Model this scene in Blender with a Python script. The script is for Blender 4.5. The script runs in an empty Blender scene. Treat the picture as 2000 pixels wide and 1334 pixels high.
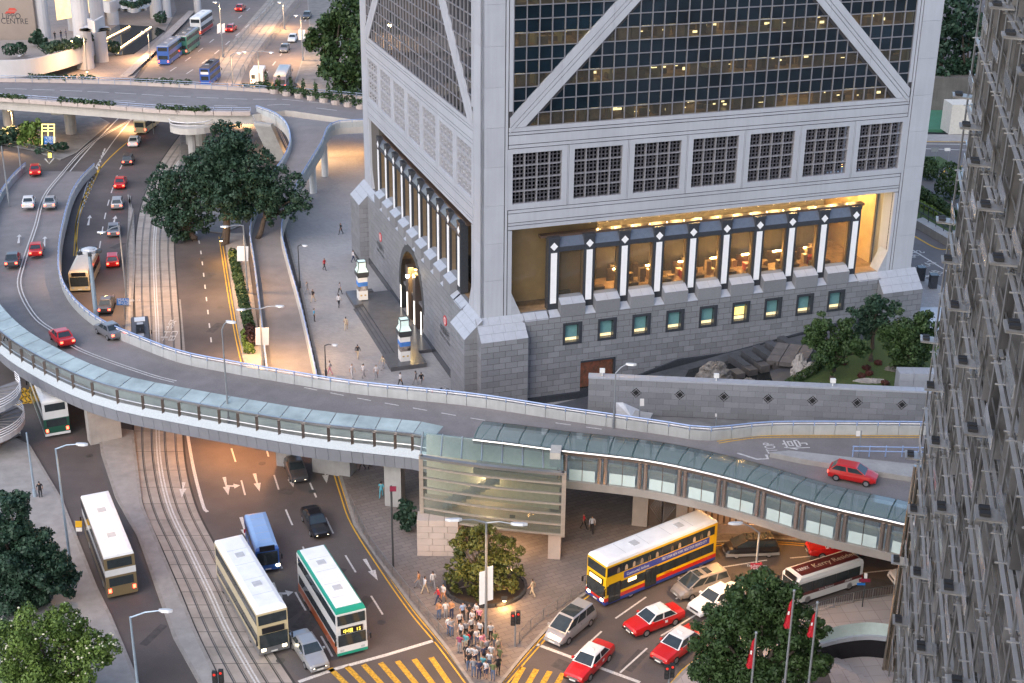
import bpy,math,random
from mathutils import Vector,Matrix
random.seed(7)
R_=math.radians
V=Vector
SC=bpy.context.scene
COL=SC.collection
# ---------------- camera ----------------
FPX,PITCH,ROLL,CAMH=2811.1,R_(23.1673),R_(0.6406),67.5
_fw=V((0,math.cos(PITCH),-math.sin(PITCH)));_up=V((0,math.sin(PITCH),math.cos(PITCH)));_rt=V((1,0,0))
_R=_rt*math.cos(ROLL)+_up*math.sin(ROLL);_U=_up*math.cos(ROLL)-_rt*math.sin(ROLL)
cd=bpy.data.cameras.new('camera');cam=bpy.data.objects.new('camera',cd);COL.objects.link(cam)
cd.sensor_width=36;cd.lens=FPX/2000*36;cd.clip_end=3000;cd.clip_start=.5
cam.matrix_world=Matrix(((_R.x,_U.x,-_fw.x,0),(_R.y,_U.y,-_fw.y,0),(_R.z,_U.z,-_fw.z,CAMH),(0,0,0,1)))
SC.camera=cam
# ---------------- sky, sun, exposure ----------------
SUN_EL,SUN_AZ=R_(38),R_(-152)     # azimuth measured from +Y towards +X: the low light comes from the left, behind the camera
w=bpy.data.worlds.new('World');SC.world=w;w.use_nodes=True
nt=w.node_tree;bg=nt.nodes['Background'];sk=nt.nodes.new('ShaderNodeTexSky');sk.sky_type='NISHITA'
sk.sun_disc=False;sk.sun_elevation=SUN_EL;sk.sun_rotation=SUN_AZ;sk.altitude=50;sk.air_density=1.0;sk.dust_density=2.0;sk.ozone_density=1.6
nt.links.new(sk.outputs[0],bg.inputs[0]);bg.inputs[1].default_value=0.15
sl=bpy.data.lights.new('sun','SUN');sl.energy=0.62;sl.angle=R_(90);sl.color=(1,.9,.84)
so=bpy.data.objects.new('sun',sl);COL.objects.link(so)
_sd=V((math.sin(SUN_AZ)*math.cos(SUN_EL),math.cos(SUN_AZ)*math.cos(SUN_EL),math.sin(SUN_EL)))
so.rotation_euler=_sd.to_track_quat('Z','Y').to_euler();so.location=(-60,-40,140)
SC.view_settings.view_transform='Standard';SC.view_settings.look='None';SC.view_settings.gamma=1;SC.view_settings.exposure=1.08
SC.cycles.max_bounces=7;SC.cycles.diffuse_bounces=3;SC.cycles.glossy_bounces=3;SC.cycles.transmission_bounces=4;SC.cycles.transparent_max_bounces=12
SC.cycles.caustics_reflective=False;SC.cycles.caustics_refractive=False;SC.cycles.sample_clamp_indirect=4
SC.cycles.use_denoising=True
# ---------------- helpers ----------------
def ray(x,y): return _fw+_R*((x-1000)/FPX)+_U*((667-y)/FPX)
def G(x,y,z=0.):
    "photo pixel -> the point of the horizontal plane z that it shows"
    d=ray(x,y);t=(z-CAMH)/d.z;return V((d.x*t,d.y*t,z))
PS=R_(19.0243);EU=V((math.cos(PS),math.sin(PS),0));EW=V((-math.sin(PS),math.cos(PS),0))
BOC=V((-3.2743,139.209,0))        # near corner of the tower
def BL(u,v,z=0): return BOC+EU*u+EW*v+V((0,0,z))
def cr(pts,n=6):
    "Catmull-Rom through points"
    P=[V(p) for p in pts];P=[P[0]*2-P[1]]+P+[P[-1]*2-P[-2]];o=[]
    for i in range(1,len(P)-2):
        for k in range(n):
            t=k/n;a,b,c,d=P[i-1],P[i],P[i+1],P[i+2]
            o.append(.5*((2*b)+(c-a)*t+(2*a-5*b+4*c-d)*t*t+(3*b-a-3*c+d)*t**3))
    o.append(P[-2].copy());return o
def resamp(pts,step):
    "points every step metres along a polyline"
    o=[pts[0].copy()];acc=0.
    for a,b in zip(pts,pts[1:]):
        L=(b-a).length
        if L<1e-9: continue
        d=step-acc
        while d<=L: o.append(a+(b-a)*(d/L));d+=step
        acc=L-(d-step)
    return o
def offs(pts,d):
    "offset a path sideways in plan (positive = to the left of travel)"
    o=[]
    for i,p in enumerate(pts):
        a=pts[max(i-1,0)];b=pts[min(i+1,len(pts)-1)];t=(b-a);t.z=0;t.normalize();o.append(p+V((-t.y,t.x,0))*d)
    return o
def lift(pts,z): return [V((p.x,p.y,p.z+z)) for p in pts]
class MB:
    def __init__(s,T=None): s.v=[];s.f=[];s.m=[];s.k=0;s.T=T
    def _a(s,pts):
        i=len(s.v);s.v+=[s.T(V(p)) if s.T else V(p) for p in pts];return i
    def face(s,idx): s.f.append(tuple(idx));s.m.append(s.k)
    def poly(s,pts): i=s._a(pts);s.face(range(i,i+len(pts)));return s
    def hexa(s,b,t):
        i=s._a(list(b)+list(t));n=len(b)
        s.face([i+n-1-k for k in range(n)]);s.face([i+n+k for k in range(n)])
        for k in range(n): s.face((i+k,i+(k+1)%n,i+n+(k+1)%n,i+n+k))
        return s
    def box(s,x0,x1,y0,y1,z0,z1): return s.hexa([(x0,y0,z0),(x1,y0,z0),(x1,y1,z0),(x0,y1,z0)],[(x0,y0,z1),(x1,y0,z1),(x1,y1,z1),(x0,y1,z1)])
    def cbox(s,c,dx,dy,dz,rot=0,bot=True):
        "box centred on c in plan; c.z is its bottom when bot"
        c=V(c);ca,sa=math.cos(rot),math.sin(rot);z0=c.z if bot else c.z-dz/2
        q=[(c.x+ca*x-sa*y,c.y+sa*x+ca*y) for x,y in ((-dx/2,-dy/2),(dx/2,-dy/2),(dx/2,dy/2),(-dx/2,dy/2))]
        return s.hexa([(a,b,z0) for a,b in q],[(a,b,z0+dz) for a,b in q])
    def prism(s,poly,z0,z1): return s.hexa([(p[0],p[1],z0) for p in poly],[(p[0],p[1],z1) for p in poly])
    def loft(s,rings,caps=True,closed=True):
        n=len(rings[0]);i=s._a([p for r in rings for p in r])
        for a in range(len(rings)-1):
            for k in range(n if closed else n-1):
                s.face((i+a*n+k,i+a*n+(k+1)%n,i+(a+1)*n+(k+1)%n,i+(a+1)*n+k))
        if caps and closed: s.face([i+n-1-k for k in range(n)]);s.face([i+(len(rings)-1)*n+k for k in range(n)])
        return s
    def tube(s,pts,r,n=6,caps=True):
        P=[V(p) for p in pts];rings=[]
        for i,p in enumerate(P):
            t=(P[min(i+1,len(P)-1)]-P[max(i-1,0)]).normalized()
            u=t.cross(V((0,0,1)));u=V((1,0,0)) if u.length<1e-3 else u.normalized();w=u.cross(t)
            rr=r[i] if isinstance(r,(list,tuple)) else r
            rings.append([p+(u*math.cos(2*math.pi*k/n)+w*math.sin(2*math.pi*k/n))*rr for k in range(n)])
        return s.loft(rings,caps)
    def cyl(s,p0,p1,r0,r1=None,n=10): return s.tube([p0,p1],[r0,r0 if r1 is None else r1],n)
    def strip(s,A,B):
        "sheet of quads between two paths of the same length"
        i=s._a(list(A)+list(B));n=len(A)
        for k in range(n-1): s.face((i+k,i+k+1,i+n+k+1,i+n+k))
        return s
    def wall(s,path,prof):
        "sweep an open/closed (offset,z) profile along a plan path"
        rings=[]
        for i,p in enumerate(path):
            a=path[max(i-1,0)];b=path[min(i+1,len(path)-1)];t=b-a;t.z=0;t.normalize();nn=V((-t.y,t.x,0))
            rings.append([p+nn*o+V((0,0,z)) for o,z in prof])
        return s.loft(rings)
    def dome(s,c,rx,ry,rz,n=10,m=5,full=False):
        rings=[];lo=-math.pi/2 if full else 0
        for j in range(m+1):
            a=lo+(math.pi/2-lo)*j/m;rings.append([V(c)+V((math.cos(a)*rx*math.cos(2*math.pi*k/n),math.cos(a)*ry*math.sin(2*math.pi*k/n),math.sin(a)*rz)) for k in range(n)])
        return s.loft(rings)
    def mesh(s,name):
        me=bpy.data.meshes.new(name);me.from_pydata(s.v,[],s.f);me.polygons.foreach_set('material_index',s.m);me.update();return me
def tag(o,label=None,cat=None,group=None,kind=None):
    if label: o['label']=label
    if cat: o['category']=cat
    if group: o['group']=group
    if kind: o['kind']=kind
    return o
RM={}
def root(name,loc=(0,0,0),rz=0,label=None,cat=None,group=None,kind=None):
    o=bpy.data.objects.new(name,None);COL.objects.link(o);o.location=loc;o.rotation_euler=(0,0,rz);o.empty_display_size=.3
    RM[o.name]=Matrix.Translation(V(loc))@Matrix.Rotation(rz,4,'Z');return tag(o,label,cat,group,kind)
def put(name,me,mats,parent=None,world=False,loc=None,rz=0,smooth=False,**k):
    "link one mesh object; world=True: its vertices are world coordinates although it has a parent"
    if isinstance(me,MB): me=me.mesh(name)
    if not isinstance(mats,(list,tuple)): mats=[mats]
    if not me.materials:
        for m in mats: me.materials.append(m)
    if smooth:
        me.polygons.foreach_set('use_smooth',[True]*len(me.polygons))
    o=bpy.data.objects.new(name,me);COL.objects.link(o)
    if loc is not None: o.location=loc
    if rz: o.rotation_euler=(0,0,rz)
    if parent is not None:
        o.parent=parent
        if world: o.matrix_parent_inverse=world_of(parent).inverted()
    return tag(o,**k)
def world_of(o):
    m=RM.get(o.name)
    if m is None:
        m=Matrix.Translation(o.location)@o.rotation_euler.to_matrix().to_4x4()
        if o.parent is not None: m=world_of(o.parent)@o.matrix_parent_inverse@m
    return m
def copy_tree(o,parent=None):
    c=o.copy();COL.objects.link(c);c.parent=parent
    for ch in o.children: copy_tree(ch,c)
    return c
# ---------------- materials ----------------
MT={}
def mat(n,col,rough=.6,metal=0,var=.1,sc=3.,bump=0,rnd=0,isl=0,emit=0,ecol=None,spec=.5,streak=0,alpha=1,coat=0):
    "principled material with noise variation; rnd = per object, isl = per loose piece, streak = vertical rain marks"
    if n in MT: return MT[n]
    m=bpy.data.materials.new(n);m.use_nodes=True;t=m.node_tree;N=t.nodes;L=t.links;b=N['Principled BSDF'];MT[n]=m
    b.inputs['Roughness'].default_value=rough;b.inputs['Metallic'].default_value=metal;b.inputs['Specular IOR Level'].default_value=spec
    if coat: b.inputs['Coat Weight'].default_value=coat;b.inputs['Coat Roughness'].default_value=.08
    c=(*col,1)
    geo=N.new('ShaderNodeNewGeometry')
    nz=N.new('ShaderNodeTexNoise');nz.inputs['Scale'].default_value=sc;nz.inputs['Detail'].default_value=5;nz.inputs['Roughness'].default_value=.62
    L.new(geo.outputs['Position'],nz.inputs['Vector'])
    mr=N.new('ShaderNodeMapRange');mr.inputs['From Min'].default_value=.3;mr.inputs['From Max'].default_value=.7;mr.inputs['To Min'].default_value=1-var;mr.inputs['To Max'].default_value=1+var
    L.new(nz.outputs['Fac'],mr.inputs['Value']);val=mr.outputs[0]
    def mul(a,bv):
        q=N.new('ShaderNodeMath');q.operation='MULTIPLY';L.new(a,q.inputs[0]);L.new(bv,q.inputs[1]);return q.outputs[0]
    def rng(src,lo,hi):
        q=N.new('ShaderNodeMapRange');q.inputs['To Min'].default_value=lo;q.inputs['To Max'].default_value=hi;L.new(src,q.inputs['Value']);return q.outputs[0]
    if rnd:
        oi=N.new('ShaderNodeObjectInfo');val=mul(val,rng(oi.outputs['Random'],1-rnd,1+rnd))
    if isl: val=mul(val,rng(geo.outputs['Random Per Island'],1-isl,1+isl))
    if streak:
        mp=N.new('ShaderNodeMapping');mp.inputs['Scale'].default_value=(2.2,2.2,.12);n2=N.new('ShaderNodeTexNoise');n2.inputs['Scale'].default_value=1.4;n2.inputs['Detail'].default_value=4
        L.new(geo.outputs['Position'],mp.inputs['Vector']);L.new(mp.outputs[0],n2.inputs['Vector']);val=mul(val,rng(n2.outputs['Fac'],1-streak,1+streak*.6))
    hs=N.new('ShaderNodeMix');hs.data_type='RGBA';hs.blend_type='MULTIPLY';hs.inputs['Factor'].default_value=1;hs.inputs['A'].default_value=c
    cb=N.new('ShaderNodeCombineColor');[L.new(val,cb.inputs[i]) for i in range(3)];L.new(cb.outputs[0],hs.inputs['B']);L.new(hs.outputs['Result'],b.inputs['Base Color'])
    if bump:
        bp=N.new('ShaderNodeBump');bp.inputs['Strength'].default_value=bump;bp.inputs['Distance'].default_value=.05;L.new(nz.outputs['Fac'],bp.inputs['Height']);L.new(bp.outputs[0],b.inputs['Normal'])
    if emit: b.inputs['Emission Color'].default_value=(*(ecol or col),1);b.inputs['Emission Strength'].default_value=emit
    if alpha<1: b.inputs['Alpha'].default_value=alpha
    return m
def tiles(n,c1,c2,cm,bw,rh,rot=0,mortar=.02,off=.5,rough=.7,big=.12,bigsc=.12):
    "ground paving: brick texture in plan with large soft stains"
    m=bpy.data.materials.new(n);m.use_nodes=True;t=m.node_tree;N=t.nodes;L=t.links;b=N['Principled BSDF'];b.inputs['Roughness'].default_value=rough
    geo=N.new('ShaderNodeNewGeometry');mp=N.new('ShaderNodeMapping');mp.inputs['Rotation'].default_value=(0,0,rot);L.new(geo.outputs['Position'],mp.inputs['Vector'])
    br=N.new('ShaderNodeTexBrick');br.inputs['Scale'].default_value=1;br.inputs['Brick Width'].default_value=bw;br.inputs['Row Height'].default_value=rh;br.inputs['Mortar Size'].default_value=mortar;br.offset=off
    br.inputs['Color1'].default_value=(*c1,1);br.inputs['Color2'].default_value=(*c2,1);br.inputs['Mortar'].default_value=(*cm,1);L.new(mp.outputs[0],br.inputs['Vector'])
    nz=N.new('ShaderNodeTexNoise');nz.inputs['Scale'].default_value=bigsc;nz.inputs['Detail'].default_value=6;L.new(geo.outputs['Position'],nz.inputs['Vector'])
    mr=N.new('ShaderNodeMapRange');mr.inputs['From Min'].default_value=.3;mr.inputs['From Max'].default_value=.7;mr.inputs['To Min'].default_value=1-big;mr.inputs['To Max'].default_value=1+big;L.new(nz.outputs['Fac'],mr.inputs['Value'])
    mx=N.new('ShaderNodeMix');mx.data_type='RGBA';mx.blend_type='MULTIPLY';mx.inputs['Factor'].default_value=1;cb=N.new('ShaderNodeCombineColor');[L.new(mr.outputs[0],cb.inputs[i]) for i in range(3)]
    L.new(br.outputs['Color'],mx.inputs['A']);L.new(cb.outputs[0],mx.inputs['B']);L.new(mx.outputs['Result'],b.inputs['Base Color'])
    bp=N.new('ShaderNodeBump');bp.inputs['Strength'].default_value=.3;bp.inputs['Distance'].default_value=.01;L.new(br.outputs['Fac'],bp.inputs['Height']);bp.invert=True;L.new(bp.outputs[0],b.inputs['Normal'])
    MT[n]=m;return m
def asphalt(n,col,patch=.18):
    "road surface: fine grain, wheel-worn bands of noise, tar patches"
    m=bpy.data.materials.new(n);m.use_nodes=True;t=m.node_tree;N=t.nodes;L=t.links;b=N['Principled BSDF'];b.inputs['Roughness'].default_value=.75
    geo=N.new('ShaderNodeNewGeometry');vals=[]
    for sc,lo,hi in ((9.,.9,1.1),(.09,1-patch,1+patch),(.6,.92,1.08)):
        nz=N.new('ShaderNodeTexNoise');nz.inputs['Scale'].default_value=sc;nz.inputs['Detail'].default_value=6;L.new(geo.outputs['Position'],nz.inputs['Vector'])
        mr=N.new('ShaderNodeMapRange');mr.inputs['From Min'].default_value=.32;mr.inputs['From Max'].default_value=.68;mr.inputs['To Min'].default_value=lo;mr.inputs['To Max'].default_value=hi;L.new(nz.outputs['Fac'],mr.inputs['Value']);vals.append(mr.outputs[0])
    v=vals[0]
    for q in vals[1:]:
        k=N.new('ShaderNodeMath');k.operation='MULTIPLY';L.new(v,k.inputs[0]);L.new(q,k.inputs[1]);v=k.outputs[0]
    mx=N.new('ShaderNodeMix');mx.data_type='RGBA';mx.blend_type='MULTIPLY';mx.inputs['Factor'].default_value=1;mx.inputs['A'].default_value=(*col,1);cb=N.new('ShaderNodeCombineColor');[L.new(v,cb.inputs[i]) for i in range(3)]
    L.new(cb.outputs[0],mx.inputs['B']);L.new(mx.outputs['Result'],b.inputs['Base Color']);MT[n]=m;return m
def glass(n,tint,trans,rough=.02,bump=0,diff=.06,ior=1.5):
    "window glass: tinted see-through mixed with a mirror by Fresnel"
    m=bpy.data.materials.new(n);m.use_nodes=True;t=m.node_tree;N=t.nodes;L=t.links;N.remove(N['Principled BSDF']);out=N['Material Output']
    tr=N.new('ShaderNodeBsdfTransparent');tr.inputs[0].default_value=(*[c*trans for c in tint],1)
    df=N.new('ShaderNodeBsdfDiffuse');df.inputs[0].default_value=(*tint,1)
    gl=N.new('ShaderNodeBsdfGlossy');gl.inputs['Roughness'].default_value=rough;gl.inputs[0].default_value=(.95,.97,1,1)
    fr=N.new('ShaderNodeFresnel');fr.inputs[0].default_value=ior
    m1=N.new('ShaderNodeMixShader');m1.inputs[0].default_value=diff;L.new(tr.outputs[0],m1.inputs[1]);L.new(df.outputs[0],m1.inputs[2])
    m2=N.new('ShaderNodeMixShader');L.new(fr.outputs[0],m2.inputs[0]);L.new(m1.outputs[0],m2.inputs[1]);L.new(gl.outputs[0],m2.inputs[2]);L.new(m2.outputs[0],out.inputs[0])
    if bump:
        nz=N.new('ShaderNodeTexNoise');nz.inputs['Scale'].default_value=.7;nz.inputs['Detail'].default_value=1;geo=N.new('ShaderNodeNewGeometry');L.new(geo.outputs['Position'],nz.inputs['Vector'])
        bp=N.new('ShaderNodeBump');bp.inputs['Strength'].default_value=bump;bp.inputs['Distance'].default_value=.05;L.new(nz.outputs['Fac'],bp.inputs['Height']);L.new(bp.outputs[0],gl.inputs['Normal'])
    MT[n]=m;return m
STEEL=mat('brushed steel',(.5,.5,.5),.32,.9,.06,2);GALV=mat('galvanised grey',(.36,.38,.4),.5,.5,.08,2);WHITE=mat('white paint',(.75,.75,.73),.5,0,.05,2)
BLACK=mat('black rubber',(.018,.018,.02),.7,0,.1,3);DGREY=mat('dark grey metal',(.06,.065,.07),.5,.3,.1,3);CONC=mat('concrete',(.36,.35,.335),.85,0,.14,.7,bump=.2,streak=.12)
YEL=mat('yellow road paint',(.62,.36,.03),.7,0,.35,7);WPAINT=mat('white road paint',(.56,.54,.51),.7,0,.38,7)
KERB=mat('kerb concrete',(.27,.25,.23),.85,0,.18,1.5)
# ================= ground, roads, pavements, markings =================
ASPH=asphalt('asphalt',(.098,.082,.076),.3);ASPH2=asphalt('flyover asphalt',(.21,.19,.182),.16)  # brown of the sodium street light is put into the road colour
PLAZA=tiles('plaza pavers',(.34,.335,.335),(.28,.275,.28),(.2,.195,.19),.42,.21,PS,.012)
PAVE=tiles('pavement tiles',(.175,.15,.138),(.215,.185,.168),(.1,.085,.08),1.0,.5,R_(-28),.02,big=.22)
PALE=tiles('pale stone tiles',(.42,.37,.345),(.37,.325,.3),(.24,.2,.19),1.3,1.3,R_(-8),.02,0)
TRAM=mat('tram bed concrete',(.34,.295,.255),.85,0,.2,.5,bump=.2);ISLE=mat('island concrete',(.3,.285,.27),.9,0,.16,.8,bump=.3)
GRASS=mat('lawn',(.05,.085,.022),.9,0,.35,5,bump=.6);DIRT=mat('weathered paving',(.19,.18,.17),.9,0,.28,.5,bump=.3)
HX0,HX1,HY0,HY1=24.9,34.,70.,97.6       # sunken court by the office tower
gm=MB();gm.poly([(-900,-300,0),(900,-300,0),(900,HY0,0),(-900,HY0,0)]).poly([(-900,HY1,0),(900,HY1,0),(900,1500,0),(-900,1500,0)]).poly([(-900,HY0,0),(HX0,HY0,0),(HX0,HY1,0),(-900,HY1,0)]).poly([(HX1,HY0,0),(900,HY0,0),(900,HY1,0),(HX1,HY1,0)]);ground=put('ground',gm,ASPH,kind='structure')
def px(poly,z=0): return [G(a,b,z) for a,b in poly]
def slab(name,poly,z,m,kerb=True,world=None,**k):
    pts=world or px(poly,z);b=MB();b.prism([(p.x,p.y) for p in pts],-.05,z)
    o=put(name,b,m,kind='structure',**k)
    if kerb:
        kb=MB();n=len(pts)
        c=pts+[pts[0]];A=resamp([V((p.x,p.y,z+.004)) for p in c],1.5)
        ctr=sum((V((p.x,p.y,0)) for p in pts),V((0,0,0)))/n
        sgn=1 if sum((pts[i].x*pts[(i+1)%n].y-pts[(i+1)%n].x*pts[i].y) for i in range(n))>0 else -1
        kb.strip(A,offs(A,.28*sgn));put('kerb',kb,KERB,o)
    return o
slab('pavement',[(-700,905),(-300,880),(20,850),(58,868),(123,977),(190,1146),(218,1202),(268,1322),(330,1500),(-700,1500)],.13,ISLE)
slab('tram_platform',[(190,830),(261,840),(278,984),(317,1075),(352,1156),(384,1234),(433,1334),(520,1500),(470,1500),(388,1334),(338,1244),(303,1146),(268,1047),(225,970),(197,885)],.16,ISLE)
slab('tram_platform',[(252,380),(262,420),(264,520),(259,600),(262,690),(242,690),(247,600),(248,480)],.16,TRAM)
# central planter strip between the two carriageways
slab('planter_strip',[(437,455),(452,560),(474,700),(500,760),(524,760),(505,650),(478,455)],.16,TRAM)
CP=[(648,880),(672,962),(690,1024),(750,1112),(810,1192),(866,1260),(925,1345),(950,1372),(962,1360),(975,1340),(1022,1282),(1074,1224),(1142,1160),(1262,1098),(1386,1060),(1500,1053),(1590,1056),(1660,1060),(1700,1000),(1500,930),(1100,870),(800,830),(640,800)]
slab('pavement',CP,.13,PAVE)
slab('plaza',[(548,420),(585,560),(623,735),(638,799),(800,829),(1100,868),(1140,780),(1000,690),(900,610),(740,470),(722,300),(702,190),(660,225),(600,330)],.1,PLAZA)
slab('pavement',[(1300,1345),(1345,1298),(1420,1246),(1520,1208),(1610,1181),(1754,1157),(1900,1140),(1900,1252),(1738,1250),(1690,1246),(1640,1252),(1600,1262),(1585,1290),(1570,1345),(1550,1500),(1200,1500)],.13,PALE)
put('court',MB().poly([(HX0-.5,HY0,-1.5),(HX1+.5,HY0,-1.5),(HX1+.5,HY1+.5,-1.5),(HX0-.5,HY1+.5,-1.5)]),PALE,kind='structure')
put('court_wall',MB().box(HX0-.1,HX0,HY0,HY1,-1.6,-.002),KERB,kind='structure')
# upper left: traffic islands and far pavements
slab('pavement',[(-250,262),(0,280),(60,292),(118,312),(150,298),(215,240),(150,205),(-250,190)],.13,DIRT)
slab('plaza',[(-120,-40),(330,-40),(345,20),(300,100),(262,152),(-120,170)],.13,tiles('far plaza paving',(.3,.26,.24),(.26,.225,.21),(.2,.17,.16),2.4,.8,R_(-30),.05))
slab('pavement',[(598,-30),(640,-60),(760,-60),(760,215),(640,215),(575,160),(592,110),(604,60)],.13,DIRT)
slab('pavement',[(352,255),(520,250),(505,330),(470,440),(436,455),(410,452),(345,400)],.13,DIRT)
put('road',MB().poly(px([(350,-40),(680,-40),(605,95),(570,170),(500,200),(255,175),(300,112)],.003)),asphalt('far avenue asphalt',(.2,.165,.145),.12),kind='structure')  # lighter, warmer surface colour stands in for the lamp glow here
fl_,fr_=[cr([G(*p,.007) for p in q],6) for q in (((540,-20),(505,20),(458,75),(425,118),(395,165)),((592,-20),(560,20),(520,75),(490,118),(468,165)))]
ftb=put('tram_track_bed',MB().strip(fl_,fr_),TRAM,kind='structure')
for f in (.15,.38,.62,.85):
    c=[a.lerp(b,f)+V((0,0,.006)) for a,b in zip(fl_,fr_)];put('rail',MB().strip(offs(c,.09),offs(c,-.09)),mat('tram rail steel',(.12,.11,.1),.4,.7,.2,2),ftb)
# tram track bed with sunken rails
tbl=cr([G(*p,.008) for p in ((395,205),(352,262),(305,330),(276,400),(264,470),(262,560),(264,650),(262,760),(261,882),(278,984),(317,1075),(352,1156),(384,1234),(433,1334),(520,1490))])
tbr=cr([G(*p,.008) for p in ((470,205),(425,262),(378,330),(350,400),(341,470),(346,560),(353,650),(357,760),(360,882),(382,984),(427,1075),(470,1156),(510,1234),(575,1334),(680,1490))])
trk=put('tram_track_bed',MB().strip(tbl,tbr),TRAM,kind='structure')
RAIL=mat('tram rail steel',(.12,.11,.1),.4,.7,.2,2)
for f in (.17,.36,.62,.83):
    c=[a.lerp(b,f)+V((0,0,.006)) for a,b in zip(tbl,tbr)]
    put('rail',MB().strip(offs(c,.05),offs(c,-.05)),RAIL,trk)
    put('rail_groove',MB().strip(offs(c,.16),offs(c,.1)),mat('rail groove',(.1,.09,.08),.9),trk)
c=[a.lerp(b,.49)+V((0,0,.006)) for a,b in zip(tbl,tbr)]
for d in (.14,-.14): put('centre_line',MB().strip(offs(c,d+.07),offs(c,d-.07)),WPAINT,trk)
DJ=mat('dark joint',(.05,.045,.042),.9)
for q in (tbl,tbr):
    e=[p+V((0,0,.006)) for p in q];put('edge_joint',MB().strip(offs(e,.1),offs(e,-.1)),DJ,trk)
for i in range(0,len(tbl)-1,2):
    a,b=tbl[i],tbr[i];d=(b-a).normalized();n=V((-d.y,d.x,0))*.03
    put('slab_joint',MB().poly([a+n+V((0,0,.003)),b+n+V((0,0,.003)),b-n+V((0,0,.003)),a-n+V((0,0,.003))]),DJ,trk)
# ---- painted markings ----
mk=root('road_marking',(0,0,0),kind='structure')
def line(pts,wid,m=WPAINT,on=0,off=0,z=.008,name='lane_line',par=None,sm=True):
    c=[p if isinstance(p,Vector) else G(*p) for p in pts];c=cr(c,6) if sm and len(c)>2 else c
    c=[V((p.x,p.y,p.z+z)) for p in c]
    if not on: put(name,MB().strip(offs(c,wid/2),offs(c,-wid/2)),m,par or mk,world=True);return
    s=resamp(c,.5);k=0;n1=max(1,round(on/.5));n2=max(1,round(off/.5))
    while k+n1<len(s):
        q=s[k:k+n1+1];put(name,MB().strip(offs(q,wid/2),offs(q,-wid/2)),m,par or mk,world=True);k+=n1+n2
def dline(pts,wid,gap,m,**k):
    c=[p if isinstance(p,Vector) else G(*p) for p in pts];c=cr(c,6)
    for s in (-1,1): line(offs(c,s*gap/2),wid,m,sm=False,**k)
def arrow(tail,tip,turn=0,wid=.13,z=.008,par=None,hl=1.7):
    a=tail if isinstance(tail,Vector) else G(*tail);b=tip if isinstance(tip,Vector) else G(*tip);d=(b-a);L=d.length;d.normalize();n=V((-d.y,d.x,0))
    q=lambda s,t:a+d*s+n*t+V((0,0,z));m=MB()
    m.poly([q(0,wid*1.3),q(0,-wid*1.3),q(L-hl,-wid*.5),q(L-hl,wid*.5)]).poly([q(L-hl,wid*2.6),q(L-hl,-wid*2.6),q(L,0)])
    if turn: m.poly([q(L*.45,0),q(L*.45+.35,0),q(L*.45+.55,turn*.7),q(L*.45+.25,turn*.7)]).poly([q(L*.45-.1,turn*.7),q(L*.45+.9,turn*.7),q(L*.45+.4,turn*1.3)])
    put('arrow',m,WPAINT,par or mk,world=True)
def text(name,body,size,o,xd,yd,m,par=None,ext=.002,align='LEFT',sx=1.0,space=1.0):
    "lettering laid on the plane spanned by xd,yd at o"
    cu=bpy.data.curves.new(name,'FONT');cu.body=body;cu.size=size;cu.extrude=ext;cu.align_x=align;cu.space_character=space;cu.resolution_u=3
    ob=bpy.data.objects.new(name,cu);COL.objects.link(ob);bpy.context.view_layer.update()
    me=bpy.data.meshes.new_from_object(ob.evaluated_get(bpy.context.evaluated_depsgraph_get()));bpy.data.objects.remove(ob);me.materials.clear();me.materials.append(m)
    x=V(xd).normalized();y=V(yd);y=(y-x*y.dot(x)).normalized();zz=x.cross(y)
    M=Matrix(((x.x*sx,y.x,zz.x,o[0]),(x.y*sx,y.y,zz.y,o[1]),(x.z*sx,y.z,zz.z,o[2]),(0,0,0,1)))
    me.transform(M);return put(name,me,m,par,world=par is not None)
# carriageway beside the tram, seen below the flyover
line([(359,800),(376,905),(396,985),(405,1000)],.3)
for pl in ([(452,876),(470,934),(489,996),(540,1090),(590,1180),(640,1265),(675,1334)],[(517,866),(536,930),(560,1000),(597,1080),(630,1150),(690,1240),(735,1310)],[(583,880),(604,940),(650,1040),(690,1110),(735,1180),(790,1270)]): line(pl,.16,on=3,off=4)
dline([(640,860),(650,905),(668,965),(690,1024),(748,1115),(806,1197),(860,1262),(925,1350)],.12,.35,YEL)
for q in (((438,932),(446,967),1),((497,925),(507,960),0),((633,910),(638,944),0),((563,918),(573,952),0),((532,1138),(553,1182),1),((712,1092),(738,1134),0),((471,1010),(482,1052),0)): arrow(q[0],q[1],q[2])
arrow((359,942),(355,972),0,z=.02)
line([(583,1332),(660,1305),(752,1280),(848,1251)],.35,sm=False)
YELW=mat('worn yellow paint',(.5,.29,.03),.75,0,.55,5)
for i in range(7):   # yellow crossing bars by the waiting crowd
    a=G(842-33*i,1284+3.5*i);b=G(884-33*i+6*i,1345+6*i);line([a,b],.45,YELW,sm=False,name='crossing_bar')
for i in range(4):
    a=G(1022+26*i,1303+4*i);b=G(1000+26*i-5,1350+4*i);line([a,b],.45,YELW,sm=False,name='crossing_bar')
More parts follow.
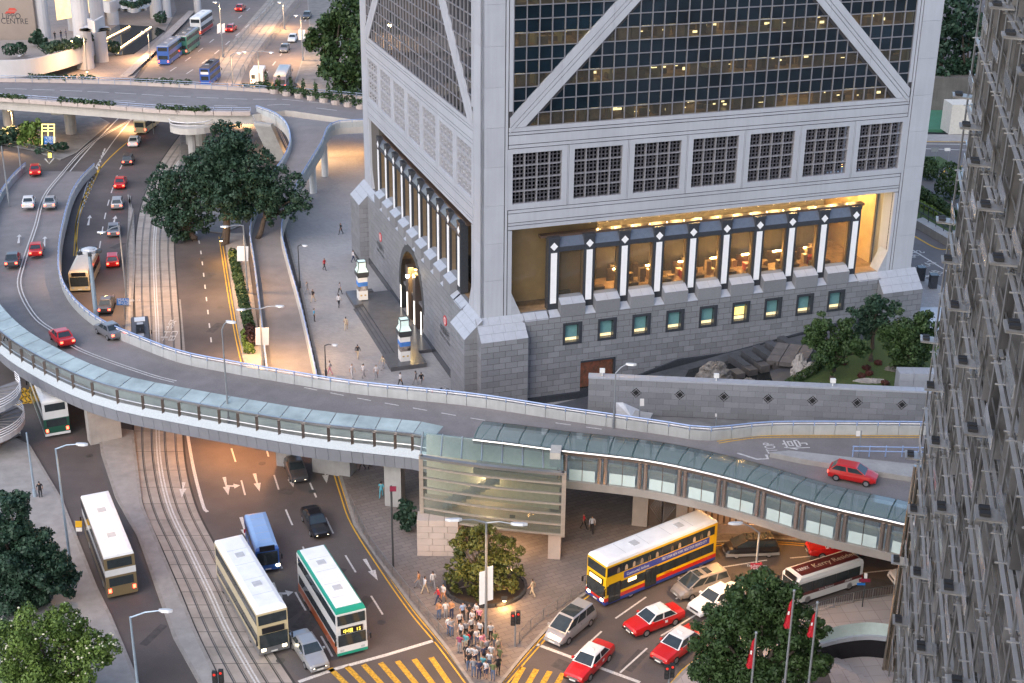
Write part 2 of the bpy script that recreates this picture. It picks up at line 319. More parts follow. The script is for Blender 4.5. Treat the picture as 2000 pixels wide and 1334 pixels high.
# street on the right
dline([(950,1370),(985,1335),(1030,1283),(1080,1228),(1146,1163),(1264,1102),(1386,1066),(1500,1060),(1590,1066),(1690,1075)],.12,.35,YEL)
dline([(1300,1350),(1320,1330),(1346,1302),(1424,1252)],.12,.35,YEL)
line([(1047,1258),(1130,1289),(1250,1333)],.32,sm=False)
line([(1122,1282),(1175,1233)],.16,sm=False);line([(1211,1314),(1264,1266)],.16,sm=False);line([(1202,1208),(1262,1166)],.16,sm=False);line([(1291,1242),(1362,1199)],.16,sm=False)
line([(1320,1170),(1345,1152)],.16,sm=False);line([(1410,1108),(1498,1094)],.16,sm=False);line([(1543,1090),(1600,1085)],.16,sm=False);line([(1680,1120),(1742,1113)],.16,sm=False);line([(1400,1175),(1440,1150)],.16,sm=False)
# carriageway above the flyover
line([(383,450),(392,490),(405,600),(415,690)],.16,on=1.5,off=3)
dline([(430,462),(436,500),(447,570),(462,655),(475,712)],.12,.35,YEL)
line([(350,585),(360,700)],.35,KERB,sm=False)
line([(528,560),(552,676)],.18,mat('cream road paint',(.68,.5,.3),.7),sm=False)
line([(503,560),(572,558)],.25,TRAM,sm=False)
# road on the far left, going under the flyover
line([(334,226),(270,262),(205,318),(166,380),(148,440),(152,500)],.18,YEL,sm=True)
line([(240,222),(176,288),(128,345)],.2)
line([(263,225),(215,285),(172,355),(152,436)],.16)
line([(250,300),(228,345),(208,410),(195,480),(188,540)],.16,on=3,off=3.5)
dline([(196,325),(170,380),(152,430),(146,500)],.12,.3,YEL)
for q in (((172,440),(176,420),0),((205,590),(222,575),0),((222,436),(226,421),0)): arrow(*q[:2],turn=q[2],hl=1.5)
hw=[G(*p) for p in ((205,290),(186,330),(168,370),(154,420))];hx=[G(*p) for p in ((203,296),(192,330),(178,370),(160,412))]
for a,b in zip(resamp(hw,2.2),resamp(hx,2.2)): line([a,b],.25,sm=False,name='hatch_bar')
line([(88,310),(96,320),(106,308)],.3,sm=False)
for z_ in ((30,760),): pass
for i in range(3): line([(28+i*9,758),(52+i*9,788)],.3,YEL,sm=False,name='box_line');line([(66,758+i*12),(30,772+i*10)],.3,YEL,sm=False,name='box_line')
# far avenue at the top of the picture
for pl in ([(330,165),(400,120),(470,62),(535,5)],[(300,160),(372,112),(440,58),(500,5)],[(500,170),(546,110),(590,50),(620,0)]): line(pl,.25,on=4,off=6)
for w_,y in (('巴士',648),('站',626)): text('lettering',w_,3.4,G(350 if w_=='巴士' else 346,y,.02),G(326,y)-G(346,y),G(326,y+20)-G(325,y),WPAINT,trk,sx=.28)
# repairs, covers and stains in the carriageways
PATCH=mat('tar patch',(.07,.063,.06),.85,0,.25,2);COVER=mat('iron cover',(.09,.085,.08),.6,.5,.2,4)
rq=random.Random(77)
for x,y,w,l in ((568,1190,1.6,2.4),(600,1215,1.8,2.2),(470,1050,.8,3.5),(655,1120,1.2,2.),(700,1190,1.,4.),(560,960,1.4,1.),(420,640,1.,3.),(405,540,1.2,2.5),(1350,1215,2.,1.2),(1440,1130,1.4,1.2),(1720,1140,1.6,1.4),(1240,1290,1.,3.),(1100,1300,1.6,1.2),(230,480,1.,2.5),(300,1240,.7,3.)):
    a=G(x,y,.004);put('tar_patch',MB().cbox(V((a.x,a.y,-.01)),w,l,.014+.001*rq.random(),R_(-25)+rq.uniform(-.2,.2)),PATCH,mk,world=True)
for x,y in ((583,1098),(512,905),(548,1290),(690,1150),(745,1215),(395,505),(430,600),(1180,1268),(1290,1260),(1330,1300),(1500,1120),(230,430),(175,890),(265,1120),(610,960)):
    a=G(x,y,.006);put('manhole_cover',MB().cyl(V((a.x,a.y,-.01)),V((a.x,a.y,.009)),.36,n=12),COVER,mk,world=True)
# ================= the bank tower =================
CLAD=mat('pale aluminium cladding',(.45,.475,.525),.42,.12,.06,.25,streak=.1,rnd=.035);GROOVE=mat('cladding joint',(.035,.035,.04),.8)
GRAN=mat('grey granite block',(.21,.218,.236),.6,0,.07,6,rnd=.15,streak=.06);GRANI=mat('grey granite joined',(.2,.208,.225),.6,0,.07,6,isl=.1);GROUT=mat('granite joint',(.05,.054,.06),.85)
GCAP=mat('polished granite coping',(.36,.38,.42),.32,0,.08,2,isl=.07);DGRAN=mat('dark granite',(.045,.05,.06),.25,0,.15,5);WSTRIP=mat('white marble strip',(.85,.86,.88),.4,0,.03,3)
MULL=mat('window mullion',(.36,.36,.4),.4,.6,.06,2);SPAN=mat('dark spandrel glass',(.008,.017,.026),.03,0,.6,.2,spec=.8);SPAN2=mat('side curtain glass',(.03,.033,.04),.03,.5,.2,.4,spec=.8)  # bluish, uneven spandrel colour stands in for reflected surroundings
VGL=glass('vision glass',(.55,.55,.5),1,.02);HGL=glass('hall glass',(.8,.74,.62),1,.02)
OFFW=mat('office interior wall',(.42,.4,.27),.6,0,.2,.6);WARMW=mat('warm interior wall',(.74,.55,.3),.6,0,.12,.6);WARMF=mat('warm interior floor',(.3,.2,.12),.35,0,.5,1.2);LAMPW=mat('warm ceiling light',(1,.8,.5),.5,emit=150,ecol=(1,.68,.3));LAMPO=mat('office ceiling light',(1,.8,.5),.5,emit=5,ecol=(1,.8,.42))
MARB=mat('veined dark marble',(.1,.085,.045),.3,0,.9,3.5);DESK=mat('office furniture',(.3,.22,.15),.5,0,.2,2,isl=.75);REDF=mat('red furniture',(.4,.05,.03),.6)
tower=root('bank_tower',BOC,PS,'tall pale grey bank tower with diagonal bracing, dark window grid and granite base','tower')
TR=lambda p:V((p.x,-p.y,p.z))      # face-local (along, outward, up) for the face turned to the street
TL=lambda p:V((-p.y,p.x,p.z))      # and for the face turned to the plaza
M_=4/3
def clip(poly,a,b,c):
    "keep a*x+b*y<=c"
    o=[]
    for i,p in enumerate(poly):
        q=poly[(i+1)%len(poly)];dp=a*p[0]+b*p[1]-c;dq=a*q[0]+b*q[1]-c
        if dp<=0: o.append(p)
        if dp*dq<0: t=dp/(dp-dq);o.append((p[0]+(q[0]-p[0])*t,p[1]+(q[1]-p[1])*t))
    return o
ZT=64.
def rough_area(p): return abs(sum(p[i][0]*p[(i+1)%len(p)][1]-p[(i+1)%len(p)][0]*p[i][1] for i in range(len(p))))/2
REG=[[(-1,1,26.0),(1,1,78.0)],[(1,-1,-28.67)],[(-1,-1,-80.67)]]
def face(T,near):
    # dark joint backing, set back behind the panels
    b=MB(T);b.box(.3,51.7,-.5,-.07,20.41,22.06);b.box(.3,51.7,-.5,-.07,28.42,30.6);[b.box(2.76+6.6667*k-.187,2.76+6.6667*k,-.5,-.07,22.06,28.42) for k in range(8)];b.box(.3,51.7,-.3,-.07,19.9,20.41);b.box(.3,3.3,-.5,-.07,10.5,ZT);b.box(48.7,51.7,-.5,-.07,10.5,ZT)
    for s in (0,1):
        q=[(3.2,31.8),(4.9,30.5),(26+(ZT-52)*0+.0,51.7),(26,54.4)]
        if s: q=[(52-a,z) for a,z in q][::-1]
        b.hexa([(a,-.07,z) for a,z in q],[(a,-.5,z) for a,z in q])
    put('panel_backing',b,GROOVE,tower)
    P=[]
    for m in (0,1):
        X=lambda a0,a1:(52-a1,52-a0) if m else (a0,a1)
        for k in range(13):
            z0=10.5+k*4.05;z1=min(z0+4.03,ZT)
            P.append((*X(0 if near or 1 else 0,2.44),z0,z1))
        P.append((*X(2.54,2.8),10.5,ZT));P.append((*X(2.9,3.33),32.3,ZT));P.append((*X(2.9,3.33),10.5,19.8))
    P+=[(2.9,49.1,30.2,30.62),(2.9,49.1,29.87,30.12),(2.9,49.1,28.9,29.78),(2.9,49.1,28.5,28.82),(2.9,49.1,21.68,21.98),(2.9,49.1,20.68,21.6),(2.9,49.1,20.36,20.6),(2.9,49.1,19.9,20.28)]
    out=[]
    for a0,a1,z0,z1 in P:
        if a1-a0>20:
            n=7
            for k in range(n): out.append((a0+(a1-a0)*k/n+(.01 if k else 0),a0+(a1-a0)*(k+1)/n,z0,z1))
        else: out.append((a0,a1,z0,z1))
    for a0,a1,z0,z1 in out:
        put('cladding_panel',MB(T).box(a0,a1,-.3,0,z0,z1),CLAD,tower)
    # seven ventilation grilles in their frames
    for k in range(7):
        a=2.76+6.6667*k;fr=MB(T);A0,A1,Z0,Z1=a,a+6.48,22.06,28.42;g0,g1,h0,h1=a+.57,a+.57+5.333,22.6,27.93
        for q in ((A0,A1,Z0,h0),(A0,A1,h1,Z1),(A0,g0,h0,h1),(g1,A1,h0,h1)): fr.box(q[0],q[1],-.3,0,q[2],q[3])
        f=put('grille_frame',fr,CLAD,tower)
        put('grille_void',MB(T).box(g0,g1,-1.5,-1.2,h0,h1),mat('grille void',(.004,.005,.008),1,spec=.05),f)
        gb=MB(T);gb2=MB(T)
        for i in range(13):
            for s in (gb if i%3 else gb2,):
                t=(.032 if i%3 else .055) if near else (.02 if i%3 else .05);d=-.28 if i%3 else -.1;x=g0+i*5.333/12;z=h0+i*5.333/12
                (s.box(x-t,x+t,-.55,d,h0,h1) if near or i%3==0 else None);s.box(g0,g1,-.55,d+.004,z-t*(1 if near else 3),z+t*(1 if near else 3))
        put('thin_bars',gb,mat('grille bars',(.15,.15,.175),.5,.4) if near else mat('louvre blades',(.5,.51,.55),.4,.2),f);put('main_bars',gb2,mat('grille main bars',(.3,.3,.33),.5,.3) if near else mat('louvre frame',(.42,.43,.47),.4,.2),f)  # plaza face bars are coloured paler in place of their reflected light
    for k in range(8):
        a=2.76+6.6667*k-.187
        if 0<k<7: put('cladding_panel',MB(T).box(a+.04,a+.147,-.3,-.005,22.06,28.42),CLAD,tower)
    # braces
    for s in (0,1):
        for (c0,c1) in ((26.05,27.0),(27.08,27.55),(27.63,28.62)):
            lo,hi=3.0,30.
            for k in range(5):
                a0=lo+(hi-lo)*k/5;a1=lo+(hi-lo)*(k+1)/5-.03
                q=[(a0,a0+c0),(a1,a1+c0),(a1,a1+c1),(a0,a0+c1)]
                q=clip(q,-1,0,-2.9);q=clip(q,0,-1,-30.65) if c0<27 else q
                q=clip(q,1,0,26)
                if len(q)<3: continue
                if s: q=[(52-a,z) for a,z in q]
                put('brace_panel',MB(T).hexa([(a,.06,z) for a,z in q],[(a,-.3,z) for a,z in q]),CLAD,tower)
    # glazing
    rest=MB(T);grid=MB(T);cnt=0;vis=MB(T)
    for r in range(24):
        z0=30.65+r*M_;z1=z0+M_;vision=(r%3==0)
        for c in range(34):
            a0=3.333+c*M_;a1=a0+M_
            for rg in REG:
                q=[(a0+.07,z0+.07),(a1-.07,z0+.07),(a1-.07,z1-.07),(a0+.07,z1-.07)]
                for h in rg: q=clip(q,*h)
                    
                if len(q)<3 or rough_area(q)<.05: continue
                pts=[(a,-.1-.02*((c*7+r*3)%3),z) for a,z in q]
                if near and r<10 and rough_area(q)>.3 and cnt<300:
                    cnt+=1;put('pane',MB(T).poly(pts),VGL if vision else SPAN,tower)
                else: (vis if vision and near else rest).poly(pts)
    for lines in (0,1):
        for k in range(35 if lines else 25):
            for rg in REG:
                if lines: a=3.333+k*M_;q=[(a-.045,30.65),(a+.045,30.65),(a+.045,ZT),(a-.045,ZT)]
                else: z=30.65+k*M_;q=[(3.333,z-.045),(48.667,z-.045),(48.667,z+.045),(3.333,z+.045)]
                for h in rg: q=clip(q,*h)
                if len(q)<3: continue
                d=.0 if lines else -.012
                grid.hexa([(a,d,z) for a,z in q],[(a,-.25,z) for a,z in q])
    put('window_grid',grid,MULL,tower)
    put('pane_rest',rest,SPAN if near else SPAN2,tower,kind='stuff')
    if near: put('pane_rest',vis,VGL,tower,kind='stuff')
    if near:
        rr=random.Random(3)
        for r in range(0,12,3):
            z0=30.65+r*M_;b=MB(T);b.box(3.4,48.6,-7.2,-7,z0-.2,z0+2.9);b.box(3.4,3.6,-7,-.4,z0-.2,z0+2.9);b.box(48.4,48.6,-7,-.4,z0-.2,z0+2.9);b.box(3.4,48.6,-7,-.4,z0+2.7,z0+2.9)
            [b.box(x,x+.12,-7,-1.2,z0-.1,z0+2.7) for x in [6+rr.choice((2.7,4.1,5.4))*k for k in range(8)] if x<48];o=put('office_wall',b,OFFW,tower);put('office_floor',MB(T).box(3.6,48.4,-7,-.4,z0-.3,z0-.1),WARMF,tower)
            fu=MB(T);li=MB(T)
            for k in range(110):
                a=rr.uniform(4,48);d=-rr.uniform(.9,6.3);fu.box(a,a+rr.uniform(.3,1.6),d-rr.uniform(.3,.9),d,z0-.1,z0-.1+rr.choice((.5,.75,1.1,1.5,1.9)))
            for k in range(16):
                if rr.random()<.5: a=4.2+k*2.75;li.box(a,a+1.2,-3.4,-2.6,z0+2.62,z0+2.69);li.box(a,a+.5,-6,-5.4,z0+2.62,z0+2.69)
            sp=MB(T)  # random glowing bits added to make the lit rows sparkle
            for k in range(90):
                a=rr.uniform(4,48);d=-rr.uniform(1.2,6.4);zz=z0+rr.uniform(.1,1.2);sp.box(a,a+rr.uniform(.1,.6),d,d+.05,zz,zz+rr.uniform(.05,.3))
            put('sparkle_bit',sp,mat('added sparkle glow',(1,.85,.5),.5,0,.4,1,emit=1.5,ecol=(1,.82,.42)),tower,kind='stuff')
            put('office_furniture',fu,DESK,tower);put('ceiling_light',li,LAMPO,tower)
    # soffit and reveals of the tall opening
    b=MB(T);b.box(3.33,48.67,-9,-.31,19.9,20.4);b.box(2.9,3.3,-3.0,-.31,10.5,19.9);b.box(48.7,49.1,-3.0,-.31,10.5,19.9)
    put('opening_soffit',b,CLAD,tower)
    for m in (0,1):
        X=lambda a:52-a if m else a
        put('reveal_gusset',MB(T).hexa([(X(3.33),.0,12.9),(X(3.33),-1.7,12.9),(X(3.33),0.0,10.5)],[(X(3.36),.0,12.9),(X(4.4),-1.7,10.55),(X(4.4),0,10.5)]),GCAP,tower)
    # granite colonnade
    for k in range(10):
        a=8+4*k;p=MB(T);p.box(a-.6,a+.6,-.9,0,10.55,18.3);pl=put('pilaster',p,DGRAN,tower)
        put('white_strip',MB(T).box(a-.34,a+.34,.0,.03,11.25,16.9),WSTRIP,pl)
        put('white_diamond',MB(T).hexa([(a,.0,17.15),(a+.42,.0,17.6),(a,.0,18.05),(a-.42,.0,17.6)],[(a,.03,17.15),(a+.42,.03,17.6),(a,.03,18.05),(a-.42,.03,17.6)]),WSTRIP,pl)
        put('capital',MB(T).box(a-.66,a+.66,-1.1,.04,18.3,18.62),DGRAN,pl)
    for k in range(9):
        a=10+4*k
        put('lintel',MB(T).box(a-1.4,a+1.4,-.85,-.06,16.95,17.5),DGRAN,tower)
        put('sloped_hood',MB(T).hexa([(a-1.4,-.06,17.5),(a+1.4,-.06,17.5),(a+1.4,-.9,17.5),(a-1.4,-.9,17.5)],[(a-1.4,-.55,18.45),(a+1.4,-.55,18.45),(a+1.4,-.9,18.45),(a-1.4,-.9,18.45)]),mat('polished dark granite',(.1,.12,.16),.12,0,.1,3),tower)
        w=MB(T);w.box(a-1.4,a-1.25,-.7,-.25,11.5,16.95);w.box(a+1.25,a+1.4,-.7,-.25,11.5,16.95);fr=put('window_frame',w,mat('bronze frame',(.3,.22,.14),.35,.7),tower)
        put('pane',MB(T).poly([(a-1.25,-.45,11.9),(a+1.25,-.45,11.9),(a+1.25,-.45,16.95),(a-1.25,-.45,16.95)]),HGL,fr)
        put('sill_block',MB(T).hexa([(a-1.4,.8,9.9),(a+1.4,.8,9.9),(a+1.4,-.5,9.9),(a-1.4,-.5,9.9)],[(a-1.4,.8,11.28),(a+1.4,.8,11.28),(a+1.4,-.5,12.0),(a-1.4,-.5,12.0)]),GRAN,tower)
        for s in (0,1): put('sill_slab',MB(T).poly([(a-1.38+1.39*s,.82,11.3),(a-.02+1.39*s,.82,11.3),(a-.02+1.39*s,-.02,11.8),(a-1.38+1.39*s,-.02,11.8)]),GCAP,tower)
    put('colonnade_roof',MB(T).box(6.7,45.3,-1.4,-.55,18.45,18.7),mat('bronze roof',(.16,.11,.085),.3,.5),tower)
    for k in range(10):
        a=8+4*k
        put('foot_pad',MB(T).poly([(a-.62,.82,9.98),(a+.62,.82,9.98),(a+.5,.02,10.56),(a-.5,.02,10.56)]),GCAP,tower)
    for q in ((4.6,7.3),(44.7,47.4)):
        for s in range(2):
            w=(q[1]-q[0])/2;put('coping_slab',MB(T).poly([(q[0]+s*w+.02,.82,9.86),(q[0]+s*w+w-.02,.82,9.86),(q[0]+s*w+w-.02,-.02,10.52),(q[0]+s*w+.02,-.02,10.52)]),GCAP,tower)
    # the lit hall behind
    h=MB(T);h.box(3.5,48.5,-14.2,-14,10.4,20.2);put('hall_back_wall',h,WARMW,tower)
    h=MB(T);h.box(48.3,48.5,-14,-3,10.4,20.2);h.box(3.5,3.7,-14,-3,10.4,20.2);put('hall_side_wall',h,WARMW,tower)
    put('hall_floor',MB(T).box(3.3,48.7,-14,-.5,10.2,10.45),WARMF,tower);put('ledge',MB(T).box(4.4,47.6,-.49,.76,9.8,9.95).box(4.4,47.6,-.49,.0,9.95,10.45),GRANI,tower)
    if near:
        put('hall_glass',MB(T).poly([(3.4,-2.0,10.5),(48.6,-2.0,10.5),(48.6,-2.0,19.9),(3.4,-2.0,19.9)]),HGL,tower)
        put('marble_wall',MB(T).box(3.7,13,-13.9,-13.7,10.45,20),MARB,tower)
        b=MB(T)
        for z in (12.9,15.4,17.6): b.box(13,48.2,-13.95,-13.8,z,z+.7)
        put('wall_band',b,mat('brown wall band',(.16,.1,.06),.5),tower)
        rr=random.Random(11)
        for k in range(9):
            a=10+4*k;d=MB(T);d.box(a-1.2,a+1.2,-3.9,-3.1,10.45,11.25);d.box(a-1.2,a+1.2,-6.6,-6.4,10.45,11.9);put('counter',d,mat('dark counter',(.08,.06,.045),.4,0,.3,2),tower)
            put('counter_lamp',MB(T).box(a-.5,a+.5,-6.39,-6.3,11.8,11.92),LAMPW,tower)
            d=MB(T)
            for i in range(9): x=a+rr.uniform(-1.6,1.6);y=-rr.uniform(4.2,12);d.box(x-.3,x+.3,y-.3,y+.3,10.45,10.45+rr.choice((.5,.8,1.1,1.6)))
            put('hall_furniture',d,DESK,tower)
            if k in (0,4,6,8): put('red_sofa',MB(T).box(a-.8,a+.9,-5.6,-4.8,10.45,11.3),REDF,tower)
        li=MB(T)
        for i in range(18):
            for y in (-5.5,-9.5): li.box(4.6+i*2.45,5.5+i*2.45,y-.4,y,19.78,19.88)
        put('ceiling_light',li,LAMPW,tower)
        for i in range(16):
            a=13.2+2*i;put('spot_lamp',MB(T).dome((a,-.9,18.7),.07,.07,.08,6,3),mat('small bulb',(1,.8,.5),.4,emit=14,ecol=(1,.72,.35)),tower)
    else:
        put('hall_glass',MB(T).poly([(3.4,-2.0,10.5),(48.6,-2.0,10.5),(48.6,-2.0,19.9),(3.4,-2.0,19.9)]),SPAN2,tower)
face(TR,True);face(TL,False)
put('tower_core',MB().box(7.6,44.4,7.6,44.4,9,ZT-1).box(0.3,51.7,44.5,51.7,9,ZT-1),mat('core',(.1,.09,.08),.9),tower)
put('corner_cap',MB().box(-.0,.32,0.001,.32,10.5,ZT),CLAD,tower)
# ---- granite base: walls with real blocks ----
BW,BH=M_,2/3
def blocks(T,a0,a1,o,zf,zt,budget,holes=(),phase=0,name='granite_block',parent=None,m1=None,m2=None,shape={}):
    rest=MB(T);n=0;r=0
    while r*BH<zt-.05:
        z0=r*BH;z1=min(z0+BH,zt);x=a0-((r+phase)%2)*BW/2
        while x<a1-.02:
            p,q=max(x,a0)+.022,min(x+BW,a1)-.022;x+=BW
            if q-p<.1 or z1<=zf((p+q)/2)+.05: continue
            rs=[(p,q,z0+.022,z1-.022)]
            for h0,h1,k0,k1 in holes:
                nr=[]
                for a,b_,c,d in rs:
                    if b_<=h0 or a>=h1 or d<=k0 or c>=k1: nr.append((a,b_,c,d));continue
                    if a<h0: nr.append((a,h0,c,d))
                    if b_>h1: nr.append((h1,b_,c,d))
                    m,n2=max(a,h0),min(b_,h1)
                    if c<k0: nr.append((m,n2,c,k0))
                    if d>k1: nr.append((m,n2,k1,d))
                rs=nr
            for a,b_,c,d in rs:
                if b_-a<.06 or d-c<.05: continue
                if n<budget[0]:
                    n+=1;put(name,MB(T).box(a,b_,o-.03,o+.012*((int(p*7+z0*13))%2),c,d),m1 or GRAN,parent or tower)
                else: rest.box(a,b_,o-.03,o,c,d)
        r+=1
    budget[0]-=n
    if rest.v: put(name+'_rest',rest,m2 or GRANI,parent or tower,kind='stuff')
BG=lambda a:0.9 if a<14 else (.9+(a-14)*.27 if a<22.6 else (3.2 if a<28.7 else min(3.2+(a-28.7)*.14,5.3)))
wins=[(10+4*k-.97,10+4*k+.97,6.93,8.9) for k in range(9)]
def base(T,near):
    bud=[300 if near else 0]
    # piers at both ends
    for s in (0,1):
        a0,a1=(47.35,52.6) if s else (-.6,4.6)
        b=MB(T);b.box(a0+.03,a1-.03,.01,1.97,0,8.55);b.box(a0+.03,a1-.03,-.6,.02,0,9.5);pier=put('pier_core',b,GROUT,tower)
        blocks(T,a0,a1,2.0,(lambda a:.9),8.55,bud)
        side=MB(T)                                  # end faces of the pier
        for r in range(13):
            for sd in (a0,a1):
                zz=r*BH;side.box(sd-.012,sd+.012,.03,.98+(r%2)*.4,zz+.022,zz+BH-.022);side.box(sd-.012,sd+.012,1.0+(r%2)*.4,1.98,zz+.012,min(zz+BH-.012,8.55))
        put('pier_side_blocks',side,GRANI,tower,kind='stuff')
        for i in range(3):
            for j in range(4):
                t0,t1=i/3,(i+1)/3;w=(a1-a0)/4;x0=a0+j*w+.012+(.3 if i%2 and j else 0);x1=a0+(j+1)*w-.012+(.3 if i%2 and j<3 else 0);f=lambda t:(2.02-2.02*t,8.53+2.0*t)
                (y0,z0),(y1,z1)=f(t0+.006),f(t1-.006);put('cap_slab',MB(T).poly([(x0,y0,z0),(x1,y0,z0),(x1,y1,z1),(x0,y1,z1)]),GCAP,tower)
        put('pier_cap_core',MB(T).hexa([(a0,0,8.5),(a0,2,8.5),(a0,0,10.5)],[(a1,0,8.5),(a1,2,8.5),(a1,0,10.5)]),GRANI,tower)
    # wall between the piers
    if near:
        b=MB(T);segs=[4.6]+[x for h in wins for x in h[:2]]+[47.35]
        b.box(4.6,11.05,-.4,.77,0,6.9);b.box(15.1,47.35,-.4,.77,0,6.9);b.box(11.05,15.1,-.4,.77,4.4,6.9);b.box(11.05,15.1,-.4,.77,0,1.25);b.box(4.6,47.35,-.4,.77,8.92,9.86)
        for i in range(0,len(segs),2): b.box(segs[i],segs[i+1],-.4,.77,6.9,8.92)
        put('base_wall',b,GROUT,tower)
        blocks(T,4.6,47.35,.8,BG,9.86,bud,[(h[0]-.12,h[1]+.12,h[2]-.3,h[3]+.26) for h in wins]+[(11.05,15.1,1.25,4.4)])
        for k,h in enumerate(wins):
            f=MB(T);f.box(h[0]-.12,h[1]+.12,.3,.86,h[3]-.02,h[3]+.26);f.box(h[0]-.12,h[1]+.12,.3,.86,h[2]-.3,h[2]);f.box(h[0]-.12,h[0]+.14,.3,.855,h[2],h[3]);f.box(h[1]-.26,h[1]+.12,.3,.855,h[2],h[3])
            wf=put('small_window',f,DGRAN,tower)
            put('blind',MB(T).poly([(h[0]+.1,.4,h[2]+(.37 if k!=5 else 1.5)),(h[1]-.3,.4,h[2]+(.37 if k!=5 else 1.5)),(h[1]-.3,.4,h[3]),(h[0]+.1,.4,h[3])]),mat('teal blind',(.16,.33,.34),.3),wf)
            put('lit_sill',MB(T).box(h[0]+.1,h[1]-.3,.2,.28,h[2],h[2]+.36),mat('lit window strip',(1,.85,.5),.5,0,.5,6,emit=.5,ecol=(1,.78,.4)),wf)
            if k==5: put('lit_room',MB(T).box(h[0]+.1,h[1]-.3,.22,.29,h[2]+.5,h[3]),mat('lit room',(1,.8,.3),.5,0,.4,3,emit=.7,ecol=(1,.72,.2)),wf)
        # ground floor window and the dark plinth that climbs with the garden
        o=put('street_window',MB(T).box(11.05,15.1,-2.5,.5,1.25,4.4),mat('red lit room',(.3,.03,.02),.5,0,.9,1.5,emit=.03,ecol=(.9,.25,.06)),tower)
        put('pane',MB(T).poly([(11.05,.7,1.25),(15.1,.7,1.25),(15.1,.7,4.4),(11.05,.7,4.4)]),HGL,o)
        put('window_reveal',MB(T).box(11.05,15.1,.5,.86,4.3,4.5).box(11.05,15.1,.5,.9,1.0,1.25).box(14.9,15.12,.5,.86,1.2,4.4),DGRAN,o)
        pl=MB(T)
        xs=[4.6,14,18.3,22.6,28.7,36,43,47.4]
        for x0,x1 in zip(xs,xs[1:]):
            pl.hexa([(x0,.8,-.2),(x1,.8,-.2),(x1,.95,-.2),(x0,.95,-.2)],[(x0,.8,BG(x0)+.05),(x1,.8,BG(x1)+.05),(x1,.95,BG(x1)),(x0,.95,BG(x0))])
        put('plinth',pl,DGRAN,tower)
    else:
        # plaza side with the arched entrance
        ac,ar,zs=25.3,5.2,3.4
        b=MB(T);b.box(4.6,ac-ar,-.4,.77,0,9.86);b.box(ac+ar,47.35,-.4,.77,0,9.86)
        n=14
        for i in range(n):
            t0=math.pi*i/n;t1=math.pi*(i+1)/n;x0,x1=ac-ar*math.cos(t0),ac-ar*math.cos(t1);y0,y1=zs+ar*1.12*math.sin(t0),zs+ar*1.12*math.sin(t1)
            b.hexa([(x0,-.4,y0),(x1,-.4,y1),(x1,-.4,9.86),(x0,-.4,9.86)],[(x0,.77,y0),(x1,.77,y1),(x1,.77,9.86),(x0,.77,9.86)])
            ring=MB(T);ring.hexa([(ac+(x0-ac)*.99,.79,zs+(y0-zs)*.99),(ac+(x1-ac)*.99,.79,zs+(y1-zs)*.99),(ac+(x1-ac)*1.13,.79,zs+(y1-zs)*1.13),(ac+(x0-ac)*1.13,.79,zs+(y0-zs)*1.13)],[(ac+(x0-ac)*.99,.84,zs+(y0-zs)*.99),(ac+(x1-ac)*.99,.84,zs+(y1-zs)*.99),(ac+(x1-ac)*1.13,.84,zs+(y1-zs)*1.13),(ac+(x0-ac)*1.13,.84,zs+(y0-zs)*1.13)])
            put('arch_stone',ring,GROUT,tower)
            put('vault_segment',MB(T).hexa([(x0,.77,y0),(x1,.77,y1),(x1,-4,y1),(x0,-4,y0)],[(x0,.77,y0+.05),(x1,.77,y1+.05),(x1,-4,y1+.05),(x0,-4,y0+.05)]),mat('vault bronze',(.2,.16,.12),.3,.4),tower)
        put('base_wall',b,GROUT,tower)
        blocks(T,4.6,47.35,.8,(lambda a:.95),9.86,[0],[(ac-ar-.05,ac+ar+.05,0,zs)]+[(ac-math.sqrt(max(0,1-((z-zs)/(ar*1.18))**2))*ar*1.06-.2,ac+math.sqrt(max(0,1-((z-zs)/(ar*1.18))**2))*ar*1.06+.2,z-.01,z+.69) for z in [i*BH for i in range(5,15)] if z<zs+ar*1.17])
        pl=MB(T);pl.box(4.6,ac-ar-.02,.8,.9,0,1.0);pl.box(ac+ar+.02,47.35,.8,.9,0,1.0);put('plinth',pl,DGRAN,tower)
        e=MB(T);e.box(ac-ar-.3,ac+ar+.3,-4.3,-4,0,9);put('entrance_screen',e,mat('dark bronze glass',(.03,.025,.02),.1,.3),tower)
        e=MB(T);e.box(ac-ar-.3,ac-ar,-4,.77,0,zs);e.box(ac+ar,ac+ar+.3,-4,.77,0,zs);put('entrance_reveal',e,GROUT,tower)
        e=MB(T);e.box(ac-ar+.4,ac+ar-.4,-.5,.5,3.5,3.8);put('entrance_canopy',e,mat('canopy stone',(.15,.15,.16),.4),tower)
        for x in (ac-1.6,ac+1.6):
            p=put('entrance_pier',MB(T).box(x-.6,x+.6,-.6,.9,0,7.0),mat('bronze pier',(.12,.1,.09),.3,.5),tower)
            put('light_strip',MB(T).box(x-.12,x+.12,.9,.94,.6,3.6),mat('white light strip',(1,.95,.85),.4,emit=2.2,ecol=(1,.9,.75)),p)
        for x in (ac-4.7,ac+4.7): put('light_strip',MB(T).box(x-.1,x+.1,.9,.94,.5,3.4),MT['white light strip'],tower)
        put('entrance_lamp',MB(T).dome((ac+.2,1.2,6.2),.22,.22,.22,10,4,True),mat('entrance bulb',(1,.8,.4),.4,emit=90,ecol=(1,.7,.28)),tower)
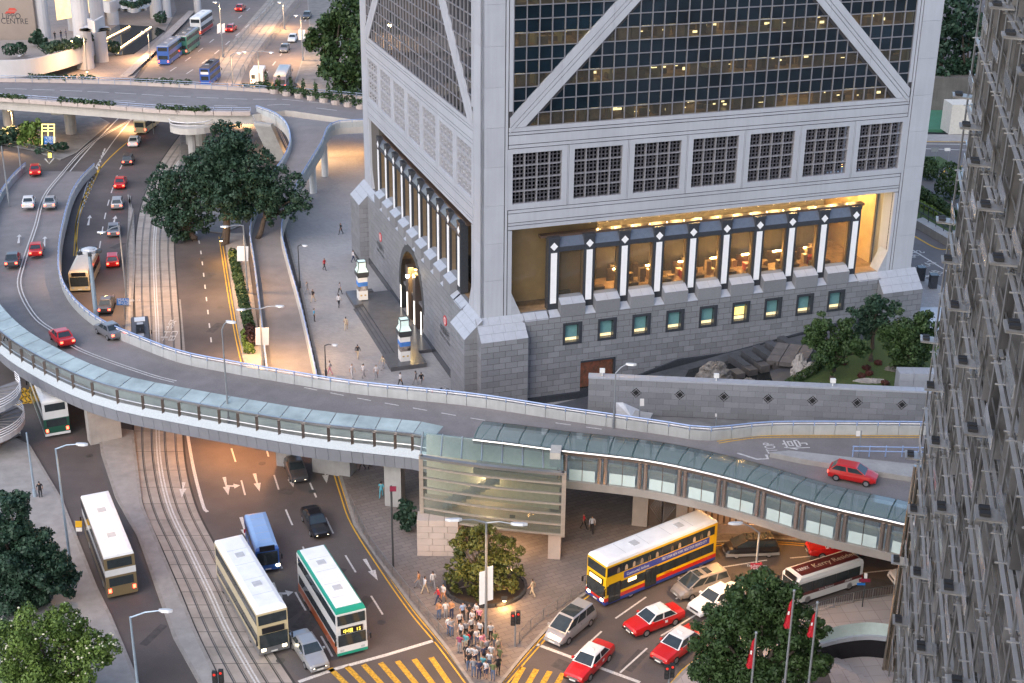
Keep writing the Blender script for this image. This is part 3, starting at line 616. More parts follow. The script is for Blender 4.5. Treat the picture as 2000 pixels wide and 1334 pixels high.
        for x,sx in ((40.5,1),(10.6,1)):
            c=MB(T);c.hexa([(x+.62*math.cos(t*math.pi/9),.8,6.2+.62*math.sin(t*math.pi/9)) for t in range(18)],[(x+.62*math.cos(t*math.pi/9),.86,6.2+.62*math.sin(t*math.pi/9)) for t in range(18)])
            em=put('round_emblem',c,mat('red emblem',(.5,.02,.03),.4),tower)
            ring=MB(T)
            for t in range(18): 
                a,b2=t*math.pi/9,(t+1)*math.pi/9;ring.hexa([(x+r*math.cos(q),.865,6.2+r*math.sin(q)) for r,q in ((.4,a),(.4,b2),(.3,b2),(.3,a))],[(x+r*math.cos(q),.87,6.2+r*math.sin(q)) for r,q in ((.4,a),(.4,b2),(.3,b2),(.3,a))])
            ring.box(x-.05,x+.05,.865,.87,5.75,6.65);put('emblem_ring',ring,WHITE,em)
            xd=-EW;text('lettering','中國銀行',.95,BL(-.86,x+2,4.5),xd,V((0,0,1)),DGREY,tower);text('lettering','BANK OF CHINA',.52,BL(-.86,x+2.1,3.8),xd,V((0,0,1)),DGREY,tower)
base(TR,True);base(TL,False)
# ================= curved flyover with its covered walkway =================
BLUE=mat('pale blue rail',(.3,.4,.62),.45,.2);PINKR=mat('white rail',(.72,.7,.7),.45);PARA=mat('parapet concrete',(.44,.45,.44),.8,0,.1,.8,rnd=.06,streak=.15);FASC=mat('grey fascia panel',(.24,.25,.28),.55,.2,.06,1,rnd=.05)
CANG=glass('canopy glass',(.6,.74,.72),.9,.06,diff=.16,ior=1.35);CANF=mat('walkway canopy glass',(.33,.4,.4),.22,0,.25,.35,rnd=.12,spec=.35);FROST=mat('frosted screen',(.4,.46,.46),.3,0,.12,.6,rnd=.07);BRONZE=mat('bronze steel',(.2,.165,.145),.3,.75,.08,1.5)
GRID=mat('white mesh',(.42,.46,.48),.6,0,.12,9)
INN=[(183,320,.3),(158,345,.5),(137,380,.9),(120,440,1.9),(113,490,2.9),(116,536,3.7),(141,581,4.7),(194,624,5.7),(264,655,6.3),(352,687,6.5),(458,708,6.5),(563,726,6.5),(700,747,6.5),(920,770,6.5),(1100,797,6.5),(1282,823,6.5),(1373,836,6.5),(1440,832,6.5),(1500,826,6.5),(1620,825,6.5),(1800,826,6.5),(1960,830,6.5)]
def rz(p,h): q=G(p[0],p[1],p[2]+h);return V((q.x,q.y,p[2]))
inner=resamp(cr([rz(p,1.3) for p in INN],8),1.0)
fly=root('flyover',V((inner[60].x,inner[60].y,0)),0,'curved concrete road flyover with blue railed parapets sweeping past the bank tower','flyover')
right=[V((-3.6,116.6,6.5)),V((8.9,113.2,6.5)),V((15.3,110.8,6.5)),V((21.4,107.8,6.5)),V((27.1,104.3,6.5)),V((34,100.5,6.5)),V((48,93,6.5))]
ist=next(i for i,p in enumerate(inner) if p.x>-6)
ow=[11-2.2*min(1,i/60) for i in range(ist)]
outA=[]
for i in range(ist):
    q=offs(inner[max(0,i-1):i+2],-ow[i]);outA.append(q[1 if i else 0])
nR=len(inner)-ist;rp=cr([outA[-1]]+right,12);tot=sum((b-a).length for a,b in zip(rp,rp[1:]));rr_=resamp(rp,tot/(nR+.5))[1:nR+1]
while len(rr_)<nR: rr_.append(rr_[-1]+V((.8,-.4,0)))
outer=outA+rr_
dk=MB();dk.strip(inner,outer);put('deck',dk,ASPH2,fly,world=True)
sd=MB();sd.strip(lift(outer,-.004),lift(outer,-1.2)).strip(lift(inner,-.004),lift(inner,-1.2)).strip(lift(inner,-1.2),lift(outer,-1.2));put('deck_edge',sd,CONC,fly,world=True)
def parapet(path,par,side,step=2,h=.95,rails=True,skip=None,world=True,mat_=None):
    "row of separate concrete parapet panels with posts and two rails on top; side=+1 left of travel"
    for i in range(0,len(path)-step,step):
        seg=path[i:i+step+1]
        if skip and skip(seg[0]): continue
        s0=seg[0]+(seg[1]-seg[0])*.02;e0=seg[-1]+(seg[-2]-seg[-1])*.02
        put('parapet_panel',MB().wall([s0]+seg[1:-1]+[e0],[(0,-.1),(side*.32,-.1),(side*.2,h),(side*.02,h)] if side>0 else [(0,-.1),(0-.02,h),(side*.2,h),(side*.32,-.1)]),mat_ or PARA,par,world=world)
        if rails:
            p=seg[0]+V((0,0,h));put('rail_post',MB().cyl(p,p+V((0,0,.45)),.05,n=5),BLUE,par,world=world)
    if rails:
        a=offs(path,side*.1);k=[p for p in a if not(skip and skip(p))]
        put('top_rail',MB().tube(lift(k[::2],h+.42),.075,5),BLUE,par,world=world);put('lower_rail',MB().tube(lift(k[::2],h+.2),.07,5),PINKR,par,world=world)
parapet(inner,fly,1)
parapet(outer[:ist+2],fly,-1,step=3)
parapet(outer[ist+2:],fly,-1,step=3,rails=False)
# piers
for q in ((205,858,3.2,1.4,.5),(772,985,1.6,1.4,-.2),(560,905,1.6,1.4,-.2),(1250,905,1.8,1.4,-.3)):
    c=G(q[0],q[1]);put('pier',MB().cbox(c,q[2],q[3],5.4,q[4]),CONC,fly,world=True)
for i in (118,):
    c=(inner[i]+outer[i])/2;put('pier',MB().cbox(V((c.x,c.y,0)),4,1.6,5.4,-.3),CONC,fly,world=True)
# road paint on the deck
FZ=.012
def onfly(pts): return [G(a,b,z) for a,b,z in pts]
dline(onfly([(271,225,0),(176,282,.1),(116,345,.6),(85,387,1.1),(70,440,2),(47,510,3.2),(38,560,4.1),(67,617,5.3),(110,650,5.9),(158,684,6.3),(282,729,6.5),(352,748,6.5)]),.14,.38,WPAINT,z=FZ,par=fly)
line(onfly([(594,757,6.5),(700,778,6.5),(830,801,6.5),(940,820,6.5),(1080,842,6.5)]),.14,on=1.5,off=1.5,z=FZ,par=fly)
line(onfly([(1085,826,6.5),(1230,846,6.5)]),.14,on=1.5,off=1.5,z=FZ,par=fly,sm=False)
dline(onfly([(1402,864,6.5),(1440,858,6.5),(1490,853,6.5),(1600,852,6.5),(1800,853,6.5)]),.13,.38,YEL,z=FZ,par=fly)
line(onfly([(1440,885,6.5),(1478,897,6.5),(1500,896,6.5),(1496,888,6.5)]),.25,z=FZ,par=fly,sm=False)
text('lettering','STOP',1.5,G(1522,886,6.515),V((-.1,1,0)),V((-1,-.1,0)),WPAINT,fly,sx=.62);text('lettering','停',2.6,G(1580,878,6.515),V((-.1,1,0)),V((-1,-.1,0)),WPAINT,fly,sx=.8)
for p in ((25,500,3.0),(100,480,2.8),(37,495,2.8)): pass
arrow(G(36,475,2.7),G(38,458,2.4),z=.02,par=fly,hl=1.2);arrow(G(86,482,2.8),G(88,462,2.4),z=.02,par=fly,hl=1.2)
# wedge island between the two merging lanes
wi=px([(1503,893),(1560,905),(1800,945),(1800,918),(1620,898),(1540,889)],6.5);b=MB();b.prism([(p.x,p.y) for p in wi],6.4,7.0);put('wedge_island',b,CONC,fly,world=True)
b=MB()
for i in range(5):
    a=G(1665+i*32,892,7.0);b.cyl(a,a+V((0,0,1.1)),.06,n=5)
for h in (.6,1.05): b.tube([G(1663,892,7.0)+V((0,0,h)),G(1830,895,7.0)+V((0,0,h))],.06,5)
put('island_railing',b,BLUE,fly,world=True)
# ---- covered walkway along the flyover's outer edge ----
wk=root('covered_walkway',V((outer[50].x,outer[50].y,0)),0,'covered walkway with pale glass canopy and grey fascia along the near edge of flyover','walkway')
i0=next(i for i,p in enumerate(outer) if p.y<156);i1=ist+2
wp=[V((p.x,p.y,6.35)) for p in outer[i0:i1]]
f1,f2=offs(wp,-.45),offs(wp,-2.3)
put('floor',MB().strip(f1,f2).strip(lift(f1,-.4),lift(f2,-.4)),mat('walkway floor',(.4,.4,.39),.8),wk,world=True)
o3=offs(wp,-2.75);o4=offs(wp,-2.55)
for i in range(0,len(wp)-1):
    q=[o4[i].lerp(o4[i+1],.015),o4[i+1].lerp(o4[i],.015)];n=[o3[i].lerp(o3[i+1],.015),o3[i+1].lerp(o3[i],.015)]
    put('fascia_panel',MB().hexa([q[0]-V((0,0,1.25)),q[1]-V((0,0,1.25)),f2[i+1]-V((0,0,1.2)),f2[i]-V((0,0,1.2))],[n[0],n[1],f2[i+1]-V((0,0,.02)),f2[i]-V((0,0,.02))]),FASC,wk,world=True)
o5=offs(wp,-2.35)
for i in range(0,len(wp)-2,2):
    put('mesh_screen',MB().poly([o3[i]+V((0,0,.05)),o3[i+2]+V((0,0,.05)),o5[i+2]+V((0,0,.75)),o5[i]+V((0,0,.75))]),GRID,wk,world=True)
    p=o5[i];b=MB();b.cbox(p+V((0,0,-.05)),.26,.16,2.1);put('post',b,BRONZE,wk,world=True)
    c0,c1,d0,d1=offs(wp,-.15)[i],offs(wp,-.15)[i+2],offs(wp,-2.2)[i],offs(wp,-2.2)[i+2]
    e=lambda a,bb:a.lerp(bb,.02)
    if wp[i].y<158: put('canopy_pane',MB().hexa([e(c0,c1)+V((0,0,2.45)),e(c1,c0)+V((0,0,2.45)),e(d1,d0)+V((0,0,2.15)),e(d0,d1)+V((0,0,2.15))],[e(c0,c1)+V((0,0,2.49)),e(c1,c0)+V((0,0,2.49)),e(d1,d0)+V((0,0,2.19)),e(d0,d1)+V((0,0,2.19))]),CANF,wk,world=True)
put('edge_beam',MB().wall(offs(wp,-2.2),[(0,2.0),(.14,2.0),(.14,2.22),(0,2.22)]),STEEL,wk,world=True)
put('handrail',MB().tube(lift(o5,1.15)[::2],.05,5),STEEL,wk,world=True)
put('inner_glass_screen',MB().strip(lift(offs(wp,-.5),.0),lift(offs(wp,-.5),1.0)),FROST,wk,world=True)
# ---- glazed footbridge on the right ----
fb=root('glass_footbridge',G(1430,1060),0,'glazed footbridge with curved glass roof and paired steel columns crossing the street','footbridge')
ne=resamp(cr([G(*p,10) for p in ((925,858),(1010,868),(1100,880),(1270,900),(1430,935),(1600,985),(1770,1024),(1900,1062))],8),.5)
fa=resamp(cr([G(*p,10.2) for p in ((925,836),(1010,841),(1200,855),(1350,880),(1500,915),(1650,957),(1770,988),(1900,1030))],8),.5)
nn=min(len(ne),len(fa));ne=ne[:nn];fa=fa[:nn]
fa=[V((p.x,p.y,10.15)) for p in offs(ne,3.4)]
for i in range(0,nn-4,4):
    a0,a1,b0,b1=ne[i],ne[i+4],fa[i],fa[i+4];m0=(a0+b0)/2+V((0,0,.32));m1=(a1+b1)/2+V((0,0,.32));q0=a0.lerp(b0,.2)+V((0,0,.22));q1=a1.lerp(b1,.2)+V((0,0,.22))
    e=lambda a,bb:a.lerp(bb,.03)
    put('roof_pane',MB().poly([e(a0,a1),e(a1,a0),e(q1,q0),e(q0,q1)]).poly([e(q0,q1),e(q1,q0),e(m1,m0),e(m0,m1)]).poly([e(m0,m1),e(m1,m0),e(b1,b0),e(b0,b1)]),CANG,fb,world=True)
    put('rafter',MB().tube([a0-V((0,0,.1)),q0-V((0,0,.1)),m0-V((0,0,.1)),b0-V((0,0,.1))],.07,4),mat('teal rafter',(.12,.2,.2),.4,.3),fb,world=True)
    if i%12==0: put('brace_rod',MB().tube([ne[min(i+1,nn-1)]-V((0,0,.1)),fa[min(i+2,nn-1)]-V((0,0,.1))],.05,4),MT['teal rafter'],fb,world=True)
put('eave_beam',MB().wall(ne,[(-.12,-.35),(.25,-.35),(.25,.02),(-.12,.02)]),BRONZE,fb,world=True)
put('eave_tube',MB().tube(lift(offs(ne,-.2),.05)[::3],.1,6),STEEL,fb,world=True);put('far_eave',MB().wall(fa,[(-.1,-.3),(.1,-.3),(.1,0),(-.1,0)]),BRONZE,fb,world=True)
put('floor',MB().strip(lift(ne,-2.75),lift(fa,-2.9)),mat('bridge floor',(.42,.42,.38),.7),fb,world=True)
put('bottom_beam',MB().wall(lift(ne,-3.6),[(-.1,0),(3.3,-.05),(3.4,.75),(-.25,.8)]),mat('bridge beam cladding',(.36,.33,.3),.5,.2,.08,1,streak=.1),fb,world=True)
FBG=glass('balustrade glass',(.66,.82,.8),.75,.04)
for i in range(16,nn-8,7):
    p=ne[i]
    for d in (-1,1): put('column',MB().cyl(p+(ne[i+1]-ne[i]).normalized()*.26*d+V((0,0,-2.8)),p+(ne[i+1]-ne[i]).normalized()*.26*d+V((0,0,-.3)),.2,n=8),mat('column steel',(.42,.37,.34),.25,.85,.05,2),fb,world=True)
    c=fa[min(i,nn-1)];put('column',MB().cyl(c-V((0,0,2.9)),c-V((0,0,.2)),.12,n=6),STEEL,fb,world=True)
    a,b2=ne[i+1]+(ne[i+2]-ne[i+1])*.2,ne[i+6]-(ne[i+6]-ne[i+5])*.2
    put('glass_panel',MB().poly([a-V((0,0,1.7)),b2-V((0,0,1.7)),b2-V((0,0,.4)),a-V((0,0,.4))]),glass('clear panel',(.8,.85,.82),.95,.03) if 'clear panel' not in MT else MT['clear panel'],fb,world=True)
    m=a.lerp(b2,.5)
    for q0,q1 in ((a,m),(m,b2)): put('balustrade_pane',MB().poly([q0.lerp(q1,.02)-V((0,0,2.78)),q1.lerp(q0,.02)-V((0,0,2.78)),q1.lerp(q0,.02)-V((0,0,1.72)),q0.lerp(q1,.02)-V((0,0,1.72))]),mat('frosted balustrade',(.5,.6,.58),.2,0,.08,1,rnd=.06),fb,world=True)
    put('mullion',MB().cbox(m-V((0,0,2.75)),.06,.06,2.4),BRONZE,fb,world=True)
    put('glass_panel',MB().poly([fa[i+1]-V((0,0,2.8)),fa[i+6]-V((0,0,2.8)),fa[i+6]-V((0,0,.4)),fa[i+1]-V((0,0,.4))]),MT['clear panel'],fb,world=True)
put('gutter_box',MB().cbox(G(1085,905,8.9),.9,1.5,1.4,-.1),mat('beige cladding',(.45,.42,.38),.5),fb,world=True)
# bridge abutment, gate and timber-slat wall under it
ab=root('bridge_abutment',G(1290,1020),0,'beige abutment wall with patterned double gate under the glazed footbridge','wall')
q0,q1,q2,q3=G(1237,1023),G(1262,1028),G(1322,1030),G(1400,1040)
ABM=mat('abutment stone',(.4,.34,.29),.7,0,.08,1)
put('stone_post',MB().cbox(q0.lerp(q1,.5),1.4,.9,5.8,-.2),ABM,ab,world=True)
put('stone_post',MB().cbox(G(1330,1032),1.0,.9,5.8,-.2),ABM,ab,world=True)
for s in (0,1):
    a=q1.lerp(q2,.5*s+.02);bq=q1.lerp(q2,.5*s+.48);g=put('gate_leaf',MB().hexa([a,bq,bq+V((0,.12,0)),a+V((0,.12,0))],[a+V((0,0,4.2)),bq+V((0,0,4.2)),bq+V((0,.12,4.2)),a+V((0,.12,4.2))]),mat('gate bronze',(.2,.16,.13),.4,.5),ab,world=True)
    for k in range(1,6):
        t=k/6;A=a.lerp(bq,(1-t) if s==0 else t)+V((0,-.05,2.1));mid=[A+V((0,0,1.9*0)),]
        e=(bq if s==0 else a)+V((0,-.05,2.1));m2=MB()
        for sg in (-1,1): m2.tube([A,e+V((0,0,sg*1.9*(k/6)))],.03,4)
        put('gate_rib',m2,STEEL,g,world=True)
put('lintel',MB().hexa([q0+V((-.6,-.3,4.3)),q3+V((0,-.3,4.3)),q3+V((0,.6,4.3)),q0+V((-.6,.6,4.3))],[q0+V((-.6,-.3,6.2)),q3+V((0,-.3,6.2)),q3+V((0,.6,6.2)),q0+V((-.6,.6,6.2))]),ABM,ab,world=True)
sw=root('slatted_wall',G(1450,1048),0,'tan slatted screen wall behind the yellow bus under footbridge','wall')
wl=[G(*p) for p in ((1335,1034),(1400,1042),(1480,1044),(1560,1046),(1650,1052),(1700,1058))];wl=resamp(wl,.55)
SLAT=mat('tan slat',(.5,.37,.26),.6,0,.1,2,rnd=.12)
for a,bq in zip(wl,wl[1:]): put('slat',MB().cbox(a+V((0,0,1.1)),.38,.16,4.8,math.atan2((bq-a).y,(bq-a).x)),SLAT,sw,world=True)
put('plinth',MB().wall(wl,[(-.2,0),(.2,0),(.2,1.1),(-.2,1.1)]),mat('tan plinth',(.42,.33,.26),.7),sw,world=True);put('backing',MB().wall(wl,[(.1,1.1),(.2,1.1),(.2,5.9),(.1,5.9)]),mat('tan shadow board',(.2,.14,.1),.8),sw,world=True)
# ---- glazed stair hall ----
sh=root('glass_stair_hall',G(960,1090),0,'curved glass stair hall with five horizontal rails on stone base below flyover','stair hall')
fl=[G(*p,9.2) for p in ((822,893),(890,904),(960,913),(1030,920),(1102,926))]
fl=cr([V((p.x,p.y,0)) for p in fl],4)
HG=glass('stair hall glass',(.62,.66,.58),.9,.05,diff=.1,ior=1.35);SH=mat('stone cladding pink grey',(.52,.43,.37),.6,0,.08,1,rnd=.06)
zs=[3.3,4.3,5.3,6.3,7.3,8.3,9.2]
for j in range(6):
    for i in range(0,len(fl)-1,4):
        seg=fl[i:i+5]
        if len(seg)>1: put('pane',MB().strip([p+V((0,0,zs[j]+.05)) for p in seg],[p+V((0,0,zs[j+1]-.05)) for p in seg]),HG,sh,world=True)
    put('horizontal_rail',MB().wall(fl,[(-.18,zs[j]-.06),(.1,zs[j]-.06),(.1,zs[j]+.06),(-.18,zs[j]+.06)]),mat('rail tan metal',(.5,.43,.36),.4,.5),sh,world=True)
put('top_rail',MB().wall(fl,[(-.25,9.15),(.15,9.15),(.15,9.4),(-.25,9.4)]),STEEL,sh,world=True)
for p in (fl[0],fl[-1]): put('frame_post',MB().cbox(p+V((0,0,3.1)),.35,.35,6.3),MT['rail tan metal'],sh,world=True)
put('back_wall',MB().hexa([fl[0]+V((.2,4.4,2.8)),fl[-1]+V((-.2,4.4,2.8)),fl[-1]+V((-.2,4.6,2.8)),fl[0]+V((.2,4.6,2.8))],[fl[0]+V((.2,4.4,9.2)),fl[-1]+V((-.2,4.4,9.2)),fl[-1]+V((-.2,4.6,9.2)),fl[0]+V((.2,4.6,9.2))]),mat('hall back wall',(.55,.52,.44),.7),sh,world=True)
put('floor_slab',MB().prism([(fl[0].x,fl[0].y+.3),(fl[-1].x,fl[-1].y+.3),(fl[-1].x,fl[-1].y+4.4),(fl[0].x,fl[0].y+4.4)],2.9,3.2),ABM,sh,world=True)
for k in range(12):
    x=fl[0].x+2+k*.42;put('stair_step',MB().cbox((x,fl[0].y+2.1-.1*k,3.2+k*.3),.42,1.8,.3),CONC,sh,world=True)
tp=[fl[0],fl[-1]]
for i in range(7):
    a=fl[0].lerp(fl[-1],i/7);bq=fl[0].lerp(fl[-1],(i+1)/7);put('roof_pane',MB().poly([a.lerp(bq,.02)+V((0,.2,9.42)),bq.lerp(a,.02)+V((0,.2,9.42)),bq.lerp(a,.02)+V((0,3.2,10.0)),a.lerp(bq,.02)+V((0,3.2,10.0))]),CANG,sh,world=True)
    put('roof_bar',MB().tube([a+V((0,.15,9.45)),a+V((0,3.2,10.03))],.07,4),STEEL,sh,world=True)
b0=G(815,1088);r_=0
for r in range(6):
    for c in range(3):
        x=b0.x+c*1.35-(r%2)*.3;put('stone_block',MB().box(max(x,b0.x)+.01,min(x+1.33,b0.x+3.6),b0.y,b0.y+1.6,r*.62+.01,r*.62+.6),SH,sh,world=True)
put('pillar',MB().cbox(G(1083,1093)+V((0,.4,0)),1.1,1.1,3.4,-.1),SH,sh,world=True);put('pillar',MB().cbox(fl[-1]+V((-.6,4.2,0)),.8,.8,3.2),SH,sh,world=True);put('pillar',MB().cbox(fl[0]+V((3,3.9,0)),.8,.8,3.2),SH,sh,world=True)
# ---- upper road bridge with planters ----
ub=root('road_bridge',G(300,235),0,'long concrete road bridge lined with planters crossing above the avenue','bridge')
UZ=8.
nE=resamp(cr([G(*p,UZ) for p in ((-260,185),(-100,190),(0,196),(170,208),(340,221),(470,224),(510,222))],6),1.5)
fE=resamp(cr([G(*p,UZ) for p in ((-260,155),(-100,157),(0,160),(170,163),(350,171),(540,182),(705,195),(860,212))],6),1.5)
nE2=nE+resamp([nE[-1],G(560,215,UZ),G(650,228,UZ),G(708,236,UZ),G(860,262,UZ)],1.5)[1:]
n=min(len(fE),len(nE2));idx=lambda L,k:L[round(k*(len(L)-1)/(n-1))]
A=[idx(fE,k) for k in range(n)];B=[idx(nE2,k) for k in range(n)]
put('deck',MB().strip(A,B),asphalt('bridge asphalt',(.2,.18,.175),.08),ub,world=True)
put('deck_side',MB().strip(lift(B,-.004),lift(B,-1.6)).strip(lift(A,-.004),lift(A,-1.6)).strip(lift(A,-1.5),lift(B,-1.5)),mat('pale bridge concrete',(.5,.47,.43),.8,0,.1,.6,streak=.1),ub,world=True)
PLT=mat('planter pinkish concrete',(.5,.42,.38),.8,0,.1,1,rnd=.05)
for path,sg,u0 in ((fE,1,0),(nE,-1,0)):
    for i in range(0,len(path)-2,2):
        put('planter_box',MB().wall([path[i].lerp(path[i+1],.03),path[i+1],path[i+2].lerp(path[i+1],.03)],[(0,0),(0,.65),(sg*.75,.65),(sg*.75,0)] if sg>0 else [(0,0),(sg*.75,0),(sg*.75,.65),(0,.65)]),PLT,ub,world=True)
    put('railing',MB().tube(lift(offs(path,-.1*sg),1.15)[::2],.06,4).tube(lift(offs(path,-.1*sg),.8)[::2],.05,4),mat('blue grey railing',(.35,.4,.5),.5,.3),ub,world=True)
    for i in range(0,len(path),2): put('rail_post',MB().cyl(path[i]+V((0,0,0)),path[i]+V((0,0,1.2)),.07,n=4),MT['blue grey railing'],ub,world=True)
for f,k in ((.36,0),(.66,1)):
    L=[a.lerp(b2,f) for a,b2 in zip(A,B)];line(L,.2,on=4,off=5 if k else 1,z=.012,par=ub,sm=False)
for q in ((140,262),(375,282),(392,284),(20,255),(-60,250)):
    put('column',MB().cyl(G(*q),G(*q)+V((0,0,6.6)),1.0,n=12),CONC,ub,world=True)
for i in (10,24): put('cross_beam',MB().cbox(((A[i]+B[i])/2)-V((0,0,2.4)),2.,11,1.,0),CONC,ub,world=True)
# ---- ramp down from the bridge ----
rp_=root('access_ramp',G(590,330),0,'curving access ramp on round columns between the bridge and the avenue','ramp')
RR=[(712,234,7.9),(660,237,7.9),(641,248,7.7),(630,275,7),(610,308,5.9),(585,350,4.6),(562,400,2.9),(551,445,1.3),(562,500,.3),(590,600,.1),(622,740,.05)]
RL=[(500,207,7.9),(535,220,7.9),(558,240,7.7),(566,272,7),(553,306,5.9),(530,340,4.6),(503,395,2.9),(487,445,1.3),(494,500,.3),(506,600,.1),(522,740,.05)]
ra=cr([rz(p,1.1) for p in RR],6);rb=cr([rz(p,1.1) for p in RL],6)
put('deck',MB().strip(lift(ra,.01),lift(rb,.01)),ASPH2,rp_,world=True)
put('deck_side',MB().strip(ra,[V((p.x,p.y,max(p.z-1.1,-.1))) for p in ra]).strip(rb,[V((p.x,p.y,max(p.z-1.1,-.1))) for p in rb]).strip([V((p.x,p.y,max(p.z-1.05,-.1))) for p in ra],[V((p.x,p.y,max(p.z-1.05,-.1))) for p in rb]),MT['pale bridge concrete'],rp_,world=True)
for pth,sg in ((ra,-1),(rb,1)):
    q=resamp(pth,1.0);parapet(q,rp_,sg,step=2,h=.75)
for q in ((612,378),(635,345)): put('column',MB().cyl(G(*q),V((G(*q).x,G(*q).y,5.2)),.55,n=12),WHITE,rp_,world=True)
# stairs beside the ramp and the small landing on the bridge
st=root('concrete_stairs',G(530,310),0,'flight of concrete steps with pale railings beside the access ramp','stairs')
a0,a1=G(515,240,7.6),G(548,312,0.1)
for k in range(22):
    t=k/22;c=a0.lerp(a1,t);put('step',MB().cbox((c.x,c.y,max(0,c.z-.5)),3.2,.85,.5,-.35),CONC,st,world=True)
for s in (-1.7,1.7): put('handrail',MB().tube([a0+V((s,0,1.2)),a1+V((s,0,1.2))],.08,4).tube([a0+V((s,0,.6)),a1+V((s,0,.6))],.06,4),PINKR,st,world=True)
ld=root('stair_landing',G(372,283),0,'half round stair landing with pale railing hanging off the bridge','stairs')
lc=G(374,243,6.2);pts=[(lc.x+3.6*math.cos(t*math.pi/8+math.pi),lc.y+3.*math.sin(t*math.pi/8+math.pi)) for t in range(9)]
put('platform',MB().prism(pts,5.2,6.2),MT['pale bridge concrete'],ld,world=True);put('railing',MB().tube([V((a,b2,7.2)) for a,b2 in pts],.08,4).tube([V((a,b2,6.7)) for a,b2 in pts],.06,4),PINKR,ld,world=True)
for k in range(6): put('step',MB().cbox((lc.x+.6,lc.y+.4+k*.5,6.2),3.,.5,.3*(k+1)),CONC,ld,world=True)
put('stem',MB().cyl((lc.x,lc.y-.8,0),(lc.x,lc.y-.8,5.2),.7,n=10),CONC,ld,world=True)
# ---- spiral stair at the left edge ----
sp=root('spiral_stair',G(0,905),0,'grey spiral staircase with white railings at the end of the walkway','stairs')
sc_=G(-8,875);SPM=mat('stair tread grey',(.2,.19,.19),.7,0,.1,2)
for k in range(46):
    t=k*R_(15.5)+1.0;t2=t+R_(15.5);z=.15+k*.135;P=lambda r,a,zz:V((sc_.x+r*math.cos(a),sc_.y+r*math.sin(a),zz))
    put('tread',MB().hexa([P(.5,t,z),P(3.1,t,z),P(3.1,t2,z),P(.5,t2,z)],[P(.5,t,z+.13),P(3.1,t,z+.13),P(3.1,t2,z+.13),P(.5,t2,z+.13)]),SPM,sp,world=True)
hel=[V((sc_.x+3.15*math.cos(k*R_(15.5)+1),sc_.y+3.15*math.sin(k*R_(15.5)+1),.2+k*.135)) for k in range(47)]
for h in (.25,.5,.75,1.0): put('railing',MB().tube(lift(hel,h),.045,4),PINKR,sp,world=True)
put('stringer',MB().strip(lift(hel,-.35),lift(hel,.2)),mat('stair stringer',(.4,.4,.41),.6),sp,world=True)
put('newel',MB().cyl(sc_,sc_+V((0,0,6.6)),.5,n=12),CONC,sp,world=True)
# ================= steel-finned office tower at the right edge =================
FAZ=R_(12.7);FD=V((math.sin(FAZ),math.cos(FAZ),0));FN=V((math.cos(FAZ),-math.sin(FAZ),0))
FIN=mat('fin aluminium',(.23,.23,.235),.33,.65,.2,.6,rnd=.4);FING=mat('dark facade glass',(.02,.022,.026),.06,.2,.4,.4);LEDGE=mat('sunshade slat',(.37,.368,.365),.4,.4,.1,1,rnd=.14)
ot=root('finned_office_tower',FN*8.4+FD*98,0,'grey steel and glass office tower with projecting fins filling the right edge','tower')
def FP(t,o,z): return FD*(t-1.2)+FN*(8.75-o)+V((0,0,z))      # o = metres in front of the glass line
TF=lambda p:FP(p.x,p.y,p.z)
put('glass_wall',MB(TF).box(24,98.3,-1.6,-.5,0,76),FING,ot,world=True)
put('tower_body',MB(TF).box(24,98.0,-30,-1.62,0,76),mat('tower body',(.1,.1,.105),.6),ot,world=True)
fm=MB();fm.box(-.04,.04,0,.62,0,4.0);fm.box(-.09,-.05,.1,.5,0,4.0);fm=fm.mesh('fin');fm.materials.append(FIN)
fm2=MB();fm2.box(-.05,.05,0,.34,0,4.15);fm2=fm2.mesh('fin');fm2.materials.append(FIN)
rot=math.atan2(-FN.y,-FN.x)-math.pi/2
def fput(name,me,m,t,o,z,**k):
    ob=put(name,me,m,ot,loc=FP(t,o,z)-ot.location,rz=rot);return ob
FLZ=[1.6+4.38*i for i in range(16)]
nf=0;frest=MB(TF)
for i in range(50):
    t=98.2-i*1.08
    for j in range(8):
        z=FLZ[0]+j*8.76
        if t<45 or (t<52 and z<20): continue
        dp=(.62,.34,.5)[(i+j)%3]
        if nf<300 and 8<z<56:
            nf+=1;put('fin',MB(TF).box(t-.035,t+.035,-.5,-.5+dp,z,z+8.5),FIN,ot,world=True)
        else: frest.box(t-.035,t+.035,-.5,-.5+dp,z,z+8.5)
put('fin_rest',frest,FIN,ot,world=True,kind='stuff')
rb=MB(TF)
for j in range(34):
    z=2.3+j*2.19;rb.box(44,98.2,-.3,-.22,z,z+.06);rb.box(44,98.2,.02,.08,z+.9,z+.95)
put('guide_rails',rb,STEEL,ot,world=True,kind='stuff')
sm=MB()
for k in range(3): sm.box(-3.9,3.9,.12+.3*k,.3+.3*k,-.05-.06*k,.02-.06*k)
for k in (-3.6,-1.2,1.2,3.6): sm.box(k-.04,k+.04,0,1.05,-.14,-.08)
sm=sm.mesh('sunshade');sm.materials.append(LEDGE)
for j,z in enumerate(FLZ):
    for i in range(7): 
        t=94-i*8.08
        if t>44: fput('sunshade',sm,LEDGE,t,-.5,z+4.2)
gm_=MB();gm_.box(-1.8,1.8,.92,.96,-.1,.55);gm_=gm_.mesh('glass_fin');gm_.materials.append(mat('pale glass fin',(.36,.36,.365),.2,.3,.15,1,rnd=.3))
for j,z in enumerate(FLZ):
    for i in range(13):
        t=96-i*4.04
        if t>44 and (i+j)%2==0: fput('glass_fin',gm_,MT['pale glass fin'],t,-.5,z+1.4)
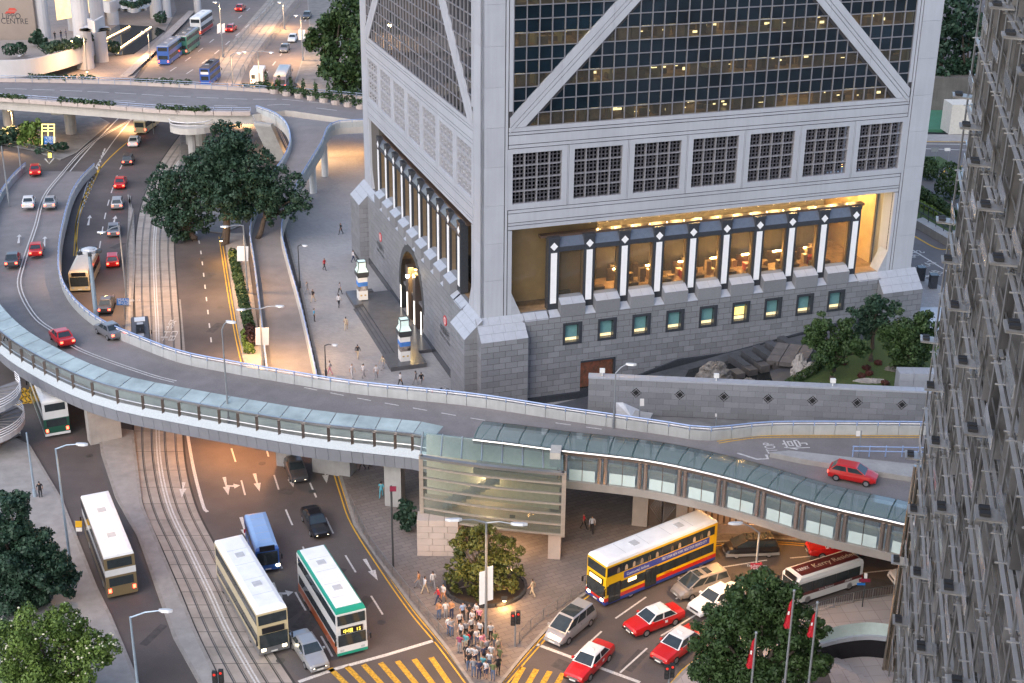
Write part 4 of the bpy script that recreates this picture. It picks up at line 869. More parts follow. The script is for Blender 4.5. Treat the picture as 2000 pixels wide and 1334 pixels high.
for i in range(7):
    t=98-i*8.08;put('guide_tube',MB().cyl(FP(t,.3,0),FP(t,.3,76),.07,n=6),STEEL,ot,world=True)
    put('guide_tube',MB().cyl(FP(t-2.7,.15,0),FP(t-2.7,.15,76),.05,n=6),STEEL,ot,world=True)
ty=MB();ty.loft([[(-.5,-.5,.0),(.5,-.5,0),(.55,.75,.05),(-.55,.75,.05)],[(-.5,-.5,.1),(.5,-.5,.1),(.62,.75,.2),(-.62,.75,.2)]]);ty=ty.mesh('lamp_tray');ty.materials.append(LEDGE)
lm=MB();lm.box(-.42,-.08,.15,.6,.2,.34).box(.08,.42,.15,.6,.2,.34);lm=lm.mesh('floodlight');lm.materials.append(BLACK)
for z in (54.1,45.6,37.1,28.4,19.3,10.5):
    for i in range(6):
        t=98-i*8.08;o=fput('lamp_tray',ty,LEDGE,t-.4,.55,z);put('floodlight',lm,BLACK,o)
# corner columns at the foot, catching warm street light
for k in range(5): put('corner_column',MB().cyl(FP(98.8,-.6+.32*k,0),FP(98.8,-.6+.24*k,18),.16,n=10),mat('polished column',(.55,.5,.42),.18,.95,.05,1),ot,world=True)
for k in range(9):
    z=3+k*3.1
    put('big_window_rail',MB(TF).box(44,52,-.35,.25,z,z+.28),STEEL,ot,world=True);put('big_window_pane',MB(TF).box(44.3,51.8,-.5,-.45,z+.3,z+3.05),FING,ot,world=True)
for z in (14.,23.): put('lit_window',MB(TF).box(53,56,-.49,-.46,z,z+1.2),mat('orange lit window',(1,.5,.2),.5,emit=1.2,ecol=(1,.42,.12)),ot,world=True)
# ================= garden, retaining wall and bank beside the tower =================
gr=root('granite_garden_wall',BL(7.5,-11.9,4),PS+math.atan2(-13.4,30.7),'grey granite block wall with diamond grilles between garden and flyover','wall')
GL=38.
put('wall_core',MB().box(.02,GL,.03,.87,-4,3.85),GROUT,gr)
for r in range(6):
    z=r*.63;x=-(r%2)*.75
    while x<GL-.1:
        a,b_=max(x,0)+.01,min(x+1.5,GL)-.01;x+=1.5
        if b_-a>.15: put('granite_block',MB().box(a,b_,0,.05,z+.01,z+.62),GRAN,gr)
    put('end_block',MB().box(-.01,.03,.03,.87,z+.01,z+.62),GRAN,gr)
for k in range(25): put('coping_stone',MB().box(-.05+k*1.53,k*1.53+1.46,-.06,.95,3.8,3.98),GCAP,gr)
LAT=mat('lattice bars',(.25,.25,.26),.5)
for k in range(7):
    x=4.75+k*4.35;d=MB();d.hexa([(x,-.012,1.9),(x+.55,-.012,2.45),(x,-.012,3.0),(x-.55,-.012,2.45)],[(x,-.004,1.9),(x+.55,-.004,2.45),(x,-.004,3.0),(x-.55,-.004,2.45)]);g=put('diamond_grille',d,mat('grille black',(.012,.012,.013),.8),gr)
    b=MB()
    for s in (-.18,.18):
        for u,v in (((x-.275+s/2*2-.0,2.175+s),(x+.275+s,2.725+s)),):
            pass
        b.tube([(x-.275+s,-.02,2.725+s),(x+.275+s,-.02,2.175+s)],.025,4);b.tube([(x-.275+s,-.02,2.175-s),(x+.275+s,-.02,2.725-s)],.025,4)
    put('lattice',b,LAT,g)
for k,x in enumerate((1.3,12.6,24.)):
    l=root('wall_floodlight',gr.matrix_basis@V((0,0,0)),0)
    bpy.data.objects.remove(l)
    c=world_of(gr)@V((x,.4,3.98));l=put('wall_floodlight',MB().cbox((0,0,.0),.1,.1,.35).cbox((0,0,.35),.5,.35,.4),WHITE,loc=c,label=('small white floodlight on the garden wall near its open end','small white floodlight on the garden wall above the pond rocks','small white floodlight on the garden wall below the clipped tree')[k],cat='floodlight',group='floodlights on the garden wall')
bank=MB();Q=[BL(5,-19,4.2),BL(7.4,-12.2,4.1),BL(38,-25.6,4.2),V((40,121.8,5.6)),V((24,121.4,5.6)),V((17.8,120.2,5.6)),V((13.6,121.5,5.6)),V((8,123.2,5.3))]
bank.poly(Q);put('paved_bank',bank,DIRT,kind='structure')
put('paved_bank',MB().hexa([V((40,121.4,0)),V((90,121,0)),V((90,150,0)),BL(38,-25,0)],[V((40,121.4,5.9)),V((90,121,6)),V((90,150,6)),BL(38,-25,4.2)]),DIRT,kind='structure')
put('ramp_wall',MB().hexa([G(1203,815,4),G(1240,822,4),G(1248,806,4),G(1212,800,4)],[G(1203,786,5.8),G(1240,822,4.1),G(1262,806,4.1),G(1216,786,5.8)]),mat('white rendered wall',(.6,.62,.66),.7),label='small white sloping ramp wall in front of the granite garden wall',cat='wall')
# garden ground
gz=[BL(5,-12,.06),BL(4.7,-2.1,.06),BL(11,-1,.06),BL(14,-1,.5),BL(22.6,-1,2.4),BL(29,-1,2.6),BL(47.3,-1,4.4),BL(49,-12,4.2),BL(46,-27,4.2),BL(38,-24.6,4.0),BL(22.5,-18.1,2.6),BL(7.6,-11,.1)]
gp=MB();gp.poly([gz[0],gz[1],gz[2],gz[3],gz[11]]);gp.poly([gz[3],gz[4],gz[10],gz[11]]);gp.poly([gz[4],gz[5],gz[10]]);gp.poly([gz[5],gz[6],gz[7],gz[8],gz[9],gz[10]])
put('garden_paving',gp,mat('dark slate paving',(.075,.08,.09),.4,0,.2,.8),kind='structure')
lw=[(1545,752),(1590,726),(1622,700),(1668,672),(1730,640),(1840,650),(1850,782),(1700,775),(1600,763)]
put('lawn',MB().prism([(p.x,p.y) for p in px(lw,4.4)],4.,4.4),GRASS,kind='structure')
put('pond',MB().prism([(p.x,p.y) for p in px([(1330,752),(1345,722),(1380,712),(1450,708),(1540,712),(1575,725),(1545,752),(1450,757)],3.0)],2.7,3.0),mat('dark pond water',(.01,.013,.014),.04,0,.1,1,spec=.6),kind='structure')
hd=MB();hp=px([(1545,750),(1590,724),(1622,698)],4.9)+[]
edge=root('clipped_hedge',px([(1600,755)],4.4)[0],0,'low clipped hedge edging the garden lawn','hedge')
SLB=mat('dark stone slab',(.07,.075,.085),.3,0,.25,1.5,rnd=.12);SLB2=mat('brown stone slab',(.1,.094,.094),.35,0,.2,1.5,rnd=.1)
wt=root('stone_terrace',px([(1550,690)],3.2)[0],0,'sloping dark stone terrace with stepped slabs leading into garden pond','terrace')
for i in range(3):
    for j in range(3):
        P=lambda a,b_:px([(1510+75*a-22*b_+8,668+8*a+36*b_-5*a*0)],5.2-1.2*b_)[0]
        a0,a1,b0_,b1=i/3+.01,(i+1)/3-.01,j/3+.01,(j+1)/3-.01
        put('slab',MB().hexa([P(a0,b0_)-V((0,0,.5)),P(a1,b0_)-V((0,0,.5)),P(a1,b1)-V((0,0,.5)),P(a0,b1)-V((0,0,.5))],[P(a0,b0_),P(a1,b0_),P(a1,b1),P(a0,b1)]),SLB2,wt,world=True)
for i in range(5):
    c=px([(1440+i*24,728-i*6)],3.4)[0];put('step_block',MB().cbox((c.x,c.y,2.6),1.1,1.5,1.0+.1*i,PS+.1),SLB2,wt,world=True);put('channel_slab',MB().cbox((c.x+.6,c.y+2.6,2.6),.9,3.2,1.2+.2*i,PS+.1),SLB,wt,world=True)
put('plinth_run',MB().hexa([BL(16,-1.2,1),BL(29,-1.2,1),BL(29,-2.6,1),BL(16,-2.6,1)],[BL(16,-1.2,1.6),BL(29,-1.2,3.4),BL(29,-2.6,3.2),BL(16,-2.6,1.4)]),SLB,wt,world=True)
put('plinth_run',MB().hexa([BL(29,-1.2,1),BL(44,-1.2,1),BL(44,-3.2,1),BL(29,-3.2,1)],[BL(29,-1.2,3.4),BL(44,-1.2,5.0),BL(44,-3.2,4.8),BL(29,-3.2,3.2)]),SLB,wt,world=True)
def rock(c,sx,sy,sz,seed,n=20,m=11):
    rr=random.Random(seed);b=MB();rings=[]
    for j in range(m+1):
        a=math.pi/2*j/m;rings.append([V((math.cos(a)*sx*math.cos(2*math.pi*k/n)*rr.uniform(.65,1.25),math.cos(a)*sy*math.sin(2*math.pi*k/n)*rr.uniform(.65,1.25),math.sin(a)*sz*rr.uniform(.75,1.2)-.2)) for k in range(n)])
    return b.loft(rings)
ROCK=mat('scholar rock',(.17,.16,.15),.85,0,.45,2.2,bump=1.);ROCKW=mat('pale rock',(.33,.315,.305),.8,0,.3,2,bump=1.)
for k,(x,y,z,sx,sy,sz,m,lb) in enumerate(((1395,743,3.,1.9,1.3,2.2,ROCK,'craggy grey rock in the garden pond beside the wall'),(1462,750,3.,1.1,.8,.8,ROCK,'low grey rock in the pond below the stone steps'),(1560,730,3.3,.9,.8,2.3,ROCKW,'tall pale rock beside the lawn edge'),(1585,728,3.6,1.3,.9,1.3,ROCKW,'broad pale rock behind the tall pale rock'),(1700,745,4.4,1.9,.6,.5,ROCKW,'flat pale rock lying on the lawn between flower tufts'),(1745,722,4.4,1.2,.6,.6,ROCK,'grey rock on the lawn under the dense tree'))):
    put('garden_rock',rock((0,0,0),sx,sy,sz,k),m,loc=G(x,y,z),label=lb,cat='rock',group='garden rocks')
gbk=root('garden_block',px([(1790,770)],4.4)[0],PS-.35,'pale granite gate block at the end of the lawn','wall')
for i in range(3):
    for r in range(3): put('granite_block',MB().box(i*1.5-2.2+.01,i*1.5-.72,-.8,.8,r*.9+.01,r*.9+.89),GCAP,gbk)
# walls and road behind the tower on the right
put('retaining_wall',MB().hexa([G(1805,215,3),G(1960,215,3),G(1960,205,3),G(1805,205,3)],[G(1805,215,3)+V((0,0,6)),G(1960,215,3)+V((0,0,6)),G(1960,205,3)+V((0,0,6)),G(1805,205,3)+V((0,0,6))]),mat('stained wall',(.13,.12,.11),.9,0,.3,.3,streak=.3),label='stained concrete retaining wall below the hillside trees',cat='wall')
put('sports_court',MB().prism([(p.x,p.y) for p in px([(1795,212),(1960,212),(1960,257),(1795,252)],3)],2.5,3.0),mat('green court',(.05,.17,.1),.8,0,.12,.4),kind='structure')
put('white_hut',MB().cbox(G(1877,256,3),6,4,5.2,.1),mat('cream wall',(.6,.57,.5),.7),label='small cream utility box standing on the green court',cat='hut')
put('road',MB().prism([(p.x,p.y) for p in px([(1760,262),(1980,262),(1990,560),(1760,610)],3.0)],1.,2.99),asphalt('upper road',(.13,.12,.118),.1),kind='structure')
upr=px([(1790,262),(1970,264),(1970,277),(1790,275)],3.1);put('pavement',MB().prism([(p.x,p.y) for p in upr],2.9,3.1),ISLE,kind='structure')
mk2=root('road_marking',(0,0,0),kind='structure')
line([G(1790,281,3.0),G(1975,283,3.0)],.3,WPAINT,z=.012,par=mk2,sm=False);line([G(1790,276.5,3.0),G(1975,278,3.0)],.3,YEL,z=.012,par=mk2,sm=False);line([G(1790,290,3.0),G(1975,296,3.0)],.3,WPAINT,z=.012,par=mk2,sm=False)
put('verge',MB().prism([(p.x,p.y) for p in px([(1785,306),(1835,306),(1856,318),(1820,335),(1785,340)],3.2)],2.9,3.25),GRASS,kind='structure')
put('verge',MB().prism([(p.x,p.y) for p in px([(1785,385),(1800,378),(1880,430),(1880,485),(1785,425)],3.2)],2.9,3.3),GRASS,kind='structure')
line([G(1835,345,3),G(1850,331,3),G(1880,324,3)],.25,YEL,z=.012,par=mk2)
tw=root('stepped_parapet',G(1820,455,3),0,'grey stone parapet wall with dark railing beside the taxi stand','wall')
w0,w1=G(1785,443,3),G(1860,487,3);put('wall',MB().hexa([w0,w1,w1+V((1.4,1,0)),w0+V((1.4,1,0))],[w0+V((0,0,1.1)),w1+V((0,0,1.1)),w1+V((1.4,1,1.1)),w0+V((1.4,1,1.1))]),CONC,tw,world=True)
for k in range(6):
    p=w0.lerp(w1,k/5)+V((1.,.7,1.1));put('rail_post',MB().cyl(p,p+V((0,0,.8)),.06,n=4),DGREY,tw,world=True)
put('handrail',MB().tube([w0+V((1.,.7,1.9)),w1+V((1.,.7,1.9))],.06,4),DGREY,tw,world=True)
fr_=root('black_railing',G(1820,425,3.2),0,'black metal railing between hedge and the sloping path','railing')
w0,w1=G(1785,410,3.3),G(1860,450,3.3)
for k in range(9):
    p=w0.lerp(w1,k/8);put('rail_post',MB().cyl(p,p+V((0,0,1.5)),.07,n=4),DGREY,fr_,world=True)
put('handrail',MB().tube([w0+V((0,0,1.5)),w1+V((0,0,1.5))],.07,4).tube([w0+V((0,0,.2)),w1+V((0,0,.2))],.05,4),DGREY,fr_,world=True)
line([G(1780,487,3.0),G(1850,530,3.0)],.25,WPAINT,z=.012,par=mk2,sm=False);line([G(1785,461,3),G(1830,485,3),G(1862,487,3)],.3,YEL,z=.012,par=mk2)
xd=G(1782,508,3.0)-G(1830,520,3.0)
text('lettering','STAND',1.7,G(1808,492,3.02),G(1780,507,3.0)-G(1808,492,3.0),G(1800,480,3.0)-G(1808,505,3.0),WPAINT,mk2);text('lettering','TAXI',1.7,G(1833,512,3.02),G(1800,527,3.0)-G(1833,512,3.0),G(1825,500,3.0)-G(1833,525,3.0),WPAINT,mk2);text('lettering','的士',1.9,G(1845,532,3.02),G(1820,545,3.0)-G(1845,532,3.0),G(1840,520,3.0)-G(1848,545,3.0),WPAINT,mk2)
put('pavement',MB().prism([(p.x,p.y) for p in px([(1775,515),(1800,540),(1850,565),(1850,640),(1790,640),(1760,560)],3.1)],1.,3.12),PLAZA,kind='structure')
for k,(x,y,lb) in enumerate(((1797,547,'dark bollard block nearest to the tower corner pier'),(1821,562,'dark bollard block beside the finned office tower'))): put('bollard_block',MB().cbox((0,0,0),.9,.9,1.7).cbox((0,0,1.7),1.0,1.0,.12),DGRAN,loc=G(x,y,3.1),label=lb,cat='bollard',group='dark bollards behind the tower')
put('pale_plinth',MB().prism([(p.x,p.y) for p in px([(1790,600),(1850,600),(1850,650),(1800,640)],4.4)],2,4.4),GCAP,label='pale granite plinth beyond the garden trees',cat='wall')
# ================= entrance court at lower right =================
ct=root('curved_glass_balustrade',G(1680,1250),0,'curved greenish glass balustrade above a dark wall near the flagpoles','balustrade')
cu=resamp(cr([G(*p,.13) for p in ((1600,1262),(1640,1252),(1690,1246),(1738,1250))],6),.5)
n=max(1,len(cu)//4)
for i in range(0,len(cu)-n,n): put('pane',MB().strip(lift(cu[i:i+n+1],.35),lift(cu[i:i+n+1],1.5)),MT['frosted balustrade'],ct,world=True)
put('coping',MB().wall(cu,[(-.25,-.1),(.25,-.1),(.25,.35),(-.25,.35)]),GCAP,ct,world=True)
put('dark_wall',MB().strip(lift(offs(cu,-.26),.0),lift(offs(cu,-.26),-1.7)),mat('black granite',(.008,.008,.01),.2),ct,world=True)
p=cu[-1];put('end_post',MB().cyl(p,p+V((0,0,1.7)),.16,n=10),MT['polished column'],ct,world=True)
# ================= vegetation =================
import numpy as np
def leafmat(n,c1,c2,var=.4):
    m=bpy.data.materials.new(n);m.use_nodes=True;t=m.node_tree;N=t.nodes;L=t.links;b=N['Principled BSDF'];b.inputs['Roughness'].default_value=.55;b.inputs['Specular IOR Level'].default_value=.3
    geo=N.new('ShaderNodeNewGeometry');nz=N.new('ShaderNodeTexNoise');nz.inputs['Scale'].default_value=.55;nz.inputs['Detail'].default_value=3;L.new(geo.outputs['Position'],nz.inputs['Vector'])
    ad=N.new('ShaderNodeMath');ad.operation='MULTIPLY_ADD';ad.inputs[1].default_value=.55;L.new(geo.outputs['Random Per Island'],ad.inputs[0])
    mr=N.new('ShaderNodeMapRange');mr.inputs['From Min'].default_value=.3;mr.inputs['From Max'].default_value=.7;mr.inputs['To Max'].default_value=.5;L.new(nz.outputs['Fac'],mr.inputs['Value']);L.new(mr.outputs[0],ad.inputs[2])
    mx=N.new('ShaderNodeMix');mx.data_type='RGBA';mx.inputs['A'].default_value=(*c1,1);mx.inputs['B'].default_value=(*c2,1);L.new(ad.outputs[0],mx.inputs['Factor']);L.new(mx.outputs['Result'],b.inputs['Base Color'])
    MT[n]=m;return m
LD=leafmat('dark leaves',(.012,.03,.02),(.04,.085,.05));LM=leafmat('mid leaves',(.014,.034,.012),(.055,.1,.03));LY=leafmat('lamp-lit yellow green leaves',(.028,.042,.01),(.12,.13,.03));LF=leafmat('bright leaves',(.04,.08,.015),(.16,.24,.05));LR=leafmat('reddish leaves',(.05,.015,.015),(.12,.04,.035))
LR2=leafmat('dark red leaves',(.02,.012,.01),(.06,.025,.022));BARK=mat('bark',(.07,.055,.045),.9,0,.3,3,bump=.5);FLOW=mat('white blossom',(.6,.58,.42),.6,0,.1,3)
def leaves(lobes,size,cover=1.15,seed=1,fill=.5,flat=0.):
    rg=np.random.default_rng(seed);Vs=[];
    for (c,r) in lobes:
        rx,ry,rz_=(r if isinstance(r,(tuple,list)) else (r,r,r*.85));ra=(rx*ry*rz_)**(1/3)
        n=int(4*math.pi*ra*ra*cover/(size*size*.55));n=max(12,min(n,7000))
        d=rg.normal(size=(n,3));d/=np.linalg.norm(d,axis=1)[:,None]
        d=d[(d[:,2]>-.75)|(rg.random(n)<.4)];n=len(d)
        # bumpy radius so that the outline is uneven
        k=rg.normal(size=(9,3));k/=np.linalg.norm(k,axis=1)[:,None];am=rg.uniform(.5,1,9)
        bump=np.clip((d@k.T),0,1)**6@am*.22
        rad=(1-fill*rg.random(n)**2.2)*(.86+bump)
        P=np.array(c)+d*rad[:,None]*np.array([rx,ry,rz_])
        nn=d+rg.normal(size=(n,3))*.55;nn/=np.linalg.norm(nn,axis=1)[:,None]
        a=np.cross(nn,rg.normal(size=(n,3)));a/=np.linalg.norm(a,axis=1)[:,None];b=np.cross(nn,a)
        s=(size*rg.uniform(.6,1.25,n))[:,None]
        Vs.append(np.stack([P-a*s*.62,P-b*s*.34+nn*s*.1,P+a*s*.62,P+b*s*.34+nn*s*.1],1))
    A=np.concatenate(Vs).reshape(-1,3);return A
def quads(A,name):
    n=len(A);me=bpy.data.meshes.new(name);me.vertices.add(n);me.vertices.foreach_set('co',A.astype(np.float32).ravel());me.loops.add(n);me.loops.foreach_set('vertex_index',np.arange(n,dtype=np.int32));me.polygons.add(n//4);me.polygons.foreach_set('loop_start',np.arange(0,n,4,dtype=np.int32));me.update();me.validate();return me
def vplane(x,y,base,dy=0.):
    "point of the photo ray on the upright plane through base facing the camera"
    d=ray(x,y);t=(base.y+dy)/d.y;return V((d.x*t,d.y*t,CAMH+d.z*t))
def tree(name,label,bpx,lobes,m,size,z=0.,cover=1.15,trunk=.35,seed=1,group=None,cat='tree',fill=.7,blossom=0,limb=True,base=None,cname='crown'):
    b=base if base is not None else G(bpx[0],bpx[1],z);rr=random.Random(seed)
    t=root(name,b,0,label,cat,group);L=[];C=[]
    for q in lobes:
        dy=q[3] if len(q)>3 else rr.uniform(-.5,.5)*q[2]*b.y/FPX
        c=vplane(q[0],q[1],b,dy);r=q[2]*(c-V((0,0,CAMH))).length/FPX;C.append((c-b,r));L.append((c-b,r*.7))
        for i in range(11):
            d=V((rr.gauss(0,1),rr.gauss(0,1),rr.gauss(.15,.9))).normalized();k=rr.uniform(.2,.42);L.append((c-b+d*r*rr.uniform(.66,1.02),r*k))
    put(cname,quads(leaves(L,size,cover,seed,fill),cname),m,t)
    if blossom:
        rg=random.Random(seed);mb=MB()
        for i in range(blossom):
            c,r=rg.choice(L);d=V((rg.gauss(0,1),rg.gauss(0,1),abs(rg.gauss(0,1)))).normalized();mb.dome(c+V((d.x*r,d.y*r,d.z*r*.88)),(rg.uniform(.06,.12)),.1,.09,5,2,True)
        put('blossom',mb,FLOW,t)
    if limb:
        top=sum((c for c,_ in C),V((0,0,0)))/len(C);zmin=max(.8,min(c.z-r*.4 for c,r in C));fork=V((top.x*.35,top.y*.35,max(.8,min(zmin*1.0+.6,top.z*.6))));mb=MB();mb.tube([V((0,0,-.3)),V((0,0,.4)),fork*.5+V((.1,0,.0)),fork],[trunk*1.5,trunk*1.05,trunk*.9,trunk*.8],8)
        for c,r in C: mb.tube([fork-V((0,0,.3)),fork.lerp(c,.5)+V((0,0,.2)),c],[trunk*.55,trunk*.35,trunk*.12],5)
        put('trunk',mb,BARK,t)
    return t
tree('spreading_tree','broad dark green tree with tall rounded crown in front of the stair landing',(440,478),[(425,290,48),(455,275,36),(400,320,45),(445,335,55),(490,320,45),(470,375,48),(430,390,45),(500,365,40),(415,360,42),(475,410,34)],LD,.42,seed=2,trunk=.6,cover=1.15,group='trees on the traffic island')
tree('spreading_tree','dark green tree leaning left over the tram tracks',(380,470),[(350,345,42),(325,375,38),(375,380,40),(315,410,32),(350,420,40),(385,430,36),(345,450,22),(300,395,20),(370,462,14)],LD,.42,seed=3,trunk=.5,cover=1.15,group='trees on the traffic island')
tree('spreading_tree','smaller dark tree hanging over the access ramp railing',(500,480),[(555,360,32),(580,385,26),(540,395,28),(565,408,22),(520,350,26),(595,405,16),(530,420,18),(520,395,24)],LD,.4,seed=4,trunk=.4,cover=1.15,group='trees on the traffic island')
tree('street_tree','leafy green tree by the avenue bend at top of photo',(655,190),[(640,50,34),(665,25,38),(630,85,30),(660,85,36),(690,60,34),(650,120,32),(695,15,30),(610,70,16)],LM,.75,seed=5,trunk=.6,group='trees behind the tower')
tree('street_tree','darker tree beside the tower edge above the bridge',(690,215),[(690,130,34),(660,150,30),(700,165,30),(640,140,22),(700,100,30),(675,175,24),(715,60,40)],LM,.75,seed=6,trunk=.5,group='trees behind the tower')
tree('street_tree','dark dense tree at left edge above the flowering tree',(40,1190),[(20,985,34),(0,1030,45),(60,1060,48),(40,1105,55),(100,1110,42),(125,1140,30),(0,1140,55),(70,1160,45),(120,1095,22)],LD,.3,seed=7,trunk=.4,cover=2.4)
tree('flowering_tree','bright green tree dotted with white blossoms at lower left corner',(110,1390),[(70,1235,52),(120,1225,42),(30,1275,55),(165,1245,38),(110,1290,60),(180,1290,40),(215,1265,26),(60,1330,60),(150,1340,52),(0,1240,38)],LF,.22,seed=8,trunk=.3,cover=1.3,fill=.75,blossom=230)
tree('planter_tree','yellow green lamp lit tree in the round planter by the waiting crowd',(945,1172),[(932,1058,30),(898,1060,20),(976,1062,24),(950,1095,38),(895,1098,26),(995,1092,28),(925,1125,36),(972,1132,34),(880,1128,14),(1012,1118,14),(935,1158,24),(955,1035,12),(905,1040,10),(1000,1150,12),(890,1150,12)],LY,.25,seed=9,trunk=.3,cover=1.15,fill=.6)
tree('street_tree','large round dark tree standing in front of the flagpoles',(1480,1400),[(1490,1165,48),(1440,1190,46),(1540,1190,44),(1400,1235,48),(1470,1235,60),(1545,1240,52),(1590,1235,30),(1385,1290,44),(1450,1300,60),(1530,1300,60),(1585,1290,40),(1420,1330,45)],LM,.25,seed=10,trunk=.4,cover=2.1)
tree('garden_tree','cloud pruned light green tree on the garden lawn',(1625,742),[(1606,635,22),(1650,638,18),(1595,659,23),(1638,655,25),(1582,667,13),(1613,681,30),(1646,683,26),(1672,673,22),(1682,688,16),(1625,708,22)],LM,.26,z=4.4,cover=1.7,seed=11,trunk=.28,fill=.3,group='garden trees')
tree('garden_tree','taller dark tree against the granite wall of the bank',(1700,705),[(1714,594,22),(1674,613,19),(1706,615,24),(1743,606,17),(1698,640,22),(1725,630,20),(1680,640,15)],LD,.28,z=4.4,cover=1.7,seed=12,trunk=.25,group='garden trees')
tree('garden_tree','dense rounded tree touching the finned office tower',(1785,735),[(1765,640,38),(1803,637,28),(1783,675,36),(1745,660,28),(1800,690,30),(1760,700,25),(1793,712,20),(1815,660,22)],LM,.27,z=4.4,cover=1.7,seed=13,trunk=.25,group='garden trees')
for k,(bx,by,lb,lob) in enumerate(((1835,205,'hillside tree next to the tower edge at upper right',[(1835,20,34),(1850,60,30),(1835,100,28),(1845,140,26),(1825,150,18),(1815,90,20),(1830,60,24)]),(1885,205,'hillside tree between the two towers at upper right',[(1875,10,34),(1895,50,30),(1880,90,32),(1870,130,26),(1900,135,26),(1915,95,24),(1860,155,20),(1885,160,18)]))):
    tree('hillside_tree',lb,(bx,by),lob,LD,.8,z=3,seed=20+k,trunk=.5,group='hillside trees')
# clipped shrubs and hedges
def shrub(name,label,x,y,z,rx,ry,h,m=LM,size=.25,seed=1,group=None,cat='shrub',rz=0,cover=2.2):
    t=root(name,G(x,y,z),rz,label,cat,group);put('foliage',quads(leaves([((0,0,h*.5),(rx,ry,h*.55))],size,cover,seed,.25),'foliage'),m,t);put('stem',MB().cyl((0,0,-.1),(0,0,h*.4),.08,n=5),BARK,t);return t
shrub('topiary_ball','round clipped bush near the tower edge on the verge',1811,350,3.2,1.6,1.6,3.6,LM,.4,31,'topiary balls')
shrub('topiary_ball','larger round clipped bush beside the finned office tower',1856,388,3.2,2.3,2.3,5.2,LM,.4,32,'topiary balls')
def hedge(name,label,pts,z,w,h,m,size=.25,seed=1,group=None,root_=None,step=.9):
    P=resamp([G(a,b_,z) for a,b_ in pts],step);t=root_ or root(name,P[0],0,label,'hedge',group)
    L=[((p-t.location)+V((0,0,h*.45)),(step*.75,w,h*.55)) for p in P];put('foliage',quads(leaves(L,size,1.6,seed,.3),'foliage'),m,t);return t
hedge('hedge','loose green hedge above the black railing behind the tower',[(1790,385),(1830,410),(1870,440)],3.2,1.6,2.,LM,.4,40)
hedge('hedge','low round bushes along the sloping path behind the tower',[(1796,402),(1822,416),(1850,436)],3.2,.6,.9,LF,.3,41)
hedge('clipped_hedge','',[(1545,752),(1590,726),(1622,700)],4.4,.4,.9,LM,.2,42,root_=edge);hedge('clipped_hedge','',[(1548,757),(1650,768),(1750,776)],4.4,.4,.9,LM,.2,43,root_=edge)
hedge('hedge','clipped green hedge in the central planter strip',[(455,500),(468,560),(480,615),(488,645)],.16,.9,1.1,LM,.3,44)
hedge('hedge','reddish shrub clump at the near end of central planter',[(488,652),(494,678)],.16,.9,1.3,LR2,.3,45)
hedge('hedge','yellow green low plants beside the reddish shrubs',[(480,655),(487,690)],.16,.45,.8,LF,.25,46)
for k,(x,y,lb) in enumerate(((1648,712,'flower tuft closest to the pruned tree'),(1683,738,'flower tuft on the lawn nearest the garden wall'),(1692,722,'middle flower tuft on the lawn'),(1714,712,'flower tuft near the trunk of the dark tree'),(1729,752,'flower tuft beside the pale granite gate block'),(1697,733,'flower tuft behind the flat pale rock'))):
    shrub('flower_tuft',lb,x,y,4.4,.45,.45,.5,LR,.16,50+k,'flower tufts on the lawn',cat='flowers')
rr=random.Random(5)
for k,(P,off) in enumerate(((fE,.38),(nE,-.38))):
    seq=[(3,9),(13,20),(24,31),(36,42)] if k else [(6,14),(20,28),(33,40),(46,53),(57,63)]
    names=[('flower bed in the far planters, first from the photo edge','flower bed in the far planters left of the tram','flower bed in the far planters behind the tram','flower bed in far planters right of the tram','flower bed in the far planters next to tree line'),('planter shrubs on the near bridge side at the photo edge','planter shrubs on the near bridge side above the sign island','planter shrubs on near bridge side over the avenue','planter shrubs on near bridge side beside the stair landing')][k]
    for (i,j),lb in zip(seq,names):
        Q=[p+V((0,0,.65)) for p in offs(P,off)[i:min(j,len(P)-1)]]
        if len(Q)<2: continue
        t=root('planter_shrubs',Q[0],0,lb,'shrubs','shrubs in the bridge planters')
        put('foliage',quads(leaves([(p-Q[0]+V((0,0,.25)),(.9,.5,rr.uniform(.35,.7))) for p in Q],.4,1.5,60+i+k*7,.4),'foliage'),LM,t)
for k in range(9):
    x=512+k*24;y=170+k*4.2;b=G(x,y,8.7)
    t=root('potted_conifer',b,0,'potted round shrub with small cone, number %s along the bridge right of the tram'%('one two three four five six seven eight nine'.split()[k]),'potted plant','potted conifers on the bridge')
    put('foliage',quads(leaves([((0,0,.3),(1.5,.8,.7)),((.8,0,1.5),(.35,.35,1.2))],.4,1.6,80+k,.3),'foliage'),LM,t);put('pot',MB().cyl((0,0,-.7),(0,0,.1),.8,.9,10),PLT,t)
# greenery on the island at upper left
tree('island_bush','loose yellow green bush behind the blue road sign',(60,290),[(55,255,16),(75,250,16),(45,272,14),(70,272,14)],LF,.6,seed=71,trunk=.15)
tree('island_bush','dark bush under the bridge stairs at photo edge',(20,285),[(15,262,16),(35,258,14),(0,270,16),(25,275,12)],LD,.6,seed=72,trunk=.15)
tree('island_bush','low dark shrubs behind the sign island kerb',(105,300),[(90,290,9),(110,288,9),(125,285,8),(75,294,8)],LD,.5,seed=73,trunk=.1)
tree('small_tree','small dark bush beside the stone base of stair hall',(795,1040),[(795,990,16),(785,1005,14),(805,1010,14),(795,1025,14)],LD,.35,seed=74,trunk=.12,cover=2.2)
pl=root('round_planter',G(945,1165),0,'dark round planter bed around the lamp lit tree','planter');c=G(948,1150)
put('soil',MB().prism([(c.x-G(945,1165).x+3.3*math.cos(k*math.pi/12),c.y-G(945,1165).y+2.9*math.sin(k*math.pi/12)) for k in range(24)],.0,.3),mat('planter soil',(.03,.02,.015),.9),pl)
